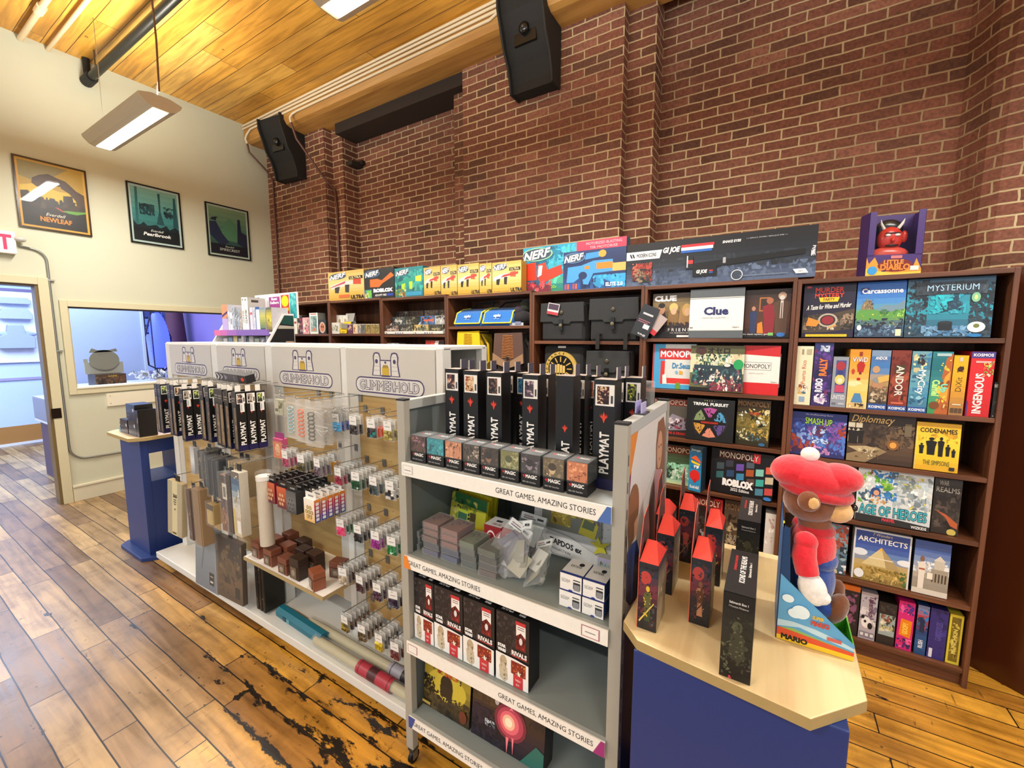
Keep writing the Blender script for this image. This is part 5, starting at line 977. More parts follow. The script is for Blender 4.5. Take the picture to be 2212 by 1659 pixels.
m = MB(); m.box(-.06, .06, -.085, -.082, .0, .022, '#b8bcc8'); m.box(-.01, .04, -.09, -.087, .01, .03, '#7a86a8'); m.build('tag', 'print', t)

def flap_bag(x, z, w, h, d, body, flap, label, point, ridges=None, strap='#1c1712', Y=2.79, rz=0):
    t = thing('backpack', label, 'bag', (x, Y, z), rz)
    m = MB(); n = 10; 
    m.box(-w/2 + .01, w/2 - .01, .035, d, .0, h - .02, body); m.build('body', 'fabric', t, .02)
    m = MB(); m.box(-w/2 + .03, w/2 - .03, .008, .04, .01, h*.38, body); m.build('pocket', 'fabric', t, .01)
    m = MB(); pts = [(-w/2 - .005, h*.30), (-w/2 + .012, h*.98), (w/2 - .012, h*1.0), (w/2 + .005, h*.30), (w*.18, h*(.30 - point*.6)), (0, h*(.30 - point)), (-w*.18, h*(.30 - point*.6))]
    m.prism(pts, -.006, .008, flap)
    m.box(-w/2 + .012, w/2 - .012, .0, d*.7, h*.97, h*.99, flap)
    if ridges:
        for i in range(15):
            zz = h*(.42 + .036*i); ww = w*(.20 - .003*i)
            m.tube([(-ww, -.007, zz), (-ww*.4, -.010, zz + .004), (ww*.4, -.010, zz - .002), (ww, -.007, zz + .002)], .0035, ridges, 5)
    m.build('flap', 'fabric', t, .003)
    m = MB(); m.box(-.012, .012, -.012, -.006, h*(.18 - point), h*(.36 - point*.5), strap); m.ell(0, -.012, h*.42, .014, .006, .017, '#3a3226'); m.ell(0, -.014, h*(.30 - point*.5), .011, .005, .013, '#3a3226'); m.build('buckle', 'gloss', t)
    m = MB(); m.tube([(w/2 - .02, .05, h*.9), (w/2 + .03, .06, h*.7), (w/2 + .035, .07, h*.3), (w/2 - .02, .06, .05)], .011, body, 6); m.build('strap', 'fabric', t)
    m = MB(); m.tube([(w/2 - .02, .034, h*.9), (w/2 + .02, .040, h*.7), (w/2 + .022, .045, h*.3), (w/2 - .03, .04, .05)], .004, strap, 6); m.build('trim', 'fabric', t)
    return t
xa = (hit(981, 770, 1, 2.79).x + hit(1045, 770, 1, 2.79).x) / 2
flap_bag(xa, 1.401, .245, .35, .2, '#e8c40a', '#f0cc0c', 'bright yellow backpack with a ridged leather flap', .12, ridges='#c8a000')
xb = (hit(1063, 770, 1, 2.79).x + hit(1134, 770, 1, 2.79).x) / 2
flap_bag(xb, 1.401, .275, .335, .2, '#2a211d', '#5c4238', 'brown backpack with orange ridges and a pale pointed flap', .14, ridges='#c07a3a')
m = MB(); a, b = .275/2, .335
m.prism([(-a - .004, b*.30), (-a, b*.52), (0, b*.30), (a, b*.52), (a + .004, b*.30), (.05, b*.215), (0, b*.17), (-.05, b*.215)], -.012, -.0075, '#9a7a5c')
o = m.build('flap_tip', 'fabric', bpy.data.objects['backpack.001'])
S5_ = 1.674
def satchel(x, z, w, h, label, tagged, Y=2.79):
    t = thing('satchel', label, 'bag', (x, Y, z)); bk = '#26282a'
    m = MB(); m.box(-w/2, w/2, .02, .15, 0, h, bk); m.build('body', 'fabric', t, .018)
    m = MB(); m.box(-w/2 + .012, w/2 - .012, .008, .03, .01, h*.52, '#222426'); m.build('pocket', 'fabric', t, .006)
    m = MB(); m.prism([(-w/2 - .004, h*.50), (-w/2 + .002, h*1.0), (w/2 - .002, h*1.0), (w/2 + .004, h*.50), (w*.22, h*.50), (w*.18, h*.44), (-w*.18, h*.44), (-w*.22, h*.50)], -.004, .012, '#2c2f31'); m.build('flap', 'fabric', t, .004)
    m = MB(); m.box(-.014, .014, -.016, -.006, h*.28, h*.56, '#1b1c1d'); m.ell(0, -.018, h*.40, .014, .006, .014, '#6a6450', 10, 6); m.ell(0, -.008, h*.74, .015, .004, .015, '#4c4636', 12, 6); m.build('buckle', 'gloss', t)
    if tagged:
        m = MB(); m.M = Matrix.Translation((-.06, -.016, h*.82)) @ Matrix.Rotation(.2, 4, 'Y'); m.box(-.045, .045, 0, .002, -.035, .045, '#d8cfd2'); m.box(-.045, .045, -.001, 0, -.035, -.015, '#b8404a'); m.box(-.04, .04, -.001, 0, .0, .04, '#4a3a4c'); m.build('tag', 'print', t)
    return t
xa = (hit(1163, 700, 1, 2.79).x + hit(1266, 700, 1, 2.79).x) / 2; satchel(xa, S5_ + .001, .335, .27, 'black satchel with a pink paper tag, upper left of the bag bookcase', True)
xb = (hit(1273, 700, 1, 2.79).x + hit(1378, 700, 1, 2.79).x) / 2; s2 = satchel(xb, S5_ + .001, .335, .285, 'black satchel with straps hanging over the shelf edge', False)
m = MB(); 
for sx in (-.09, .10): m.box(sx - .012, sx + .012, -.045, -.038, -.055, .05, '#1a1b1c'); m.box(sx - .012, sx + .012, -.04, .02, .045, .052, '#1a1b1c')
m.build('strap', 'fabric', s2)
t = thing('price_tag', 'large grey swing tag hanging on the bookcase side between bags and detective games', 'tag', (hit(1392, 690, 1, 2.72).x, 2.745, 1.80), 0, rot=(0, .40, 0))
m = MB(); m.box(-.055, .055, -.004, 0, -.10, .10, '#2f3338'); m.art((-.055, -.004, -.10), (.11, 0, 0), (0, 0, .20), [R_(.2, .7, .8, .76, '#c8ccd0'), R_(.1, .5, .8, .53, '#a06a78'), R_(.1, .44, .7, .47, '#a06a78'), R_(.5, .28, .85, .42, '#e8e8e8'), T('tag', .6, .08, .07, '#d8d8d8', w=.5)]); m.build('card', 'print', t)
m = MB(); m.M = Matrix.Rotation(.25, 4, 'Y') @ Matrix.Translation((.05, .004, 0)); m.box(-.05, .05, 0, .002, -.04, .09, '#b8a8a4'); m.box(-.05, .05, -.0008, 0, -.04, -.01, '#c8343a'); m.build('red_card', 'print', t)
# lower pair: emblem backpack and plain satchel
xa = (hit(1163, 800, 1, 2.79).x + hit(1250, 800, 1, 2.79).x) / 2
t = thing('emblem_backpack', 'black backpack with a large gold round emblem', 'bag', (xa + .02, 2.79, 1.353))
m = MB(); m.box(-.15, .17, .02, .2, 0, .29, '#1f2123'); m.build('body', 'fabric', t, .03)
m = MB(); n = 36; ro, ri = .125, .098
ring = [(ro*math.cos(2*math.pi*i/n), .12 + ro*math.sin(2*math.pi*i/n)) for i in range(n)]; m.prism(ring, .004, .02, '#c8a858')
ring = [(ri*math.cos(2*math.pi*i/n), .12 + ri*math.sin(2*math.pi*i/n)) for i in range(n)]; m.prism(ring, .001, .005, '#1a1a1a')
for k in range(12):
    a = 2*math.pi*k/12; m.prism([(.05*math.cos(a - .08), .12 + .05*math.sin(a - .08)), (.088*math.cos(a - .05), .12 + .088*math.sin(a - .05)), (.088*math.cos(a + .05), .12 + .088*math.sin(a + .05)), (.05*math.cos(a + .08), .12 + .05*math.sin(a + .08))], -.001, .002, '#c8a858')
for k in range(4): m.box(-.048 + .022*k, -.030 + .022*k, -.003, .001, .08, .155 - .006*abs(k - 1), '#d8bc70')
m.box(-.05, .045, -.003, .001, .065, .09, '#d8bc70')
for k, ch in enumerate('ENDURANCE'):
    a = math.radians(215 - k*17); m.M = Matrix.Translation((.112*math.cos(a), .0035, .12 + .112*math.sin(a))) @ Matrix.Rotation(-(a - math.pi/2), 4, 'Y'); m.art((-.008, 0, -.008), (.016, 0, 0), (0, 0, .016), [T(ch, .5, .5, .9, '#1d1a14', b=.03)]); m.M = Matrix.Identity(4)
m.build('emblem', 'gloss', t)
m = MB(); m.box(-.03, .03, .018, .03, .27, .285, '#d8d8d8'); m.build('tag', 'print', t)
xb = (hit(1266, 800, 1, 2.79).x + hit(1358, 800, 1, 2.79).x) / 2
satchel(xb, 1.346, .30, .26, 'plain charcoal satchel on the lower shelf behind the standing tube boxes', False)
# ================================================================ SLATWALL STAND (four bays, open base)
YG = 1.35; ZB = 0.095
st = thing('slatwall_stand', 'long white slatwall stand with four castle-logo header panels', 'display stand', (-2.46, YG + .15, 0))
SO = Vector((-2.46, YG + .15, 0))
def sp_(name, mb, mat, bevel=0, parent=None):
    mb.V = [tuple(Vector(v) - SO) for v in mb.V]
    o = mb.build(name, mat, parent or st, bevel); return o
wh = '#dfe0da'
m = MB(); m.box(-3.86, -1.157, 1.175, 1.86, .048, ZB, wh); m.box(-3.82, -1.18, 1.23, 1.80, 0, .048, '#2c2a27'); sp_('base', m, 'paintmetal', .004)
posts = [(-3.84, -3.77), (-3.143, -3.062), (-2.497, -2.425), (-1.815, -1.772), (-1.195, -1.157)]
for a, b in posts:
    m = MB(); m.box(a, b, YG - .012, YG + .045, ZB, 1.655, wh); sp_('upright', m, 'paintmetal', .004)
    m = MB(); m.box(a, b, YG + .27, YG + .31, ZB, 1.655, wh); sp_('upright', m, 'paintmetal', .004)
m = MB(); m.box(-3.84, -1.157, YG - .004, YG + .30, 1.645, 1.662, '#e9ebe8'); sp_('top_cap', m, 'paintmetal', .003)
tans = [(-3.70, -3.21), (-3.0, -2.575), (-2.345, -1.885), (-1.705, -1.205)]
def castle(mb, O, U, V, w):
    """line-drawn castle with two round towers and a gate"""
    ol, fl = '#4a3a66', '#d9d8d2'
    ops = [('p', [(.04, .02), (.10, .55), (.08, .80), (.12, .96), (.20, 1.0), (.30, .97), (.34, .80), (.34, .68), (.66, .68), (.66, .80), (.70, .97), (.80, 1.0), (.88, .96), (.92, .80), (.90, .55), (.96, .02)], ol),
           ('p', [(.08, .05), (.135, .55), (.12, .80), (.16, .93), (.26, .93), (.31, .80), (.31, .05)], fl), ('p', [(.92, .05), (.865, .55), (.88, .80), (.84, .93), (.74, .93), (.69, .80), (.69, .05)], fl),
           ('p', [(.34, .05), (.34, .64), (.66, .64), (.66, .05)], fl)] + [('r', .35 + .065*i, .64, .385 + .065*i, .69, ol) for i in range(5)] + \
          [E_(.21, .62, .045, .09, ol), E_(.79, .62, .045, .09, ol), E_(.5, .58, .03, .05, ol), ('p', [(.39, .05), (.39, .36), (.44, .48), (.56, .48), (.61, .36), (.61, .05)], '#c9a832'), R_(.36, .0, .64, .06, ol)] + \
          [('r', .10, y, .31, y + .008, '#8f8a98') for y in (.25, .42, .80)] + [('r', .69, y, .90, y + .008, '#8f8a98') for y in (.25, .42, .80)] + [('r', .43 + .045*i, .36, .44 + .045*i, .47, ol) for i in range(4)]
    mb.art(O, U, V, ops)
def pill(mb, x0, x1, z0, z1, y):
    def rr(x0, x1, z0, z1):
        r = (z1 - z0)/2; pts = []
        for i in range(9): a = math.pi/2 + math.pi*i/8; pts.append((x0 + r + r*math.cos(a), (z0 + z1)/2 + r*math.sin(a)))
        for i in range(9): a = -math.pi/2 + math.pi*i/8; pts.append((x1 - r + r*math.cos(a), (z0 + z1)/2 + r*math.sin(a)))
        return pts
    for k, (d, c) in enumerate(((0, '#cfcec8'), (.003, '#4a3a66'), (.0095, '#d6d5cf'))):
        mb.add([(p[0], y - .0004*(k + 1), p[1]) for p in rr(x0 + d, x1 - d, z0 + d, z1 - d)], [tuple(range(17, -1, -1))[::-1]], c)
for i in range(4):
    xa, xb = posts[i][1] + .002, posts[i+1][0] - .002; w = xb - xa; cx = (xa + xb)/2
    m = MB(); hz = 1.425; yf = YG - .014
    m.box(xa, xb, yf, YG + .02, hz, 1.645, '#c9c7bf')
    cw = w*.35; castle(m, (cx - cw/2 - .01, yf, 1.52), (cw, 0, 0), (0, 0, .112), cw)
    pill(m, xa + w*.11, xb - w*.10, 1.436, 1.518, yf)
    m.art((xa + w*.11, yf - .0018, 1.436), (w*.79, 0, 0), (0, 0, .082), [T('GLIMMERHOLD', .5, .5, .60, '#4a3a66', w=.86, b=.04, fill='#d6d5cf', fb=0)])
    sp_('header_panel', m, 'paintmetal')
    a, b = tans[i]
    m = MB(); m.box(xa, a, YG - .002, YG + .012, .30, hz, '#c9c8c0'); m.box(b, xb, YG - .002, YG + .012, .30, hz, '#c9c8c0'); sp_('side_trim', m, 'paintmetal')
    m = MB(); m.box(a, b, YG + .002, YG + .02, .30, hz, '#b6965c')
    zs = [1.37, 1.12, .877, .635, .392]; n = 3 if i == 2 else 2
    for z in zs + [1.245, 1.0, .755, .51]:
        big = z in (1.245, 1.0, .755, .51)
        if big: m.box(a, b, YG - .0005, YG + .003, z - .0012, z + .0012, '#6a5230')
        else:
            for k in range(n):
                u0 = a + (b - a)*(k + .08)/n; u1 = a + (b - a)*(k + .86)/n
                m.box(u0, u1, YG - .001, YG + .003, z - .002, z + .002, '#15110c')
    sp_('slat_panel', m, 'mdf')
    m = MB(); m.box(xa, xb, YG + .295, YG + .305, .30, 1.645, '#cfcec8'); sp_('rear_panel', m, 'paintmetal')
HOOKS = []
def hook(x, z, ln=.145, plate=True, bay=''):
    m = MB()
    if plate: m.box(x - .011, x + .011, YG - .0055, YG + .001, z - .028, z + .006, '#8d9092')
    m.tube([(x, YG, z + .002), (x, YG - ln, z + .008), (x, YG - ln - .008, z + .020)], .0022, '#a9abaa', 6)
    sp_('hook', m, 'metal')

# ---------------------------------------------------------------- packs of dice, last bay
LBL = '#e8e8e4'
def dice_proto(cols, wrap='#c9ccd4', lab=None):
    w, h = .055, .088
    t = thing('dice_pack', 'x', 'dice pack')
    m = MB(); m.box(-w/2, w/2, -.006, .006, -h, .0, wrap); m.box(-w/2 - .0025, w/2 + .0025, -.0006, .0006, -h - .002, .004, wrap); m.build('blister', 'cloudy', t)
    m = MB(); R = random.Random(hash(cols[0]) % 1000)
    for r in range(3):
        for c in range(3):
            m.M = Matrix.Translation((-.016 + .016*c + R.uniform(-.002, .002), -.004, -.052 - .0125*r)) @ Euler((R.uniform(0, 3), R.uniform(0, 3), R.uniform(0, 3))).to_matrix().to_4x4()
            s = .0062; m.box(-s, s, -s, s, -s, s, R.choice(cols))
    m.M = Matrix.Identity(4)
    m.box(-w/2 + .004, w/2 - .004, -.0045, .0045, -h + .003, -.044, cols[0])
    m.build('dice', 'gloss', t)
    m = MB(); m.box(-w/2 + .006, w/2 - .004, -.0068, -.0062, -.042, -.004, LBL); m.art((-w/2 + .006, -.0068, -.042), (w - .01, 0, 0), (0, 0, .038), [R_(.2, .38, .8, .46, '#8a8d90'), R_(.3, .8, .5, .86, '#6a6d70')]); m.build('price_label', 'print', t)
    return t
PEGX = [hit(789.5, 876, 1, YG).x, hit(827, 880, 1, YG).x, hit(865, 885, 1, YG).x, hit(900, 890, 1, YG).x]
ZR = [1.362, 1.112, .868, .628, .388]; rown = ['top', 'second', 'third', 'fourth', 'lowest']; pegn = ['leftmost', 'second', 'third', 'rightmost']
DC = {(0, 0): [('sky blue', ['#1f93d8', '#37a8e0'], 1), ('navy and teal', ['#1d4a8c', '#22706c', '#2a3f9a'], 2)], (0, 1): [('charcoal', ['#2f2d30', '#4a484c', '#232226'], 2)], (0, 2): [('black and turquoise', ['#2b262c', '#2c9a98', '#3a3036'], 1), ('orange', ['#e8521f', '#f06a2c'], 2)], (0, 3): [('gold flecked', ['#a8984c', '#d8cc88', '#7a6c34'], 2)],
      (1, 0): [('wine red', ['#8c2c44', '#a83c54'], 2), ('dark grey', ['#4a4a50', '#3a3c42'], 2), ('golden', ['#b88a2c', '#d0a23c'], 2)], (1, 1): [('bottle green', ['#1f5a3c', '#174a30'], 2), ('smoky', ['#54565a', '#44464a'], 3)], (1, 2): [('slate', ['#3c4846', '#2c3634'], 2), ('leaf green', ['#2a6a3a', '#348048'], 3)], (1, 3): [('white speckled', ['#e6e4e0', '#1c1a1c', '#c8c6c2'], 3)],
      (2, 0): [('hot pink', ['#d83a72', '#e85a8c'], 1), ('emerald', ['#1f6a4c', '#2a7a58'], 2), ('clear grey', ['#7a7c80', '#64666a'], 3)], (2, 1): [('black marbled', ['#2a3036', '#1e2228', '#4a5058'], 5)], (2, 2): [('magenta', ['#8c2a80', '#a0389a'], 2), ('dark plum', ['#3c2c40', '#2c2030'], 4)], (2, 3): [('grass green', ['#2a7a44', '#38904f'], 4)],
      (3, 0): [('cream flecked', ['#c8bca8', '#a89880', '#e0d8c8'], 1), ('dark brown', ['#3c2a28', '#4c3634'], 5)], (3, 1): [('dark maroon', ['#3a2026', '#4c2a32'], 5)], (3, 2): [('plum', ['#40283a', '#523448'], 5)], (3, 3): [('dark violet', ['#3a2c44', '#2c2238'], 4)],
      (4, 0): [('olive gold', ['#7a6c2c', '#a08c3c', '#5a4f20'], 1), ('mixed dark', ['#3a3440', '#2a3a5a', '#7a5a3c'], 5)], (4, 1): [('bronze', ['#6a5430', '#54442a'], 5)], (4, 2): [('bright gold', ['#c8b030', '#e0cc4c', '#a89020'], 1), ('grey', ['#5a5a60', '#4a4a50'], 4)], (4, 3): [('red brown', ['#6a3434', '#7a4040'], 3)]}
for (r, p), groups in DC.items():
    x = PEGX[p]; z = ZR[r]; hook(x, z + .006, .17); y = YG - .165; k = 0
    for cn, cols, n in groups:
        first = dice_proto(cols); lab = f'{cn} dice pack on the {pegn[p]} hook of the {rown[r]} row, last bay'; g = f'{cn} dice packs, {rown[r]} row {pegn[p]} hook'
        for i in range(n):
            o = first if i == 0 else dup(first, (0, 0, 0)); o.location = (x, y, z); o.rotation_euler = (.05, 0, RNG.uniform(-.12, .12) + (.10 if k == 0 else 0))
            o['label'] = lab
            if n > 1: o['group'] = g
            y += .024; k += 1
m = MB(); m.box(-.09, .09, -.02, .02, -.12, 0, '#5c1f2c'); tag(m.build('dice_tray', 'print', loc=(-1.27, 1.30, .30 + .13)), 'dark red flat box hanging below the lowest dice packs beside the grey shelf unit', 'dice tray')

# ---------------------------------------------------------------- third bay
def ring_pack(x, y, z, col, label, n=1, group=None, white=False):
    t = thing('wrist_band_pack', label, 'accessory pack', (x, y, z), RNG.uniform(-.05, .05), group=group); w, h = .105, .185
    m = MB(); m.box(-w/2, w/2, -.012, .010, -h, -.018, '#dfe3e6'); m.box(-w/2 - .004, w/2 + .004, -.0008, .0008, -h - .004, .012, '#e6e9ea'); m.build('blister', 'cloudy', t)
    m = MB()
    if white:
        for k in range(2):
            for s in range(2): m.tube([(-w/2 + .01, -.013, -.04 - .08*k), (0, -.014, -.07 - .08*k + .02*s), (w/2 - .01, -.013, -.03 - .09*k)], .0012, '#f4f6f8', 5)
        m.tube([(-w/2 + .008, -.0135, -.105), (w/2 - .008, -.0135, -.108)], .0012, '#f4f6f8', 5)
        for s in range(4): m.tube([(.0, -.008, -.03 - .04*s), (.02, -.008, -.05 - .035*s)], .002, '#8a8e94', 5)
    else:
        for k in range(7):
            pts = [(-.018 + .021*math.cos(2*math.pi*i/10), -.002 + .004*math.sin(2*math.pi*i/10), -.045 - .018*k + .008*math.sin(2*math.pi*i/10)) for i in range(11)]
            m.tube(pts, .0032, col, 6, cap=False)
    m.build('bands', 'gloss', t)
    m = MB(); m.box(-w/2, w/2, -.0020, .0020, -.016, .014, '#e9ebea'); m.build('hang_tab', 'cloudy', t)
    return t
bx3 = [(-1.915, 1.14, '#9fc4cc', 'clear pack of pale blue ring bands, third bay top row', False), (-1.80, 1.12, '#e8703a', 'clear pack of orange ring bands, third bay top row', False), (-1.69, 1.10, '#4a463e', 'clear pack of black ring bands, third bay top row', False)]
for x, y, c, lab, wv in bx3: ring_pack(x, y, 1.408, c, lab); hook(x, 1.418, .26)
for i in range(3): ring_pack(-1.69, 1.145 + .045*i, 1.41, '#d8dade', 'clear pack with white lines behind the black ring bands', group='clear packs with white lines behind the black ring bands', white=True)
t = thing('elastic_cord_pack', 'small pack of olive cord with a barcode, left of the ring band packs', 'accessory pack', (-2.02, 1.14, 1.40))
m = MB(); m.box(-.035, .035, -.008, .008, -.075, .0, '#a8a890'); m.art((-.035, -.008, -.075), (.07, 0, 0), (0, 0, .075), [R_(.05, .1, .5, .9, '#b8b4a0'), R_(.1, .2, .45, .4, '#5c5a4c'), B_(14, ['#8a8440', '#5c5830', '#c8c090'], .52, .1, .97, .9, .14)]); m.build('pack', 'print', t)
m = MB(); m.box(-.04, .04, -.010, .010, -.08, .02, '#d8dad4'); m.build('bag', 'clear', t); hook(-2.02, 1.42, .20)
# second row of the third bay
def small_pack(x, y, z, cols, label, group=None, w=.052, h=.08, lab=True, n=1, name='dice_pack'):
    f = dice_proto(cols)
    for i in range(n):
        o = f if i == 0 else dup(f, (0, 0, 0)); o.location = (x, y + .022*i, z); o['label'] = label; o.rotation_euler = (.06, 0, RNG.uniform(-.1, .1))
        if n > 1: o['group'] = group or label
for x, n, cols, lab in ((-1.99, 3, ['#b04a6a', '#8a3450'], 'rose red dice pack in the second row of the third bay'), (-1.86, 3, ['#4c4a34', '#6a664a'], 'olive dice pack in the second row of the third bay'), (-1.735, 3, ['#6a5a68', '#54485a'], 'mauve dice pack in the second row of the third bay')):
    small_pack(x, 1.135, 1.155, cols, lab, n=n); hook(x, 1.165, .22)
small_pack(-1.735, 1.21, 1.16, ['#c8902c', '#e0b04c'], 'amber dice pack behind the mauve ones in the third bay', n=2)
t = thing('acrylic_dice_box', 'small box with a pink top and hexagon window at the left of the third bay', 'dice box', (-2.10, 1.16, 1.19))
m = MB(); m.box(-.04, .04, 0, .03, -.10, 0, '#b04a6c', top='#e86a9c'); m.art((-.04, 0, -.10), (.08, 0, 0), (0, 0, .10), [R_(0, 0, 1, .85, '#c87a5c'), ('p', [(.2, .45), (.35, .75), (.65, .75), (.8, .45), (.65, .15), (.35, .15)], '#d8a88a'), B_(8, ['#8a4a3a', '#e8c8a8'], .25, .2, .75, .7, .08)]); m.build('box', 'print', t)
m = MB(); m.box(-.04, .04, .012, .014, 0, .03, '#8a2c6c'); m.build('hang_tab', 'print', t)
# honeycomb dice boxes, third row
def hex_box(x, y, z, style, label, group=None):
    t = thing('honeycomb_dice_box', label, 'dice box', (x, y, z), 0, group=group); w, h, d = .078, .105, .028
    base = {'cream': '#e6dcc8', 'dark': '#4a2430', 'grey': '#5c5f62'}[style]
    m = MB(); m.box(-w/2, w/2, 0, d, -h, 0, base, right={'cream': '#5c3aa0', 'dark': '#8a2440', 'grey': '#2c2e32'}[style], top={'cream': '#f2eee8', 'dark': '#2a1a20', 'grey': '#2c2e32'}[style])
    hexs = []
    for (u, v) in ((.36, .62), (.62, .62), (.23, .42), (.49, .42), (.75, .42), (.36, .22), (.62, .22)):
        hexs.append(('p', [(u + .13*math.cos(math.radians(a)), v + .10*math.sin(math.radians(a))) for a in range(30, 390, 60)], {'cream': '#8a7040', 'dark': '#b07a5a', 'grey': '#8a8c8e'}[style]))
        hexs.append(('p', [(u + .095*math.cos(math.radians(a)), v + .075*math.sin(math.radians(a))) for a in range(30, 390, 60)], {'cream': '#c8b070', 'dark': '#d8a880', 'grey': '#3c3e40'}[style]))
    ops = [G_(*{'cream': ('#e0b060', '#ecdcc0', '#f0ece4'), 'dark': ('#5c2438', '#a84a30', '#c8603a'), 'grey': ('#3a3c40', '#6a6c70', '#54565a')}[style])] + hexs
    m.art((-w/2, 0, -h), (w, 0, 0), (0, 0, h), ops)
    if style == 'cream':
        m.art((w/2, 0, -h), (0, d, 0), (0, 0, h), [G_('#2a5aa8', '#5c3aa0', '#a8306a', '#d8304c', '#f0a030')] + [R_(.22, .06 + .17*i, .78, .19 + .17*i, '#eef0f4') for i in range(5)])
    m.build('box', 'print', t)
    m = MB(); m.box(-w/2, w/2, .010, .012, 0, .028, {'cream': '#e6e4e0', 'dark': '#1c1416', 'grey': '#1d1d20'}[style]); m.box(-w/2 + .02, w/2 - .02, .0095, .010, .008, .016, '#8a8a8a'); m.build('hang_tab', 'print', t)
    return t
for x, y, stl, n, nm in ((-2.07, 1.10, 'dark', 6, 'first'), (-1.955, 1.09, 'dark', 6, 'second'), (-1.86, 1.08, 'grey', 6, 'third')):
    for i in range(n):
        hex_box(x - .01, y + .031*i, .985, stl if i or stl != 'grey' else 'grey', f'{"black and orange" if stl == "dark" else "dark grey"} honeycomb dice box on the {nm} hook of the third bay', group=f'honeycomb dice boxes on the {nm} hook of the third bay')
    hook(x - .01, 1.005, .24)
for i in range(5): hex_box(-1.738, 1.085 + .033*i, .975, 'cream', 'cream honeycomb dice box with a rainbow side strip, right end of the row', group='cream honeycomb dice boxes')
hook(-1.738, 1.0, .25)
# white shelf with brown deck cases
sh = thing('bracket_shelf', 'white shelf jutting out of the slatwall, carrying brown deck cases', 'shelf', (-1.98, 1.21, .52))
m = MB(); m.box(-.355, .325, -.135, .125, .0, .018, '#f0f0ec'); m.box(-.355, .325, -.137, -.134, .0, .018, '#a89468'); m.box(.3255, .327, -.135, .125, 0, .018, '#b09c70'); m.build('board', 'gloss', sh)
m = MB()
for s in (-.30, .27): m.prism([(.125, 0), (.125, -.06), (-.08, 0)], s, s + .004, '#c8c8c4', plane='yz')
m.build('bracket', 'paintmetal', sh)
def deck_case(x, y, col, label, h=.085, rz=0.0, glass=True):
    t = thing('deck_case', label, 'deck case', (x, y, .5388), rz); w, d = .075, .055
    m = MB(); m.box(-w/2, w/2, 0, d, 0, h, col); m.box(-w/2 - .001, w/2 + .001, -.001, d + .001, h*.62, h*.66, mix_hex(col)); m.build('case', 'print', t, .003)
    m = MB(); m.box(-w*.30, w*.30, -.004, .0, .008, h*.60, '#6a5c50' if glass else '#2c2620'); m.ell(0, -.004, h*.33, w*.2, .002, h*.16, '#8f8578', 12, 6); m.build('clasp', 'gloss', t)
    return t
def mix_hex(c): 
    return '#2a1812'
brn = '#7a4632'
spots = [(-2.265, 1.10, brn, 'front left brown leather deck case with a rounded flap', .085), (-2.235, 1.165, brn, 'brown deck case directly behind the front left one', .085), (-2.21, 1.235, brn, 'rearmost brown deck case at the left of the white shelf', .09),
         (-2.13, 1.09, '#7c4834', 'second brown deck case from the left at the shelf edge', .085), (-2.10, 1.155, brn, 'brown deck case behind the second one from the left', .088), (-2.075, 1.225, '#3c2820', 'dark brown deck case at the back of the white shelf', .088),
         (-1.99, 1.085, '#744230', 'third brown deck case from the left at the shelf edge', .082), (-1.965, 1.16, '#34221b', 'nearly black deck case behind the third brown one', .10), (-1.88, 1.165, '#3a261c', 'dark deck case in the middle of the white shelf', .10)]
for x, y, c, lab, h in spots: deck_case(x, y, c, lab, h)
deck_case(-1.895, 1.088, '#2e1e17', 'tall black deck case with a clear cover, fourth at the shelf edge', .105)
deck_case(-1.755, 1.085, '#8a4e34', 'reddish brown deck case with a silver front standing alone at the shelf edge', .085, -.3)
deck_case(-1.735, 1.20, '#70402e', 'brown deck case with a silver crest at the right end of the shelf', .08, .25)
# rolls on the base
t = thing('octagonal_box', 'teal eight-sided box lying on the white base', 'box', (-2.12, 1.245, ZB + .034), math.radians(-2))
m = MB(); oc = [(.036*math.cos(math.radians(a)), .034*math.sin(math.radians(a))) for a in [22.5 + 45*i for i in range(8)]]
m.prism(oc, -.21, .21, '#0f6a80', plane='yz'); m.build('body', 'print', t)
m = MB(); m.box(-.13, -.10, -.037, -.030, -.010, .012, '#0a4658'); m.box(-.095, -.065, -.0365, -.030, -.010, .012, '#5c9aa4'); m.build('closure', 'print', t)
def tube_roll(x0, x1, y, r, band, bx, label, ops):
    t = thing('clear_tube', label, 'tube', ((x0 + x1)/2, y, ZB + r*1.04 + .0008)); c = (x0 + x1)/2
    m = MB(); m.tube([(x0 - c, 0, 0), (x1 - c, 0, 0)], r, '#d8d4bc', 18); m.build('tube', 'cloudy', t)
    m = MB(); m.tube([(x0 - c + .005, 0, 0), (x1 - c - .005, 0, 0)], r*.72, '#b9b08c', 14); m.build('rolled_mat', 'matte', t)
    m = MB(); m.tube([(bx[0] - c, 0, 0), (bx[1] - c, 0, 0)], r*1.02, band, 18, cap=False)
    for u in (.08, .92): xx = bx[0] - c + (bx[1] - bx[0])*u; m.tube([(xx - .002, 0, 0), (xx + .002, 0, 0)], r*1.04, '#5c1f24' if ops == 'r' else '#2a2a30', 18, cap=False)
    u = .5; xx = (bx[0] + bx[1])/2 - c; m.tube([(xx - .035, 0, 0), (xx + .02, 0, 0)], r*1.03, '#4a2228' if ops == 'r' else '#2c2a34', 18, cap=False)
    m.build('label_band', 'print', t)
tube_roll(-1.95, -1.17, 1.213, .030, '#a83444', (-1.60, -1.37), 'clear tube with a red label band, nearest the floor edge', 'r')
tube_roll(-2.10, -1.17, 1.283, .030, '#9a98a4', (-1.46, -1.22), 'clear tube with a grey label band, behind the red banded one', 'g')

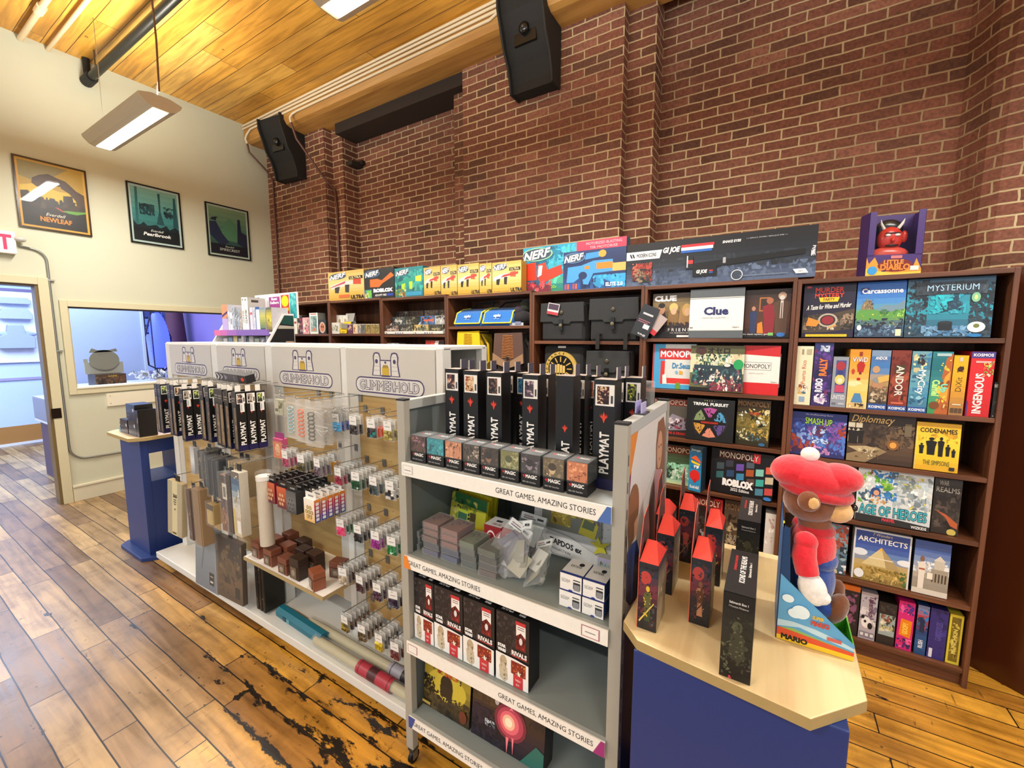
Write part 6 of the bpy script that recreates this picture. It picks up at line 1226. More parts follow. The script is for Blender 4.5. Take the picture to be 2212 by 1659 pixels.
# ---------------------------------------------------------------- playmat boxes on the first two bays
def emblem(u, v, s, asp, c='#e0402a'):
    pts = [(0, -1), (.28, -.2), (.62, .05), (.75, .55), (.52, .12), (.42, .75), (.28, .15), (.0, 1.05), (-.28, .15), (-.42, .75), (-.52, .12), (-.75, .55), (-.62, .05), (-.28, -.2)]
    q = [(u + a*s, v + b*s*asp) for a, b in pts]
    tri = [('p', [q[0], q[1], q[13]], c), ('p', [q[1], q[2], q[12], q[13]], c), ('p', [q[2], q[3], q[4]], c), ('p', [q[4], q[5], q[6], q[2]], c), ('p', [q[6], q[7], q[8]], c), ('p', [q[8], q[9], q[10], q[12]], c), ('p', [q[10], q[11], q[12]], c), ('p', [q[2], q[6], q[8], q[12]], c)]
    return tri
def mat_face(w, h, art_cols, sticker=False):
    """narrow face: card window on top, red crest, name reading upwards"""
    a = w/h
    ops = [R_(0, 0, 1, 1, '#0d0d10'), R_(0, 0, 1, .10, '#1f1d4c'), R_(.08, .80, .94, .97, '#e9e7e0'), R_(.15, .812, .68, .958, art_cols[0]), B_(16, art_cols, .15, .812, .68, .958, .16), R_(.76, .83, .88, .90, '#3c3c3c')]
    ops += emblem(.5, .66, .24, a)
    if sticker: ops += [R_(.38, .66, .82, .80, '#dfe0dc'), R_(.48, .68, .56, .78, '#8a8c8a')]
    ops += [T('PLAYMAT', .52, .30, .56, '#f2f0ea', rot=90, hu=1, w=.40, b=.03)]
    return ops
arts = [['#3a3440', '#c8a890', '#6a3a34', '#1c1a20', '#e0d8cc'], ['#8a7c70', '#c8c0b4', '#5c5048', '#2a2624'], ['#2c3a2c', '#9ab858', '#d8e07a', '#1f2420'], ['#4a4038', '#b8704a', '#2c2220', '#e0c090']]
def playmat_hang(x, y, zt, art_i, label, group=None, sticker=False, face='right'):
    w, d, h = .046, .047, .315
    t = thing('playmat_box', label, 'playmat box', (x, y, zt), RNG.uniform(-.03, .03), group=group)
    m = MB(); m.box(-w, 0, 0, d, -h, 0, '#131215', top='#3a332c')
    m.art((0, 0, -h), (0, d, 0), (0, 0, h), mat_face(d, h, arts[art_i % 4], sticker), seed=art_i)
    m.art((-w, 0, -h), (w, 0, 0), (0, 0, h), [R_(0, 0, 1, 1, '#1d1a18'), R_(0, .78, 1, 1, '#3a322a'), R_(.1, .88, .8, .90, '#8a8274'), R_(.1, .84, .7, .855, '#8a8274'), R_(.35, .04, .9, .74, ['#6a5a48', '#7a6450', '#54483e', '#8a7254'][art_i % 4]), B_(12, ['#4a3e34', '#9a866a', '#2c2622'], .35, .04, .9, .72, .16)], seed=art_i)
    m.build('box', 'print', t)
    m = MB(); m.box(-.022, -.020, .008, .034, 0, .034, '#e6e2d8'); m.box(-.024, -.022, .008, .034, 0, .034, '#1a1a1c'); m.build('hang_tab', 'print', t)
    return t
rows = [(-2.355, 1.10, 3, 1.415, 0, 'second bay, nearest the bay edge'), (-2.435, 1.10, 2, 1.417, 1, 'second bay, second stack'), (-2.484, 1.095, 2, 1.42, 3, 'second bay, third stack'), (-2.539, 1.10, 2, 1.421, 1, 'second bay, fourth stack'), (-2.648, 1.10, 2, 1.425, 2, 'second bay, fifth stack'), (-2.713, 1.10, 2, 1.426, 3, 'second bay, sixth stack'),
        (-2.976, 1.10, 3, 1.39, 1, 'first bay, nearest the bay edge'), (-3.093, 1.10, 3, 1.405, 3, 'first bay, second stack'), (-3.145, 1.10, 2, 1.405, 0, 'first bay, third stack'), (-3.289, 1.10, 2, 1.40, 2, 'first bay, fourth stack'), (-3.338, 1.10, 2, 1.40, 3, 'first bay, fifth stack')]
for x, y, n, zt, ai, where in rows:
    hook(x - .021, zt + .026, .26, plate=False)
    for i in range(n):
        playmat_hang(x, y + .051*i, zt - .002*i, ai + i, f'black playmat box hanging in the {where}' + (['', ', middle of three', ', rearmost'][i] if n == 3 and where.startswith('second') else ''), group=None if (n == 3 and where.startswith('second')) else f'playmat boxes in the {where}', sticker=(x > -2.4 or (x > -3 and i == 0)))
bpy.data.objects['playmat_box']['label'] = 'foremost playmat box with a white sticker, second bay nearest the bay edge'
t = thing('playmat_box', 'playmat box lying flat on top of the hanging ones under the second header', 'playmat box', (-2.52, 1.20, 1.478), math.radians(2), rot=(.2, .03, .02))
m = MB(); m.box(-.19, .12, -.025, .025, -.022, .022, '#1c1b1f'); m.art((-.19, -.025, -.022), (.31, 0, 0), (0, 0, .044), [R_(0, 0, .75, 1, '#4a4852'), ('p', [(.06, .1), (.12, .5), (.06, .9), (.02, .9), (.08, .5), (.02, .1)], '#d8d8dc'), ('p', [(.16, .1), (.24, .5), (.16, .9), (.14, .9), (.20, .5), (.14, .1)], '#c8c8cc'), ('p', [(.3, .1), (.4, .5), (.3, .9)], '#8a8a94'), R_(.62, .2, .63, .8, '#a8a8a8'), ('p', [(.84, .5), (.9, .8), (.96, .5), (.9, .2)], '#e0402a')]); m.build('box', 'print', t)

# ---------------------------------------------------------------- sleeves, bags and tubes on the first two bays
def bagged(x, y, zt, w, h, d, col, label, kind='sleeve_pack', cat='card sleeves', ops=None, rz=0.0, bag=True, tilt=0.0, group=None, band=None, mat='print', zrot=0.0):
    t = thing(kind, label, cat, (x, y, zt), 0, rot=(tilt, zrot, rz), group=group)
    m = MB(); m.box(-w/2, w/2, 0, d, -h, 0, col)
    m.art((-w/2, 0, -h), (w, 0, 0), (0, 0, h), ops or [B_(10, [col, '#2a2622', '#8a8070'], .05, .05, .95, .95, .2)], seed=int(abs(x*97)))
    m.build('contents', mat, t, .004)
    if bag:
        m = MB(); n = 6; vs = []; R = random.Random(int(abs(x*1000)))
        m.box(-w/2 - .006, w/2 + .006, -.005, d + .004, -h - .008, .012, '#d8d8d4'); m.box(-w/2, w/2, d/2, d/2 + .001, .012, .035, '#c8c8c4'); m.build('bag', 'clear', t)
    m = MB(); m.box(-.018, .018, d/2 - .001, d/2 + .003, .0, .032, '#17171a'); m.build('hang_tab', 'print', t)
    return t
zt = 1.075
A = lambda *a, **k: bagged(*a, **k)
A(-2.86, 1.08, 1.06, .05, .16, .03, '#b8bcc0', 'shiny silver bag hanging at the left of the second row', ops=[G_('#8a8e92', '#d8dadc', '#a8acb0')])
A(-2.76, 1.08, 1.05, .07, .17, .10, '#23241e', 'dark olive sleeve packs hung deep, second row')
A(-2.67, 1.06, 1.05, .05, .19, .05, '#2a3038', 'dark blue-grey sleeve pack, second row left of the striped ones')
for i in range(3): A(-2.60 + .052*i, 1.05, 1.04, .036, .21, .10, '#232a34', ['first', 'second', 'third'][i] + ' dark slate sleeve stack of the second row', ops=[R_(.1, .05, .45, .95, '#39424e'), R_(.6, .05, .8, .95, '#171b22')])
for i in range(2): A(-2.42 + .06*i, 1.08, 1.045, .05, .20, .12, '#8f7c58', ['pale beige sleeve stack', 'slimmer beige sleeve stack'][i] + ' behind the barcode label, second row', ops=[R_(.1, .0, .3, 1, '#c4b088'), R_(.5, .0, .6, 1, '#8a7650')])
A(-2.545, 1.02, .80, .07, .115, .06, '#a89058', 'short pack of beige card sleeves, third row', ops=[R_(0, 0, .8, .72, '#b8a068'), R_(0, .72, 1, 1, '#4a4038'), B_(8, ['#c8b478', '#8a7848'], 0, 0, .8, .7, .1)])
A(-2.345, 1.01, 1.00, .085, .30, .05, '#7a5a40', 'brown picture playmat in a bag with a white barcode label', cat='playmat', kind='bagged_playmat', ops=[G_('#6a4a34', '#8a6448', '#4c3c40', '#5c4a44', '#2a2826'), R_(.3, .58, .85, .86, '#c8c4b4'), R_(.4, .62, .7, .8, '#6a675c'), B_(12, ['#a87a54', '#3a2c34', '#54424c'], .05, .05, .95, .55, .18)])
A(-2.275, 1.0, 1.02, .05, .31, .04, '#2c2024', 'dark narrow playmat pack between the brown and the blue picture ones', cat='playmat', kind='bagged_playmat')
t = A(-2.205, 1.0, 1.045, .075, .33, .045, '#b8b4a4', 'tall pale box with a blue and brown landscape', cat='playmat', kind='landscape_box', bag=False, ops=[G_('#c8bca0', '#b8a890', '#d0ccc0', '#a8b4b8', '#3a6a90', '#7a6a50'), B_(10, ['#8a7a60', '#d8d4c8', '#5c7a90'], .3, .3, .98, .95, .18), R_(.03, .03, .28, .42, '#c8b870'), R_(.45, .05, .9, .25, '#e0e0dc')])
m = MB(); m.cyl(0, 0, -.36, -.02, .034, '#cfc6b4', 22); m.cyl(0, 0, -.02, 0, .0355, '#e8e6e0', 22)
t = thing('mailing_tube', 'thick off-white cardboard tube with a clear cap, right end of the second bay', 'tube', (-2.135, 1.10, 1.01)); m.build('tube', 'matte', t)
m = MB(); m.cyl(0, 0, -.002, .022, .036, '#e0e4e4', 22); m.build('cap', 'clear', t)
t = A(-2.905, 1.0, .865, .135, .335, .03, '#c9bd98', 'large cream rounded deck case marked 360 at the left end', cat='deck case', kind='deck_case_pack', bag=False, zrot=.13, rz=.15, ops=[R_(0, 0, 1, 1, '#a9a28a'), R_(.32, 0, .68, 1, '#cfc6a0'), T('360', .52, .74, .075, '#2c2a26', w=.28, b=.06), R_(.42, .66, .62, .68, '#5c584c'), R_(.42, .62, .62, .64, '#5c584c'), R_(.45, .58, .6, .60, '#5c584c'), R_(.48, .48, .56, .51, '#6a665a'), R_(.36, .03, .62, .06, '#5c4a2c')])
A(-2.80, 1.02, .83, .05, .30, .06, '#4a2a20', 'dark red-brown pack between the cream case and the ribbed one', cat='playmat', kind='bagged_playmat')
A(-2.70, 1.02, .855, .085, .33, .06, '#9a7c54', 'ribbed tan playmat roll in a loose clear bag', cat='playmat', kind='bagged_playmat', ops=[R_(.08 + .16*i, 0, .14 + .16*i, 1, '#6a5034') for i in range(6)] + [R_(.0 + .16*i, 0, .05 + .16*i, 1, '#b8986c') for i in range(6)])
A(-2.84, 1.115, .565, .226, .415, .02, '#6c757e', 'large blue-grey mat sleeve in a clear bag hanging lowest', cat='playmat', kind='bagged_playmat', zrot=.12, rz=.12, ops=[G_('#6f7a88', '#808a94', '#8a9298'), R_(.62, .10, .82, .30, '#2c2420'), R_(.66, .14, .78, .17, '#d8d4c8'), R_(.66, .23, .78, .25, '#a8a498'), ('p', [(.25, .3), (.3, .3), (.5, .95), (.44, .95)], '#66707c')])
A(-2.635, 1.135, .53, .25, .385, .03, '#4c3c2c', 'wide brown mat sleeve in a crinkled clear bag hanging lowest', cat='playmat', kind='bagged_playmat', zrot=.06, rz=.1, ops=[G_('#4a3826', '#6a5238', '#3c3430', '#2c2a30'), B_(16, ['#5c4832', '#3a2e24', '#6a543c'], .02, .1, .98, .95, .16), R_(.72, .08, .9, .26, '#1f1a16')])
for i in range(3): A(-2.485 + .034*i, 1.20, .465, .026, .355, .12, '#16130f', ['first', 'second', 'third'][i] + ' black mat sleeve beside the wide brown one', cat='playmat', kind='bagged_playmat', bag=False)
for x, z in ((-2.86, 1.09), (-2.545, .83), (-2.345, 1.03), (-2.275, 1.05), (-2.205, 1.075), (-2.60, 1.07), (-2.42, 1.07)): hook(x, z, .30, plate=False)
for x, z in ((-2.84, .58), (-2.635, .54), (-2.70, .885), (-2.905, .895), (-2.45, .495)): hook(x, z, .20 if z < .6 else .34, plate=False)
# ================================================================ GREY METAL SHELF UNIT on castors
UX0, UX1, UY0, UY1, UH = -1.152, -.306, 1.075, 1.60, 1.472
gu = thing('metal_shelf_unit', 'grey metal shelf unit on castors with white slogan strips', 'shelf unit', ((UX0 + UX1)/2, (UY0 + UY1)/2, 0)); UO = Vector(gu.location)
def up_(name, mb, mat='paintmetal', bevel=0, parent=None):
    mb.V = [tuple(Vector(v) - UO) for v in mb.V]; return mb.build(name, mat, parent or gu, bevel)
gr, gd = '#9a9c97', '#6d7472'
for (xa, ya) in ((UX0, UY0), (UX1 - .036, UY0), (UX0, UY1 - .03), (UX1 - .036, UY1 - .03)):
    m = MB(); m.box(xa, xa + .036, ya, ya + .03, .075, UH, '#a5a398')
    if xa > -1: 
        for k in range(17): m.box(xa + .0358, xa + .0366, ya + .012, ya + .018, .16 + .075*k, .19 + .075*k, '#3a3a38')
    up_('post', m, bevel=.002)
    m = MB(); m.box(xa - .001, xa + .037, ya - .001, ya + .031, UH, UH + .006, '#26262a'); up_('post_cap', m, 'matte')
for xa in (UX0, UX1 - .036):
    m = MB(); m.box(xa + .002, xa + .034, UY0 + .03, UY1 - .03, UH - .035, UH, '#b2b6b3'); up_('side_rail', m, bevel=.002)
m = MB(); m.box(UX0 + .010, UX0 + .016, UY0 + .03, UY1 - .03, .14, UH - .035, gd); m.box(UX0 + .016, UX0 + .022, UY1 - .20, UY1 - .14, .14, UH - .04, '#5e6664'); up_('side_panel', m)
m = MB(); m.box(UX1 - .022, UX1 - .016, UY0 + .03, UY1 - .03, .14, UH - .035, gd); up_('side_panel', m)
m = MB(); m.box(UX0 + .02, UX1 - .02, UY1 - .012, UY1 - .004, .14, 1.26, '#7d8583')
for z in (.72, .42): m.box(UX0 + .02, UX1 - .02, UY1 - .014, UY1 - .011, z, z + .004, '#2c3230')
for x in (-1.0, -.62): m.box(x, x + .025, UY1 - .03, UY1 - .011, .14, 1.24, '#69716f')
up_('back_panel', m)
US = [1.247, .892, .549, .235]
for i, z in enumerate(US):
    m = MB(); m.box(UX0 + .036, UX1 - .036, UY0 + .006, UY1 - .014, z - .03, z - .0005, '#87908e' if i else '#b9c4c8'); s = up_('shelf', m, bevel=.002)
    w = (UX1 - UX0) - .064; x0 = UX0 + .030
    tr = [('t', 'GREAT GAMES, AMAZING STORIES', *[(.735, .48), (.235, .5), (.745, .5), (.24, .5)][i], .42, '#2e2e30', {'w': .42, 'b': 0.0})]
    cor = [[('p', [(.95, 0), (1, 0), (1, 1), (.985, 1)], '#4a6fb0'), R_(.01, .2, .07, .85, '#c8c4c4'), R_(.013, .24, .067, .81, '#efede6'), R_(.02, .45, .06, .5, '#6a6a6c')],
           [('p', [(0, 0), (.045, 0), (.02, 1), (0, 1)], '#e8862c'), R_(.90, .15, .97, .85, '#b06a78'), R_(.904, .2, .966, .8, '#f2f0ea'), R_(.915, .45, .955, .5, '#6a6a6c')],
           [('p', [(.955, 0), (1, 0), (1, 1), (.985, 1)], '#a0307a'), R_(.01, .2, .07, .85, '#b06a78'), R_(.013, .24, .067, .81, '#efede6')],
           [('p', [(0, 0), (.02, 0), (.045, 1), (0, 1)], '#3a4a98')]][i]
    m = MB(); m.box(x0, x0 + w, UY0 - .012, UY0 - .008, z - .046, z + .002, '#f0eee6'); m.box(x0, x0 + w, UY0 - .008, UY0 + .006, z - .004, z + .001, '#a8aeac')
    m.art((x0, UY0 - .012, z - .046), (w, 0, 0), (0, 0, .048), tr + cor); up_('slogan_strip', m, 'print')
for xa, ya in ((UX0 + .018, UY0 + .02), (UX1 - .018, UY0 + .02), (UX0 + .018, UY1 - .02), (UX1 - .018, UY1 - .02)):
    m = MB(); m.box(xa - .014, xa + .014, ya - .016, ya + .016, .058, .078, '#5c5e5c'); m.box(xa - .012, xa - .008, ya - .012, ya + .012, .02, .06, '#8a8c8a'); m.box(xa + .008, xa + .012, ya - .012, ya + .012, .02, .06, '#8a8c8a')
    m.tube([(xa - .007, ya, .026), (xa + .007, ya, .026)], .0255, '#2a2a2a', 16); up_('castor', m, 'metal')
# family picture panel on the right side
m = MB(); yx0, yx1 = UY0 + .032, UY1 - .032; wv = yx1 - yx0
m.box(UX1 - .012, UX1 - .006, yx0, yx1, .15, UH - .036, '#d9d7d3')
def back_head(u, v, r, hair, skin, cloth):
    return [('p', [(u - r*1.7, v - r*2.6), (u - r*1.5, v - r*1.2), (u - r*.5, v - r*.8), (u + r*.6, v - r*.8), (u + r*1.6, v - r*1.3), (u + r*1.8, v - r*2.6)], cloth), E_(u, v, r, r*.46, hair), ('p', [(u - r, v), (u + r, v), (u + r*.8, v - r*.95), (u - r*.9, v - r*1.1)], hair), ('p', [(u + r*.1, v - r*.2), (u + r*.9, v - r*.2), (u + r*.7, v - r*.8), (u + r*.2, v - r*.8)], skin)]
ops = [R_(0, 0, 1, 1, '#22356f'), ('p', [(0, .64), (.12, .60), (.3, .585), (.6, .60), (1, .66), (1, 1), (0, 1)], '#d6d2ce'), ('p', [(0, .74), (.9, .90), (.9, .902), (0, .742)], '#a9a6a8'), ('p', [(0, 1), (.20, 1), (.07, .92), (0, .90)], '#d8863c'), ('p', [(0, .90), (.07, .92), (.02, .80), (0, .78)], '#7a3a5c'),
       ('p', [(.40, .60), (.44, .70), (.58, .80), (.70, .86), (.86, .86), (1, .80), (1, .66), (.6, .60)], '#b98a90'), ('p', [(.70, .93), (.74, .985), (.92, .99), (1, .95), (1, .80), (.94, .84), (.72, .86)], '#8a5f48'), E_(.82, .905, .085, .052, '#c99a7c'), E_(.79, .915, .012, .004, '#4a3028'), E_(.86, .915, .012, .004, '#4a3028'), ('p', [(.79, .882), (.85, .882), (.82, .876)], '#a05048'),
       ('p', [(0, .63), (.0, .73), (.08, .75), (.24, .74), (.33, .69), (.36, .60), (.2, .585)], '#3c4f88'), E_(.14, .825, .125, .058, '#8a6548'), ('p', [(.02, .82), (.265, .82), (.24, .755), (.06, .745)], '#7d5a3f'), ('p', [(.16, .79), (.255, .80), (.235, .755), (.17, .75)], '#c49478'), ('p', [(.30, .62), (.36, .68), (.52, .72), (.60, .68), (.5, .61)], '#c0988a'),
       ('p', [(0, .60), (.12, .565), (.3, .55), (.6, .565), (1, .62), (1, .66), (.6, .60), (.3, .585), (.12, .60), (0, .64)], '#efeeec')]
m.art((UX1 - .006, yx0, .15), (0, wv, 0), (0, 0, UH - .186), ops, seed=4)
up_('picture_panel', m, 'print')
m = MB(); m.box(-.018, .018, -.03, .03, 0, .004, '#3a3a40'); m.box(-.012, -.008, -.028, .028, .004, .038, '#a8a4d8'); m.box(.004, .008, -.025, .025, .004, .034, '#b8b4e0')
tag(m.build('sign_clip', 'gloss', loc=(UX1 - .018, UY0 + .20, UH + .0005)), 'lilac plastic sign clip on the right rail of the grey shelf unit', 'clip')

# ---------------------------------------------------------------- top shelf: deck boxes in a row
Z1 = US[0] + .001
dcol = [('#5a4038', ['#8a5a50', '#2c2430', '#a87890', '#3a2c30'], 'dark reddish scene'), ('#2f8a96', ['#3fa0aa', '#1d5a68', '#54b8bc'], 'teal spiked creature'), ('#c88a68', ['#e0a884', '#8a5a40', '#5c3a28'], 'peach scene with a hatted figure'), ('#4a443e', ['#6a6054', '#2c2826', '#a89a88'], 'grey figure'), ('#3c3430', ['#5a4a40', '#28211e', '#8a6a54'], 'bearded face'),
        ('#7a7a4c', ['#98986a', '#54583a', '#b0b088'], 'olive face'), ('#3a3638', ['#5c565c', '#241f22', '#8a8088'], 'pale face on dark grey'), ('#6a5c44', ['#8a7a5c', '#3c3024', '#c8b088'], 'curly haired face'), ('#c87a50', ['#e09a6c', '#8a4a2c', '#3c2c24'], 'orange scene with a masked archer')]
lefts = [888, 922, 961.5, 1000, 1038, 1080, 1124, 1171, 1222]; rights = [921, 960, 998.5, 1037, 1078, 1122, 1168, 1219, 1270]; bots = [1003, 1012, 1022, 1033, 1043, 1054, 1065, 1076, 1088]
for i in range(9):
    Y = 1.095; x0 = hit(lefts[i], bots[i], 1, Y).x; x1 = hit(rights[i], bots[i], 1, Y).x - .002; w = x1 - x0; h, d = .100, .078; bc, cs, nm = dcol[i]
    t = thing('deck_box', f'clear-lidded black deck box with a {nm}', 'deck box', ((x0 + x1)/2, Y, Z1), 0)
    m = MB(); m.box(-w/2 + .002, w/2 - .002, .002, d - .002, 0, h*.42, '#151416'); m.box(-w/2 + .003, w/2 - .003, .003, d - .003, h*.42, h - .003, bc, top='#3a3c40', left='#1c1c1e', right='#2c2c2e')
    face = [E_(.45, .66, .16, .16, cs[-1]), E_(.45, .74, .2, .12, cs[1])] if 'face' in nm else []
    m.art((-w/2 + .002, .002, 0), (w - .004, 0, 0), (0, 0, h - .003), [R_(0, 0, 1, .42, '#141315'), R_(0, .42, 1, 1, bc), B_(14, cs, .02, .42, .98, .98, .13)] + face + emblem(.16, .30, .09, w/h, '#e0303c') + [T('MAGIC', .56, .30, .12, '#f0eeea', w=.60, b=.04), T('PRO 100+ Deck Box', .46, .12, .05, '#c8c6c2', w=.7, b=.0)], seed=i)
    m.art((-w/2 + .002, .002, h - .003), (w - .004, 0, 0), (0, d - .004, 0), [R_(0, 0, 1, 1, '#54585c'), T('MAGIC', .6, .6, .2, '#e6e6e6', w=.5, b=.03), R_(.2, .52, .3, .68, '#d83a44')])
    m.build('box', 'print', t)
    m = MB(); m.box(-w/2, w/2, 0, d, h*.36, h, '#e8eef0'); m.build('clear_lid', 'clear', t, .001)
# playmat boxes standing behind them
def playmat_stand(l, r, yt, Y, ai, label, d=.06, sticker=False, rz=0, plain=False):
    x0, x1 = hit(l, yt + 120, 1, Y).x, hit(r, yt + 120, 1, Y).x; z1 = hit((l + r)/2, yt, 1, Y).z; h = z1 - Z1; w = x1 - x0
    t = thing('playmat_box', label, 'playmat box', ((x0 + x1)/2, Y, Z1), rz)
    m = MB(); m.box(-w/2 + .0005, w/2 - .0005, 0, d, 0, h, '#100f12', top='#b8aca4', left='#1a1719')
    col = [['#3a3038', '#d8b098', '#8a4438', '#15131a'], ['#d8c078', '#c8703c', '#8a5a2c', '#f0e0a0'], ['#d0a878', '#a8442c', '#e8d8b8', '#54302a'], ['#1f4a3c', '#3f8a78', '#123028', '#86b8a8'], ['#2a2428', '#4a6a9c', '#8a5a44', '#141216'], ['#1c2440', '#5a6a94', '#0f1424', '#9aa8c8'], ['#2a6a9c', '#4aa8c8', '#1a3c64'], ['#4a3c4a', '#c8b0b8', '#1d181f', '#8a6a74'], ['#3a2c24', '#a88a64', '#16120f'], ['#1d2a48', '#4a7ab8', '#8ac0e0', '#10182c'], ['#a84a2c', '#e0a04c', '#5c2418'], ['#4a1f24', '#d8b890', '#7a3038', '#241014'], ['#2a4a6c', '#6aa0c0', '#16263c'], ['#2c342c', '#8a9438', '#d8dc5a', '#14180f']][ai]
    a = w/h
    if plain: ops = [R_(0, 0, 1, 1, '#0e0e10')] + emblem(.55, .50, .22, a) + [T('PLAYMAT', .6, .20, .48, '#f2f0ea', rot=90, hu=1, w=.36, b=.03)]
    else: ops = [R_(0, 0, 1, 1, '#0d0d10'), R_(0, 0, 1, .10, '#1f1d4c'), R_(.08, .765, .96, .955, '#e9e7e0'), R_(.16, .78, .72, .94, col[0]), B_(26, col, .16, .78, .72, .94, .11), R_(.80, .79, .90, .86, '#3c3c3c')] + emblem(.5, .66, .26, a) + [T('PLAYMAT', .55, .34, .46, '#f2f0ea', rot=90, hu=1, w=.38, b=.03)]
    m.art((-w/2, 0, 0), (w, 0, 0), (0, 0, h), ops, seed=ai)
    m.art((-w/2, d, 0), (0, -d, 0), (0, 0, h), [R_(.3, .1, .9, .8, '#2c2a34'), R_(.2, .86, .6, .88, '#c8c4bc'), R_(.2, .83, .6, .84, '#c8c4bc')])
    m.build('box', 'print', t)
    m = MB(); m.box(w/2 - .004, w/2 - .002, d*.3, d*.3 + .035, h, h + .036, '#2c2c34'); m.box(w/2 - .002, w/2 - .0012, d*.3, d*.3 + .035, h, h + .036, '#4a4858'); m.box(w/2 - .004, w/2 - .0012, d*.3 - .002, d*.3, h, h + .036, '#dcd8d0'); m.build('hang_tab', 'print', t)
    return t
PM = [(963, 992, 797, 1.20, 0, 'standing playmat box at the left end, with a pale moon in its card window'), (1002, 1033, 801, 1.20, 2, 'standing playmat box with a cream and red card window'), (1051, 1084, 805, 1.20, 4, 'standing playmat box with a blue and brown card window'), (1128, 1162, 810, 1.20, 7, 'standing playmat box with a purple and white card window'), (1281, 1327, 820, 1.185, 11, 'nearest standing playmat box, with a maroon and cream card window')]
for a in PM: playmat_stand(*a)
playmat_stand(1200, 1237, 812, 1.20, 9, 'standing playmat box turned so that its plain black side shows', plain=True)
PB = [(994, 1010, 798, 1.31, 1, 'rear playmat box with a golden card window'), (1036, 1057, 800, 1.31, 3, 'rear playmat box with a green card window'), (1086, 1109, 803, 1.31, 5, 'rear playmat box with a navy and white card window'), (1116, 1137, 806, 1.31, 6, 'rear playmat box with a bright blue card window'), (1163, 1184, 809, 1.31, 8, 'rear playmat box with a brown card window'), (1237, 1262, 811, 1.31, 9, 'rear playmat box with a deep blue swirling card window'),
      (1266, 1284, 813, 1.37, 10, 'rear playmat box with an orange card window'), (1325, 1345, 816, 1.31, 12, 'rear playmat box with a pale blue card window'), (1347, 1382, 816, 1.31, 13, 'rear playmat box with an olive and yellow card window')]
for a in PB: playmat_stand(*a)
t = thing('clear_playmat_case', 'clear plastic tube case with yellowish edges, behind the right post of the grey unit', 'case', (hit(1402, 930, 1, 1.46).x - .035, 1.46, Z1))
m = MB(); m.box(-.035, .035, 0, .07, 0, .30, '#e0dca8'); m.build('shell', 'cloudy', t, .006)
m = MB(); m.box(-.025, .02, .02, .05, .01, .24, '#24262a'); m.build('contents', 'print', t)

# ---------------------------------------------------------------- second shelf
Z2 = US[1] + .001
def ubox(l, r, yb, yt, Y, z, d, ops, label, name, cat, **kw): return shelf_box(l, r, yb, yt, Y, z, d, ops, label, cat=cat, name=name, **kw)
for i, (l, r, yb, yt, Y, cols) in enumerate(((975, 1067, 1150, 1072, 1.37, ['#e8d82c', '#f0e440', '#3a3420']), (972, 1056, 1155, 1078, 1.335, ['#e8d82c', '#c8b820', '#2c2a4c']), (963, 1048, 1158, 1081, 1.295, ['#2f6a34', '#1d4a2a', '#d8d84a']))):
    x0, x1 = hit(l, yb, 1, Y).x, hit(r, yb, 1, Y).x
    carton('card_blister', ['rearmost yellow card blister', 'middle yellow card blister with a dark edge', 'front green and yellow card blister with a green trading card'][i], 'trading cards', x0, x1, Z2, .165, Y, .012,
           [R_(0, 0, 1, 1, cols[0]), B_(20, cols, 0, 0, 1, 1, .15)] + ([R_(.0, .0, 1, .74, '#c8c43c'), B_(24, ['#2c4a2c', '#8a9a3c', '#d8d06a', '#1d2c24', '#5a4a2c'], 0, .2, .75, .9, .12), R_(.22, .05, .52, .62, '#c8d84a'), R_(.24, .30, .50, .55, '#4a7a5c'), R_(.24, .08, .5, .28, '#a8cc4a'), R_(.58, .15, .74, .62, '#54482c'), E_(.88, .30, .09, .08, '#d8b82c')] if i == 2 else []), side='#d8cc24', tilt=.18, rz=-.05 - .05*i)
for l, r, yb, yt, nm in ((1046, 1083, 1190, 1137, 'left'), (1084, 1123, 1200, 1144, 'right')):
    ubox(l, r, yb, yt, 1.22, Z2, .075, [G_('#8a1f24', '#a82a30', '#8f2226'), B_(10, ['#c8404a', '#5c1418', '#d86a7c'], .1, .05, .9, .5, .12), E_(.4, .62, .26, .24, '#f0e0e0'), E_(.4, .60, .22, .20, '#96262b'), ('p', [(.7, .6), (.95, .85), (.85, .5)], '#f4e8e8'), E_(.5, .3, .22, .16, '#c83a48'), B_(6, ['#f0d0d0', '#7a1c24'], .1, .1, .9, .45, .07)],
         f'{nm} red deck box with a curling white line and a pale top', 'deck_box', 'deck box', side='#3a1518', tops=[R_(0, 0, 1, 1, '#dcd8d4'), R_(.35, .5, .7, .7, '#2a2a30'), T('DELUXE', .6, .25, .2, '#8a3038', w=.5)])
def case_stack(l, r, yb, yts, Y, n, cols, nm, d=.10):
    x0, x1 = max(-1.112, hit(l, yb, 1, Y).x), hit(r, yb, 1, Y).x; h = .024
    for i in range(n):
        lab = f'{["lowest", "second", "third", "fourth", "top"][min(i if i < n - 1 else 4, 4)]} clear card case of the {nm} stack'
        t = thing('clear_card_case', lab, 'card case', ((x0 + x1)/2 + RNG.uniform(-.003, .003), Y + RNG.uniform(-.003, .004), Z2 + i*(h + .0012)), RNG.uniform(-.04, .04)); w = x1 - x0 - .006
        m = MB(); m.box(-w/2 + .004, w/2 - .004, .004, d - .004, .003, h - .003, cols[i % len(cols)]); m.art((-w/2 + .004, .004, h - .003), (w - .008, 0, 0), (0, d - .008, 0), [B_(8, [cols[-1], '#3a302c', cols[0]], .05, .05, .95, .95, .2)], seed=i); m.build('cards', 'print', t)
        m = MB(); m.box(-w/2, w/2, 0, d, 0, h, '#c8cac8'); m.build('case', 'cloudy', t, .002)
case_stack(877, 909, 1196, 0, 1.12, 3, ['#3c4240', '#2c302e', '#4a4f4c'], 'leftmost')
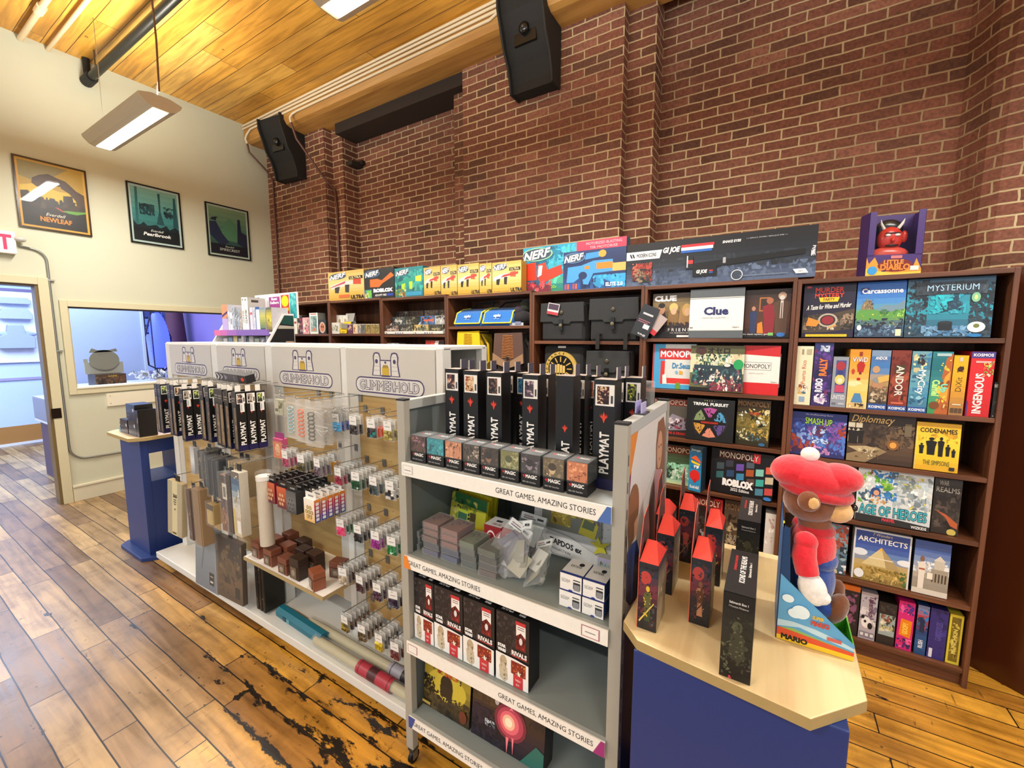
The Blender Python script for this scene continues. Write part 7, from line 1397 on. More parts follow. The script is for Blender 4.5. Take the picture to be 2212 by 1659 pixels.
case_stack(912, 948, 1207, 0, 1.11, 5, ['#54506a', '#3c3a48', '#6a4a48', '#7a5450', '#7f5a54'], 'left reddish-topped')
case_stack(950, 990, 1222, 0, 1.11, 5, ['#4a5070', '#3c4058', '#7a5450', '#8a5c56', '#7f5650'], 'right reddish-topped')
case_stack(992, 1028, 1236, 0, 1.11, 4, ['#3f4844', '#343c38', '#4c5450', '#5c6a54'], 'green-grey')
case_stack(1031, 1073, 1250, 0, 1.10, 4, ['#5c4a44', '#3c3c3c', '#2c302e', '#404a3c'], 'black-edged')
m = MB(); st_ = [(0, 0, 0), (.03, .01, .008), (.005, .012, .005), (.02, .03, .01)]
for k in range(7):
    a = k*.9; m.prism([(0, -.004), (.03*math.cos(a), .03*math.sin(a)), (.004*math.cos(a + 1.5), .004*math.sin(a + 1.5))], -.001*k, -.001*k - .001, '#d8e02c', plane='xy')
tag(m.build('paper_star', 'print', loc=(-1.08, 1.25, Z2 + .075)), 'small lime yellow spiky paper star behind the clear cases', 'paper star')
# crumpled clear bags of card supplies
def crumple(x, y, z, sx, sy, sz, rot, seed, label, cardcol='#d8d8d4'):
    t = thing('clear_supply_bag', label, 'bag', (x, y, z), rot=rot); R = random.Random(seed)
    m = MB(); nx, nz = 9, 9; vs = []; fs = []
    for s in (-1, 1):
        for j in range(nz + 1):
            for i in range(nx + 1):
                u, v = i/nx*2 - 1, j/nz; bul = (1 - abs(u)**2.2)*(math.sin(math.pi*min(v*1.15, 1))**.6 if 0 < v < .87 else .05)
                vs.append((u*sx*(1 - .12*v) + R.uniform(-.004, .004), s*sy*bul*.5 + R.uniform(-.004, .004), v*sz + R.uniform(-.003, .003)))
    n1 = (nx + 1)*(nz + 1)
    for k in range(2):
        for j in range(nz):
            for i in range(nx):
                a = k*n1 + j*(nx + 1) + i; q = (a, a + 1, a + nx + 2, a + nx + 1); fs.append(q if k == 0 else q[::-1])
    m.add(vs, fs, '#dfe2e0'); m.build('bag', 'cloudy', t)
    m = MB()
    for k in range(4):
        m.M = Matrix.Translation((R.uniform(-.02, .02), R.uniform(-.006, .006), .03 + .018*k)) @ Euler((R.uniform(-.3, .3), R.uniform(-.5, .5), R.uniform(-.2, .2))).to_matrix().to_4x4()
        m.box(-sx*.6, sx*.6, -.001, .001, -.02, .05, R.choice(['#8a8a7c', '#c8cac4', '#5c5a6a', '#a8a898']))
    m.M = Matrix.Identity(4); m.build('contents', 'print', t)
    m = MB(); m.box(-sx*.8, sx*.8, -.0015, .0015, sz*.86, sz*1.02, cardcol); m.art((-sx*.8, -.0015, sz*.86), (sx*1.6, 0, 0), (0, 0, sz*.16), [R_(.1, .2, .6, .35, '#6a6a6c'), R_(.1, .5, .5, .62, '#8a4a3c'), R_(.65, .3, .9, .6, '#2c2c30')]); m.build('header_card', 'print', t)
crumple(-.762, 1.12, Z2 + .030, .055, .05, .17, (-.5, .5, .1), 1, 'crinkled clear bag leaning left in the pile on the second shelf')
crumple(-.672, 1.11, Z2 + .030, .055, .05, .18, (-.6, -.35, -.2), 2, 'crinkled clear bag with a white header card on the pile', '#e8e8e4')
crumple(-.600, 1.105, Z2 + .030, .05, .05, .15, (-.8, -.5, -.3), 3, 'rightmost crinkled clear bag of the pile, next to the white boxes')
crumple(-.70, 1.235, Z2 + .030, .06, .05, .15, (-.3, .1, .1), 4, 'rear crinkled clear bag in the pile on the second shelf')
# large white window box
x0, x1 = hit(1152, 1200, 1, 1.36).x, min(hit(1322, 1200, 1, 1.36).x, -.332)
t = thing('card_collection_box', 'large white dotted window box of yellow cards at the back of the second shelf', 'trading cards', ((x0 + x1)/2, 1.35, Z2 + .007), rot=(-.12, 0, 0)); w, h = (x1 - x0)/2, .29
m = MB(); m.box(-w, w, 0, .05, 0, h, '#e6e4e0', right='#d8d6d0')
dots = [E_(.02 + .96*((i*7) % 29)/29, .28 + .70*((i*11) % 31)/31, .005, .004, '#4a4a4c') for i in range(150)]
dots = [d for d in dots if d[1] < .16 or d[1] > .86 or d[2] > .9]
ops = dots + [R_(0, .93, .16, 1, '#a82a38'), ('p', [(.12, .34), (.12, .85), (.2, .93), (.7, .93), (.86, .75), (.88, .34)], '#8a8a7c'), R_(.18, .62, .34, .88, '#c8cccc'), ('p', [(.36, .52), (.34, .9), (.74, .9), (.78, .55)], '#c8a82c'), B_(26, ['#e0c83c', '#a8882c', '#f0dc5c', '#6a5a24', '#d87a3c'], .36, .52, .76, .9, .05), R_(.24, .40, .50, .62, '#b89c34'), B_(12, ['#e8d44c', '#6a5820', '#d8b83c'], .24, .40, .50, .62, .05), ('p', [(.60, .36), (.66, .58), (.84, .52), (.80, .32)], '#e0d02c'), ('p', [(.64, .44), (.67, .55), (.80, .51), (.78, .42)], '#6a7a4c'), B_(10, ['#b8a8b8', '#6a6070', '#d8d0dc'], .76, .50, .88, .78, .05),
       ('p', [(.16, .32), (.5, .28), (.9, .12), (.92, .02), (.3, .03), (.14, .2)], '#f4f2ee'), T('ZAPDOS ex', .45, .17, .075, '#2a2a2c', w=.42, b=.04, slope=-.12), T('COLLECTION', .40, .09, .03, '#4a4a4c', w=.24, b=.01, slope=-.12), ('p', [(.74, .30), (.84, .24), (.80, .16), (.90, .20), (.98, .14), (.92, .26), (.99, .34), (.88, .30), (.84, .38), (.82, .30)], '#e8dc3c')]
m.art((-w, 0, 0), (2*w, 0, 0), (0, 0, h), ops, seed=2); m.build('box', 'print', t)
m = MB(); m.box(-w*.76, w*.74, -.012, -.002, h*.36, h*.9, '#e8ecec'); m.build('blister', 'clear', t, .004)
ubox(1289, 1322, 1268, 1207, 1.25, Z2, .03, [G_('#d8c86a', '#c8d8a8', '#a8d0d8', '#c8b8d8'), B_(14, ['#8a7458', '#e8d848', '#6a5c48', '#f0ecd8'], .1, .1, .9, .9, .14)], 'tall shiny pastel tin at the right end of the second shelf', 'trading_card_tin', 'tin', side='#c8c4b8')
kat = [R_(0, 0, 1, 1, '#eceae4'), T('KATANA', .28, .62, .16, '#3a3c40', w=.40, b=.0), R_(.08, .5, .4, .53, '#8a8a8c'), R_(.62, .2, .94, .62, '#2a2c30'), R_(.65, .12, .92, .50, '#8a8c90'), R_(.62, .72, .94, .78, '#1c1c20'), E_(.5, .02, .1, .08, '#2c3f9a')]
for i, (l, r, yb) in enumerate(((1208, 1255, 1312), (1257, 1304, 1330))):
    x0, x1 = hit(l, yb, 1, 1.10).x, hit(r, yb, 1, 1.10).x
    for k in range(2):
        carton('sleeve_box', ['left', 'right'][i] + [' lower', ' upper'][k] + ' white sleeve box of the little block of four', 'card sleeves', x0, x1 - .001, Z2 + k*.0525, .050, 1.10 + .004*k, .095, kat, side='#dcdad4', rside='#27407c', top='#d0d2d0', tops=[R_(0, 0, 1, .12, '#2c3a8a'), E_(.62, .72, .12, .10, '#1c1d22'), T('KATANA', .45, .55, .14, '#4a4c50', w=.5, b=0)])
# ---------------------------------------------------------------- third shelf: four figure game boxes
Z3 = US[2] + .001
sw = [R_(0, 0, 1, 1, '#221e20'), B_(34, ['#2c2729', '#3a3234', '#181517', '#453c3e'], 0, .42, .62, .98, .09), R_(.60, .55, .90, .95, '#7a1f20'), B_(12, ['#5c1418', '#a83030', '#3a0f12'], .60, .55, .90, .78, .07), R_(.60, .90, .90, .95, '#c8343a'), ('p', [(.62, .74), (.62, .90), (.90, .90), (.90, .74), (.76, .80)], '#f0ece6'), R_(.66, .84, .86, .85, '#6a3a3a'), R_(.66, .87, .86, .88, '#6a3a3a'), E_(.76, .68, .05, .05, '#e0d8d4'),
      T('STAR', .18, .515, .05, '#f2f2f0', w=.26, b=.08), T('WARS', .18, .455, .05, '#f2f2f0', w=.26, b=.08), T('RIVALS', .72, .485, .07, '#f0e8e4', w=.46, b=.05), R_(.50, .435, .95, .45, '#b83a3c'), ('p', [(0, 0), (1, 0), (1, .38), (.62, .40), (.0, .41)], '#efede8'),
      E_(.24, .30, .11, .09, '#b8a888'), ('p', [(.13, .04), (.10, .22), (.22, .28), (.36, .22), (.38, .06), (.28, .0)], '#c9bba0'), B_(8, ['#8a7a60', '#d8ccb4', '#a09078'], .12, .04, .37, .33, .05), R_(.48, .18, .92, .37, '#8a2a20'), B_(10, ['#c8603a', '#5c1c14', '#d8a84c', '#e8e0d0'], .48, .18, .92, .37, .06), R_(.55, .0, .84, .18, '#c8343a'), T('THREE IN', .69, .11, .03, '#f0d0cc', w=.16), T('BOX', .69, .05, .03, '#f0d0cc', w=.10)]
lab4 = ['leftmost', 'second', 'third', 'rightmost']
for i, (l, r, yb, yt) in enumerate(((885, 939, 1372, 1288), (941, 1001, 1410, 1308), (1003, 1069, 1460, 1340), (1073, 1143, 1512, 1376))):
    Y = 1.10; xx = [(-1.095, -.955), (-.945, -.805), (-.795, -.655), (-.645, -.505)][i]
    x0, x1 = hit(l, yb, 1, Y).x, hit(r, yb, 1, Y).x
    carton('figure_game_box', lab4[i] + ' black and white game box with a red corner picture on the third shelf', 'board game', max(x0, -1.110), x1 - .001, Z3, .245, Y, .072, sw, side='#181518', rside='#1c191b', tops=[R_(0, 0, 1, .62, '#151315'), R_(0, .62, 1, 1, '#7a2834'), T('RIVALS', .28, .30, .26, '#e8e4e2', w=.36, b=.04), T('STAR', .74, .40, .18, '#e8e4e2', w=.2, b=.06), T('WARS', .74, .20, .18, '#e8e4e2', w=.2, b=.06)], seed=5)
# ---------------------------------------------------------------- lowest shelf: two large games
Z4 = US[3] + .001
x0, x1 = max(-1.108, hit(897, 1500, 1, 1.14).x), hit(1016, 1560, 1, 1.14).x
carton('board_game', 'large olive brown game box with a dark head silhouette and red lettering, bottom shelf', 'board game', x0, x1, Z4, .268, 1.13, .07, [G_('#2c2418', '#4a3c1c', '#8a7a2c', '#a8922c', '#7a6428', '#5c4a20'), E_(.5, .42, .42, .22, '#c8b43c'), B_(50, ['#2c2416', '#3a3020', '#1d1810', '#54462a'], 0, .0, 1, .32, .07), B_(16, ['#1d1810', '#2c2416'], 0, .25, .25, .48, .06), E_(.50, .46, .13, .13, '#241c12'), ('p', [(.38, .26), (.36, .42), (.64, .44), (.62, .28)], '#2c2216'), R_(.20, .60, .225, .95, '#2c2210'), R_(.78, .55, .805, .9, '#2c2210')] + [R_(.205, .62 + .05*i, .22, .64 + .05*i, '#a8904c') for i in range(7)] + [R_(.785, .57 + .05*i, .80, .59 + .05*i, '#a8904c') for i in range(7)] + [B_(50, ['#b84a24', '#8a3418', '#c8602c'], .28, .58, .74, .93, .06), T('DAWN', .50, .82, .14, '#c8482a', w=.42, b=.05), T('OF THE DEAD', .50, .66, .06, '#b84a24', w=.36, b=.03), E_(.88, .14, .08, .09, '#6a3420'), R_(.0, .05, .18, .09, '#b8a050')], side='#1d1a14', tilt=.10, rside='#2a2218')
x0, x1 = hit(1021, 1560, 1, 1.14).x, hit(1176, 1640, 1, 1.14).x
carton('board_game', 'large dark game box with a glowing pink and white orb, bottom shelf', 'board game', x0, x1, Z4, .268, 1.13, .07, [G_('#1c1420', '#2a2030', '#3c2c24', '#4a3422', '#3c2a1c'), B_(40, ['#4a3826', '#2c2222', '#54402c', '#241a20'], 0, .5, 1, 1, .10), B_(30, ['#1a1520', '#241c2c', '#14101a'], 0, 0, .6, .45, .10), ('p', [(.7, 0), (.9, .3), (1, .25), (1, 0)], '#2c6a60'), E_(.55, .42, .22, .24, '#7a2c3c'), E_(.55, .42, .18, .20, '#b84458'), E_(.54, .42, .13, .15, '#e86a78'), E_(.53, .42, .085, .10, '#f8c0a0'), E_(.53, .42, .05, .06, '#fff0d0'), ('p', [(.52, .0), (.54, .22), (.50, .22)], '#f08090'), ('p', [(.60, .02), (.58, .25), (.61, .24)], '#f08090'), ('p', [(.53, .58), (.56, .64), (.60, .58), (.57, .6)], '#f08090'), E_(.08, .86, .035, .03, '#8a9ac0'), E_(.36, .62, .03, .05, '#b8a8a8'), B_(8, ['#b8c0c8', '#5c6470'], .2, .22, .35, .32, .03)] + [T(c, .30 + .075*i, .88 - .005*i, .03, '#d8c8b0', w=.02) for i, c in enumerate('NEMESIS')], side='#17141a', rside='#201a1c', tilt=.10, seed=9)
# ================================================================ PEDESTALS with maple tops
PT = .96
def pedestal(poly, label, loc, inset=.05, cut=False):
    """poly: plan outline of the top, anticlockwise, relative to loc"""
    t = thing('pedestal_table', label, 'pedestal', loc)
    m = MB(); m.prism(poly, PT - .026, PT, '#e0cc98', plane='xy'); m.build('table_top', 'maple', t, .002)
    m = MB(); m.prism([(x*1.002, y*1.002) for x, y in poly], PT - .0255, PT - .001, '#a8905c', plane='xy'); m.build('edge_band', 'matte', t)
    xs = [p[0] for p in poly]; ys = [p[1] for p in poly]; x0, x1, y0, y1 = min(xs) + inset, max(xs) - inset, min(ys) + inset*.9, max(ys) - inset*1.2
    bl = '#1c3474'
    m = MB()
    if not cut: m.box(x0, x1, y0, y1, .03, PT - .027, bl)
    else:
        m.box(x0, x1, y0, y0 + .05, .03, PT - .027, bl); m.box(x0, x1, y1 - .05, y1, .03, PT - .027, bl); m.box(x0, x1, y0 + .05, y1 - .05, PT - .14, PT - .027, bl); m.box(x0, x1, y0 + .05, y1 - .05, .03, .60, bl)
        m.box(x0 - .004, x0 - .0005, y0 + .002, y0 + .05, .03, PT - .027, '#c8a870')
    m.build('column', 'print', t, .003)
    m = MB(); m.prism([(x*.96, y*.96) for x, y in poly], 0, .03, bl, plane='xy'); m.build('base', 'print', t, .003)
    return t
cx, cy = -.036, 1.30
pr = [(-.29, 1.036), (-.24, .983), (.107, .943), (.209, 1.055), (.216, 1.56), (.15, 1.64), (-.127, 1.645), (-.285, 1.47)]
pedestal([(x - cx, y - cy) for x, y in pr], 'blue pedestal with a maple top in the right foreground', (cx, cy, 0), .042)
pl = [(-4.46, 1.17), (-4.40, 1.11), (-3.97, 1.11), (-3.91, 1.19), (-3.91, 1.50), (-3.98, 1.58), (-4.38, 1.58), (-4.46, 1.50)]
pedestal([(x + 4.18, y - 1.345) for x, y in pl], 'blue pedestal with an open middle, far left beside the slatwall stand', (-4.18, 1.345, 0), .075, cut=True)
# black boxes on the left pedestal
zt = PT + .001
bk = [R_(0, 0, 1, 1, '#16171b'), B_(12, ['#2a2c34', '#3a3d46', '#0e0f12', '#4a4d58'], .05, .1, .95, .9, .2), E_(.82, .62, .08, .12, '#c8c8cc')]
for x, z, w, h, lab in ((-4.235, zt, .15, .105, 'glossy black box at the front of the left pedestal'), (-4.07, zt, .15, .12, 'glossy black box right of the front one on the left pedestal'), (-4.11, zt + .121, .17, .11, 'glossy black box stacked on top, left pedestal'), (-3.965, zt, .05, .20, 'narrow upright black box against the slatwall end')):
    carton('model_kit_box', lab, 'model kit', x - w/2, x + w/2, z, h, 1.17 if z < 1 else 1.18, .11, bk, side='#1a1b1f', mat='gloss')
m = MB(); R = random.Random(3); m.ell(0, 0, .03, .025, .02, .03, '#1c1f22')
for k in range(14):
    a, e = R.uniform(0, 6.28), R.uniform(.1, 1.4); L0 = R.uniform(.03, .06)
    m.tube([(0, 0, .035), (L0*math.cos(a)*math.cos(e), .6*L0*math.sin(a)*math.cos(e), .035 + L0*math.sin(e))], [.007, .001], '#24282b', 5)
m.box(-.03, .03, -.02, .02, 0, .006, '#2c3034'); m.box(.005, .04, -.03, -.01, 0, .03, '#7aa8b8')
tag(m.build('miniature_figure', 'gloss', loc=(-4.36, 1.20, zt)), 'small dark spiky miniature at the left edge of the left pedestal', 'miniature')

# ---------------------------------------------------------------- action figure boxes with red gable tops
def gable_box(x, y, hue, label, tabh=.075):
    w, d, h = .046, .098, .178
    t = thing('figure_box', label, 'figure box', (x, y, PT + .001))
    m = MB(); m.box(-w/2, w/2, 0, d, 0, h, '#1d171c', right='#8a7a68', left='#3c2a28')
    art = {'y': ['#d8b83c', '#5c5c34', '#3a4428', '#e0c060'], 'b': ['#8a5a3c', '#5c3828', '#c88a60', '#3c2820'], 'm': ['#6a3a4a', '#c05a50', '#3a3048', '#8a6a4a']}[hue]
    m.art((-w/2, 0, 0), (w, 0, 0), (0, 0, h), [G_('#1a1a1e', '#241f24', '#2c1f28', '#7a3040', '#2a3444', '#1c2024'), E_(.36, .78, .3, .10, '#b8403c'), B_(20, ['#16161a', '#2c2a30', '#4a4a50', '#5c2c30'], 0, 0, 1, .95, .16)] +
          person_fig(.5, .14, .52, art[1], art[0], 1.7) + [('p', [(.36, .14), (.40, .34), (.60, .34), (.66, .14)], art[2]), ('p', [(.05, .12), (.10, .10), (.85, .42), (.83, .44)], art[3]), B_(10, art, .25, .18, .75, .58, .09)], seed=int(abs(x)*100))
    m.art((w/2, 0, 0), (0, d, 0), (0, 0, h), [G_('#a89878', '#98866c', '#8a7a68', '#2c2c3c'), B_(12, ['#b8a888', '#7a6a58', '#c8bca0'], .05, .05, .95, .8, .15)])
    m.build('box', 'print', t)
    rd = '#e2453c'
    m = MB(); m.add([(-w/2, 0, h), (w/2, 0, h), (w/2, d, h), (-w/2, d, h), (-w/2 + .006, d*.5, h + .040), (w/2 - .016, d*.5, h + .040)], [(0, 1, 5, 4), (2, 3, 4, 5), (1, 2, 5), (3, 0, 4)], rd); m.build('gable_top', 'print', t)
    m = MB(); x0 = -w/2 - .001; m.prism([(0, 0), (d, 0), (d, h + .045), (d*.78, h + .045 + tabh), (d*.36, h + .045 + tabh*.75), (0, h + .01)], x0 - .0015, x0, '#54403a', edge='#e8604c', plane='yz'); m.build('hang_card', 'print', t)
    m = MB(); m.box(-w/2, w/2, d*.5, d, h*.55, h, '#e6dede'); return t
gable_box(-.230, 1.030, 'y', 'red-topped figure box with a yellow haired archer, nearest the left corner of the maple top')
gable_box(-.120, 1.120, 'b', 'red-topped figure box with a bare-chested figure holding a staff')
gable_box(-.228, 1.215, 'm', 'red-topped figure box behind the archer one, by the picture panel')
gable_box(-.205, 1.430, 'm', 'rearmost red-topped figure box with the tallest card')
gable_box(-.115, 1.335, 'y', 'red-topped figure box behind the one with the staff')
gable_box(-.262, 1.345, 'b', 'red-topped figure box against the grey shelf unit, rear left')
def black_set(x, y, n, label):
    w, d, h = .060, .212, .197
    t = carton('miniature_set_box', label, 'miniature set', x, x + w, PT, h, y, d, [G_('#12110f', '#1c1c18', '#2a2a22', '#1f201c', '#141413'), B_(40, ['#2c2d24', '#3f4032', '#1a1a16', '#54553f', '#22231c'], .02, .04, .98, .74, .12), E_(.5, .62, .17, .07, '#4a4b36'), ('p', [(.25, .3), (.3, .52), (.5, .6), (.72, .52), (.78, .3), (.6, .2)], '#3a3b2c'), B_(14, ['#5c5d44', '#2a2a20', '#6a6a4c'], .25, .25, .75, .66, .07),
        ('p', [(0, 1), (1, 1), (1, .90), (.88, .82), (.14, .82), (0, .92)], '#101012'), T('Saltmarsh Box ' + str(n), .5, .90, .028, '#e8e6e0', w=.60, b=.01), T('7 Premium Miniatures', .5, .855, .022, '#c8c4bc', w=.62, b=.0), T('&', .35, .03, .04, '#c03a48', b=.04)], side='#151516', rside='#8a8474', seed=n,
        rops=[R_(0, 0, 1, 1, '#c8bc98'), R_(.0, 0, .12, 1, '#1a1a1c'), R_(.9, 0, 1, 1, '#1c2440')],
        tops=[R_(0, 0, 1, 1, '#1d1e21')] + [('t', 'ICONS OF THE REALMS', .52, .55, .20, '#f0efec', {'rot': 90, 'hu': 1, 'w': .62, 'b': .02}), ('t', 'DUNGEONS & DRAGONS', .25, .66, .09, '#d0343c', {'rot': 90, 'hu': 1, 'w': .36, 'b': .02}), ('t', 'Saltmarsh Box ' + str(n), .76, .55, .09, '#e8e6e0', {'rot': 90, 'hu': 1, 'w': .34, 'b': .01})])
    return t
black_set(-.058, .970, 1, 'tall black miniatures box in front, with a shadowy figure and white lettering on its top')
black_set(-.058, 1.392, 2, 'second black miniatures box, standing behind the first on the maple top')

# ---------------------------------------------------------------- plush toy in its open display box
bx, by = .051, 1.172; bw, bd = .150, .165
t = thing('plush_display_box', 'open blue and green display box with yellow bottom band holding the plush toy', 'display box', (bx, by, PT + .001))
sl = [(0, 0), (bw, 0), (bw, .038), (.02, .150), (0, .168)]
m = MB(); sky = '#4a9ad0'
m.prism(sl, 0, .0025, '#5aa4d4'); m.art((0, 0, 0), (bw, 0, 0), (0, 0, .168), [
    ('p', [(0, 0), (1, 0), (1, .225), (.13, .89), (0, 1)], '#5aa2d2'), ('p', [(0, .18), (.2, .22), (.6, .16), (1, .12), (1, 0), (0, 0)], '#8fb85c'), ('p', [(.0, .20), (.3, .26), (.5, .22), (.8, .17), (1, .14), (1, .18), (.8, .24), (.5, .30), (.2, .32), (0, .3)], '#b8d8e8'),
    R_(0, 0, 1, .07, '#f0c828'), ('p', [(0, .07), (1, .07), (1, .12), (0, .19)], '#d8502c'), T('MARIO', .24, .065, .085, '#1d1a18', w=.36, b=.06), T('SUPER', .53, .47, .055, '#e0b83c', w=.15, b=.05), T('MARIO', .56, .39, .08, '#c8483c', w=.24, b=.06), R_(.66, .20, .84, .25, '#c8605c'), E_(.30, .50, .12, .10, '#dff0f8'), E_(.22, .46, .09, .07, '#dff0f8'), E_(.12, .66, .08, .06, '#dff0f8')], seed=3)
m.prism(sl, bd - .0025, bd, '#4fae3c'); m.box(bw - .0025, bw, .0025, bd - .0025, 0, .038, '#58bc3c', right='#c8483c')
m.box(0, bw, 0, bd, 0, .002, '#58bc3c'); m.box(-.0025, 0, 0, bd, 0, .295, '#12284c', left='#2c6cae'); m.box(-.003, .0, 0, .012, .285, .297, '#e8d83c')
m.prism([(.0, .168), (.0, .290), (.012, .285), (.02, .150)], .0, .0025, '#123a66'); m.box(.09, bw - .003, bd - .05, bd - .003, .002, .06, '#58bc3c')
m.build('box', 'print', t)
# the plush: a plain soft bear in a red knitted hat and jumper
t = thing('plush_toy', 'soft brown plush bear in a red bobble hat, sitting in the blue display box', 'plush toy', (bx + .065, by + .082, PT + .004))
fur, tan, red = '#7a4424', '#e0b070', '#d4182a'
m = MB(); m.ell(-.012, 0, .33, .058, .055, .050, fur, 22, 14); m.ell(.040, 0, .320, .034, .038, .030, tan, 18, 12)
m.ell(.0, 0, .28, .035, .035, .03, fur); m.build('head', 'plush', t)
for s in (-1, 1):
    m = MB(); m.ell(-.020, s*.064, .350, .023, .013, .025, fur, 14, 10); m.ell(-.014, s*.071, .350, .014, .007, .015, tan, 12, 8); m.build('ear', 'plush', t)
    m = MB(); m.ell(.030, s*.026, .345, .0045, .005, .0065, '#141010', 10, 8); m.build('eye', 'gloss', t)
m = MB(); m.ell(.072, 0, .332, .009, .013, .009, '#1c1412', 12, 8); m.build('nose', 'gloss', t)
m = MB(); m.ell(-.012, 0, .392, .083, .064, .044, red, 26, 16, rot=(0, .14, 0)); m.ell(-.050, 0, .402, .052, .058, .040, red, 20, 14); m.ell(.04, 0, .40, .048, .05, .034, red, 20, 14)
ring = [(-.004 + .066*math.cos(a*math.pi/12), .056*math.sin(a*math.pi/12), .362 - .008*math.cos(a*math.pi/12)) for a in range(25)]; m.tube(ring, .012, '#c01424', 8, cap=False)
m.ell(-.02, 0, .449, .020, .020, .018, '#efe6dc', 14, 10); m.build('knitted_hat', 'plush', t)
m = MB(); m.ell(0, 0, .215, .048, .050, .072, red, 20, 14); m.ell(.004, 0, .262, .040, .042, .022, '#b81424', 18, 8); m.build('jumper', 'plush', t)
m = MB(); m.ell(0, 0, .135, .052, .054, .070, '#16408c', 20, 14); m.ell(.012, 0, .19, .042, .046, .03, '#16408c', 18, 10); m.build('trousers', 'plush', t)
for s in (-1, 1):
    m = MB(); m.tube([(-.018, s*.045, .255), (-.022, s*.066, .215), (-.012, s*.072, .175)], [.022, .026, .024], red, 12); m.ell(-.019, s*.055, .247, .025, .023, .024, red); m.build('sleeve', 'plush', t)
    m = MB(); m.ell(.000, s*.068, .140, .029, .018 if s > 0 else .022, .042, '#ece8e2', 16, 12, rot=(0, -.3, 0)); m.ell(.018, s*.066, .122, .020, .014, .018, '#ece8e2', 12, 8); m.tube([(-.030, s*.068, .168), (.010, s*.068, .178)], .010, '#ece8e2', 8); m.build('mitten', 'plush', t)
    m = MB(); m.tube([(.01, s*.030, .09), (.035, s*.034, .085), (.050, s*.036, .080)], [.028, .026, .022], '#16408c', 12); m.build('leg', 'plush', t)
    m = MB(); m.ell(.052, s*.036, .088, .022, .026, .040, '#6a3c1c', 16, 12, rot=(0, .35, 0)); m.build('foot', 'plush', t)

# ================================================================ BEST SELLERS RACK beyond the slatwall stand
rk = thing('media_rack', 'white and purple media rack with a best sellers sign', 'display rack', (-3.95, 2.15, 0)); RO = Vector(rk.location)
def rp(name, mb, mat='print', bevel=0):
    mb.V = [tuple(Vector(v) - RO) for v in mb.V]; return mb.build(name, mat, rk, bevel)
prof = [(1.90, 0), (1.90, 1.655), (2.045, 1.895), (2.135, 1.895), (2.135, 0)]
m = MB(); m.prism(prof, -3.512, -3.492, '#f0f0f0', plane='yz'); rp('side_panel', m)
m = MB(); m.prism([(1.915, .05), (1.915, 1.65), (2.052, 1.88), (2.13, 1.88), (2.13, .05)], -3.4919, -3.4910, '#1a1c20', plane='yz'); m.prism([(2.012, 1.81), (2.050, 1.875), (2.13, 1.875), (2.13, 1.80)], -3.4909, -3.4900, '#1d4a44', plane='yz'); m.prism([(2.0, 1.785), (2.008, 1.797), (2.13, 1.79), (2.13, 1.77), (1.99, 1.768)], -3.4909, -3.4900, '#b8b4a8', plane='yz'); m.prism([(2.05, 1.655), (2.055, 1.665), (2.12, 1.665), (2.125, 1.652), (2.09, 1.648)], -3.4909, -3.4900, '#b89880', plane='yz'); rp('side_artwork', m)
m = MB(); m.prism(prof, -4.42, -4.40, '#f0f0f0', plane='yz'); rp('side_panel', m)
m = MB(); m.box(-4.40, -3.512, 1.93, 2.125, 1.725, 1.74, '#e8e8ee'); m.box(-4.40, -3.512, 1.915, 1.93, 1.712, 1.762, '#8a6ac0'); m.art((-4.40, 1.915, 1.712), (.888, 0, 0), (0, 0, .05), [R_(0, 0, .12, 1, '#e070a0'), R_(.12, 0, .26, 1, '#c86ab4'), R_(.26, 0, .45, 1, '#a46cc0')]); rp('shelf', m)
m = MB(); m.box(-4.40, -3.512, 1.93, 2.125, 1.50, 1.515, '#e8e8ee'); m.box(-3.98, -3.94, 1.94, 1.96, 1.515, 1.725, '#c8c8cc'); rp('shelf', m)
m = MB(); m.box(-4.40, -3.512, 2.125, 2.134, 0, 1.89, '#5c5a66'); rp('back_panel', m)
m = MB(); m.box(-4.38, -3.53, 1.95, 2.12, .0, .10, '#d8d8dc'); rp('base', m)
sx0, sx1 = hit(551, 650, 1, 2.14).x, hit(642, 650, 1, 2.14).x; sz0, sz1 = 1.92, hit(600, 634, 1, 2.14).z
m = MB(); m.box(sx0, sx1, 2.14, 2.15, 1.86, sz1, '#f0f0f0'); m.art((sx0, 2.14, 1.86), (sx1 - sx0, 0, 0), (0, 0, sz1 - 1.86), [R_(.35, .0, .61, .88, '#9a3c88'), T('Best', .48, .80, .11, '#ffffff', w=.14, b=.03), T('Sellers', .48, .65, .11, '#ffffff', w=.21, b=.03), R_(.64, .0, .82, .92, '#c83a2c'), E_(.73, .68, .08, .22, '#f0d818'), R_(.65, .3, .81, .42, '#f0d818'), R_(.84, .0, .98, .96, '#2ab0b8'), B_(10, ['#1a8a94', '#6ad0d0'], .84, .1, .98, .95, .05), T('week', .07, .90, .06, '#4a4a4a', w=.12, b=.04), R_(.05, .1, .33, .8, '#d8d8d8')]); rp('sign', m)
def case(l, r, yt, ops, label, Y=1.96, d=.14, side='#c8c8d0', z=1.7415, mat='print', **kw):
    a, b = hit(l, 700, 1, Y).x, hit(r, 700, 1, Y).x; h = hit((l + r)/2, yt, 1, Y).z - z
    carton('media_case', label, 'media case', max(a, -4.395), b - .001, z, h, Y, d, ops, side=side, mat=mat, **kw)
case(481, 493, 658, [R_(0, 0, 1, 1, '#d8926a')] + [('p', [(0, .1 + .22*i), (1, .25 + .22*i), (1, .33 + .22*i), (0, .18 + .22*i)], '#4a3068') for i in range(3)] + [R_(0, 0, 1, .5, '#b8a8d8')], 'orange and purple striped case at the left end of the rack')
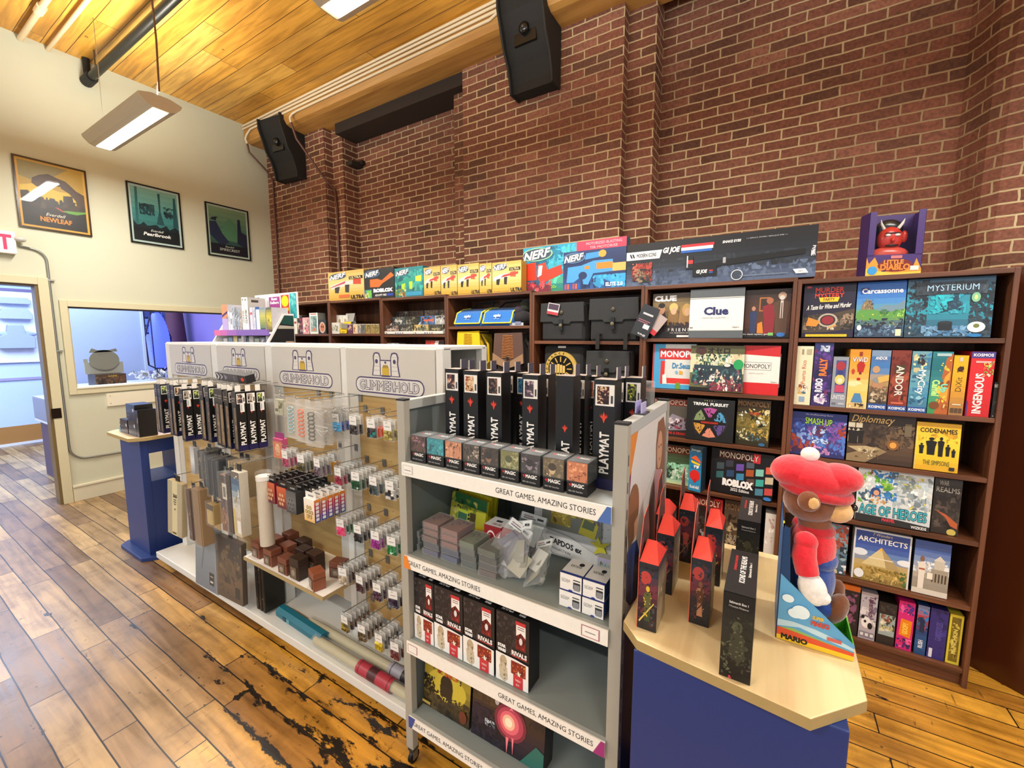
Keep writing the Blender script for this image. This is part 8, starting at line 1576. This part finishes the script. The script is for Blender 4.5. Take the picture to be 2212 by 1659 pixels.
case(493.5, 497, 673, [R_(0, 0, 1, 1, '#e8eaf0'), R_(.2, .5, .8, .8, '#a8b0c0')], 'thin white case, second from the left end of the rack')
case(497.5, 503, 675, [R_(0, 0, 1, 1, '#eef0f4'), R_(.2, .4, .8, .7, '#8a9ab0')], 'white case with a grey mark, third from the left end of the rack')
for i in range(4): case(503.5 + 5.2*i, 508.5 + 5.2*i, 660 + 4*i, [R_(0, 0, 1, 1, ['#a8b8c4', '#8a8c94', '#9aa8b4', '#b4a898'][i]), B_(10, ['#5c5a60', '#c8d4dc', '#7a6a64', '#e0e6ea'], .05, .1, .95, .95, .3)], ['pale blue clear-wrapped case', 'grey clear-wrapped case with a brown label', 'silvery clear-wrapped case', 'beige clear-wrapped case'][i] + ' in the rack')
case(524.8, 530, 642, [R_(0, 0, 1, 1, '#f0f0ee'), T('GAME', .5, .45, .5, '#6a6a6c', rot=90, hu=1, w=.35), E_(.5, .93, .2, .03, '#6a6a5c')], 'tall white case with grey upright letters, left of a pair', Y=1.955)
case(530.3, 538, 642, [R_(0, 0, 1, 1, '#ececea'), T('GAME', .4, .45, .5, '#4a4a4c', rot=90, hu=1, w=.4), E_(.4, .93, .16, .03, '#6a6a5c')], 'tall white case with dark upright letters, right of a pair', Y=1.955, rside='#b8b8b4', rops=[E_(.6, .6, .2, .12, '#3a8ac8'), R_(.2, .86, .6, .93, '#3c3a30')], d=.15)
case(541, 547, 664, [R_(0, 0, 1, 1, '#dcd8ec'), R_(.1, .7, .9, .8, '#c86a6c')], 'lilac white case with a red mark in the rack')
case(547.5, 553, 664, [R_(0, 0, 1, 1, '#c8d0dc'), B_(6, ['#8aa0b4', '#e8ecf0'], .1, .1, .9, .9, .3)], 'pale grey case right of the lilac one in the rack')
case(553.5, 562, 663, [R_(0, 0, 1, 1, '#e8ecf2'), R_(0, .9, 1, 1, '#2a5ca8'), R_(.0, .0, .12, 1, '#3a6ab0')], 'white case with a blue frame in the rack')
case(562.5, 574, 664, [G_('#3a6a7c', '#8a9a4c', '#c8c86a', '#7a94b0'), R_(.1, .1, .9, .14, '#2a2c4a')], 'green and yellow landscape case in the rack')
case(576, 588, 664, [G_('#4c4a3c', '#b8a83c', '#d8c840', '#3a4c64'), B_(8, ['#e0d050', '#6a6a3c'], .1, .2, .9, .7, .2)], 'yellow and navy case, last in the rack')
for i in range(9):
    a = -4.36 + .09*i
    carton('media_case', f'{["first", "second", "third", "fourth", "fifth", "sixth", "seventh", "eighth", "ninth"][i]} case on the lower rack shelf counted from the left', 'media case', a, a + .07, 1.516, .17 + .01*(i % 3), 1.97, .12, [R_(0, 0, 1, 1, ['#d8d8e0', '#8aa8c0', '#e0c84c', '#b8b8b4', '#7aa0c8', '#c8c8c4', '#a8b8a8', '#8a8a90', '#dcdce0'][i]), B_(6, ['#5c6a7a', '#e8e8ec', '#a8a8ac'], .1, .1, .9, .9, .25)], side='#b8b8c0', seed=i)

# ================================================================ ANNEX seen through the doorway and window
t = thing('light_column', 'tall glowing blue ribbed light column seen through the office window', 'lamp', (-8.5, 2.90, 0))
m = MB(); n = 30; pts = [(0, .03*math.sin(i/n*3.14) - .03, 1.20 + .88*i/n) for i in range(n + 1)]; m.tube(pts, [.03 + .095*math.sin(math.pi*(i + .6)/(n + 1.2))**.55 + (.006 if i % 2 else 0) for i in range(n + 1)], '#2a3cf0', 18); m.build('glow_tube', 'blue_glow', t)
m = MB(); m.cyl(.0, -.03, 0, 1.2, .05, '#2a2438', 14); m.cyl(0, -.03, 0, .03, .2, '#1d1a28', 20)
for s in (-1, 1): m.tube([(0, s*.02, 1.15), (.02, s*.15 - .03, 1.25), (.02, s*.17 - .03, 1.7), (0, s*.05 - .03, 2.12)], .012, '#2c2238', 6)
m.build('stand', 'matte', t)
t = thing('curved_timber', 'tall dark reddish curved timber slab behind the blue light', 'timber', (-8.9, 3.30, 0)); m = MB()
m.tube([(0, 0, 0), (0, .03, .8), (0, .0, 1.5), (0, -.04, 2.3)], [.16, .14, .13, .12], '#5c3444', 12); m.build('trunk', 'matte', t)
bx_ = [(-6.62, 1.66, 1.165)]
wt = thing('back_counter', 'counter top with goods just behind the office window', 'counter', (-6.62, 2.1, 0)); m = MB(); m.box(-.34, .28, -.72, .78, 1.12, 1.148, '#c8ccd8'); m.build('counter_top', 'gloss', wt); m = MB(); m.box(-.32, .26, -.70, .76, 0, 1.12, '#8a8ca8'); m.build('cabinet', 'paintmetal', wt)
carton('board_game', 'dark brown patterned game box under the round grey standee in the window', 'board game', -6.62 - .0, -6.62 + .26, 1.149, .13, 1.56, .26, [R_(0, 0, 1, 1, '#3a2a20')], side='#3c2c22', rside='#4a3426', rops=[B_(24, ['#6a4a34', '#2c1f18', '#8a6a4c'], 0, 0, 1, .85, .10), T('GAME', .55, .85, .14, '#c8a83c', w=.3)])
t = thing('cardboard_standee', 'round grey cardboard standee seen from behind in the office window', 'standee', (-6.52, 1.69, 1.281))
m = MB(); m.prism([(.13*math.cos(a*math.pi/12)*1.0, .155 + .115*math.sin(a*math.pi/12)) for a in range(24)], -.006, 0, '#8f8d80', plane='yz'); m.prism([(-.125, .24), (-.10, .29), (-.05, .268), (.05, .27), (.11, .285), (.12, .25)], -.006, 0, '#8f8d80', plane='yz'); m.build('disc', 'matte', t)
m = MB(); m.box(-.05, -.02, -.165, .165, 0, .13, '#a8a8a0'); m.box(-.05, -.045, -.165, -.13, .13, .17, '#a8a8a0'); m.build('support', 'matte', t)
m = MB(); R = random.Random(5)
for k in range(130):
    cx_, cy_ = R.uniform(-.24, .14), R.uniform(-.30, .30); zz = R.uniform(0, .085)
    m.M = Matrix.Translation((cx_, cy_, zz + .012)) @ Euler((R.uniform(0, 6), R.uniform(0, 6), R.uniform(0, 6))).to_matrix().to_4x4(); s = R.uniform(.012, .026)
    m.box(-s, s, -s*.6, s*.6, -.003, .003, R.choice(['#e0e2e6', '#b8bcc4', '#8a8e96', '#f0f2f4', '#6a6e78']))
m.M = Matrix.Identity(4)
tag(m.build('wrapped_sweets', 'gloss', loc=(-6.60, 2.28, 1.175)), 'heap of silvery wrapped pieces on the counter in the office window', 'wrapped pieces', kind='stuff')
t = thing('wall_rack', 'small dark rack of blue-lit goods on the brick beyond the window', 'rack', (-9.9, 3.40, 1.75)); m = MB(); m.box(0, .03, -.25, .05, 0, .45, '#2c3050'); m.build('frame', 'matte', t); m = MB()
for i in range(3):
    for j in range(2): m.box(.03, .06, -.23 + .14*j, -.11 + .14*j, .03 + .14*i, .14 + .14*i, ['#6a8ad8', '#8aa8e8', '#4a5a98'][(i + j) % 3])
m.build('goods', 'print', t)
t = thing('white_screen', 'tall pale screen panel standing behind the office window', 'screen', (-7.9, 2.05, 0)); m = MB(); m.box(0, .05, -.42, .42, .0, 2.5, '#c4d2f4'); m.build('panel', 'paintmetal', t); m = MB(); m.box(-.01, .06, .42, .45, 0, 2.5, '#e0e8fc'); m.build('frame', 'paintmetal', t)
m = MB(); m.tube([(0, 0, 4.0), (.0, .01, 1.8), (0, .02, 0)], .008, '#2c2a40', 6); tag(m.build('cable', 'matte', loc=(-7.80, 2.56, 0)), 'thin dark cable hanging beside the pale screen in the window', 'cable')
# shelves of pale goods against the far wall, seen through the doorway
t = thing('wall_display', 'pale blue-lit wall display with three grey covered shapes, seen through the doorway', 'display', (-10.06, 1.62, 0))
m = MB(); m.box(-.03, .0, -.55, .30, 1.30, 2.40, '#e6f0ff'); m.box(0, .02, .26, .30, 1.3, 2.4, '#f4f8ff'); m.box(-.02, .02, -.55, .30, 2.40, 2.44, '#6a5c8a'); m.build('backboard', 'paintmetal', t)
def blob(z0, w0, w1, h, c='#98a4bc', name='covered_shape'):
    m = MB(); m.prism([(-w0, z0), (w0, z0), (w0*1.02, z0 + h*.5), (w1, z0 + h*.62), (w1*.8, z0 + h), (-w1*.8, z0 + h), (-w1, z0 + h*.62), (-w0*1.02, z0 + h*.5)], .02, .12, c, plane='yz'); return m.build(name, 'matte', t, .01)
o = blob(1.52, .19, .10, .36); o.location = (0, -.02, 0); o = blob(1.97, .17, .16, .16, '#a4b0c8'); o.location = (0, 0, 0); o = blob(2.20, .17, .17, .10, '#a4b0c8')
m = MB(); m.ell(.07, -.02, 1.74, .05, .23, .05, '#98a4bc', 18, 10); m.build('covered_shape', 'matte', t)
t = thing('glass_counter', 'pale glass-fronted counter at the edge of the doorway', 'counter', (-7.32, 1.55, .07))
m = MB(); m.box(-.3, .3, -.22, .3, -.07, .62, '#54486a'); m.build('cabinet', 'paintmetal', t); m = MB(); m.box(-.32, .32, -.26, .32, .62, .645, '#e4e6ee'); m.box(-.32, .32, -.26, -.24, .645, .90, '#8a8ca0'); m.box(-.30, .32, -.26, .32, .90, .915, '#9a9cae'); m.build('frame', 'paintmetal', t); m = MB(); m.box(-.30, .30, -.24, .3, .645, .90, '#dfe8f0'); m.build('glass', 'pane', t)
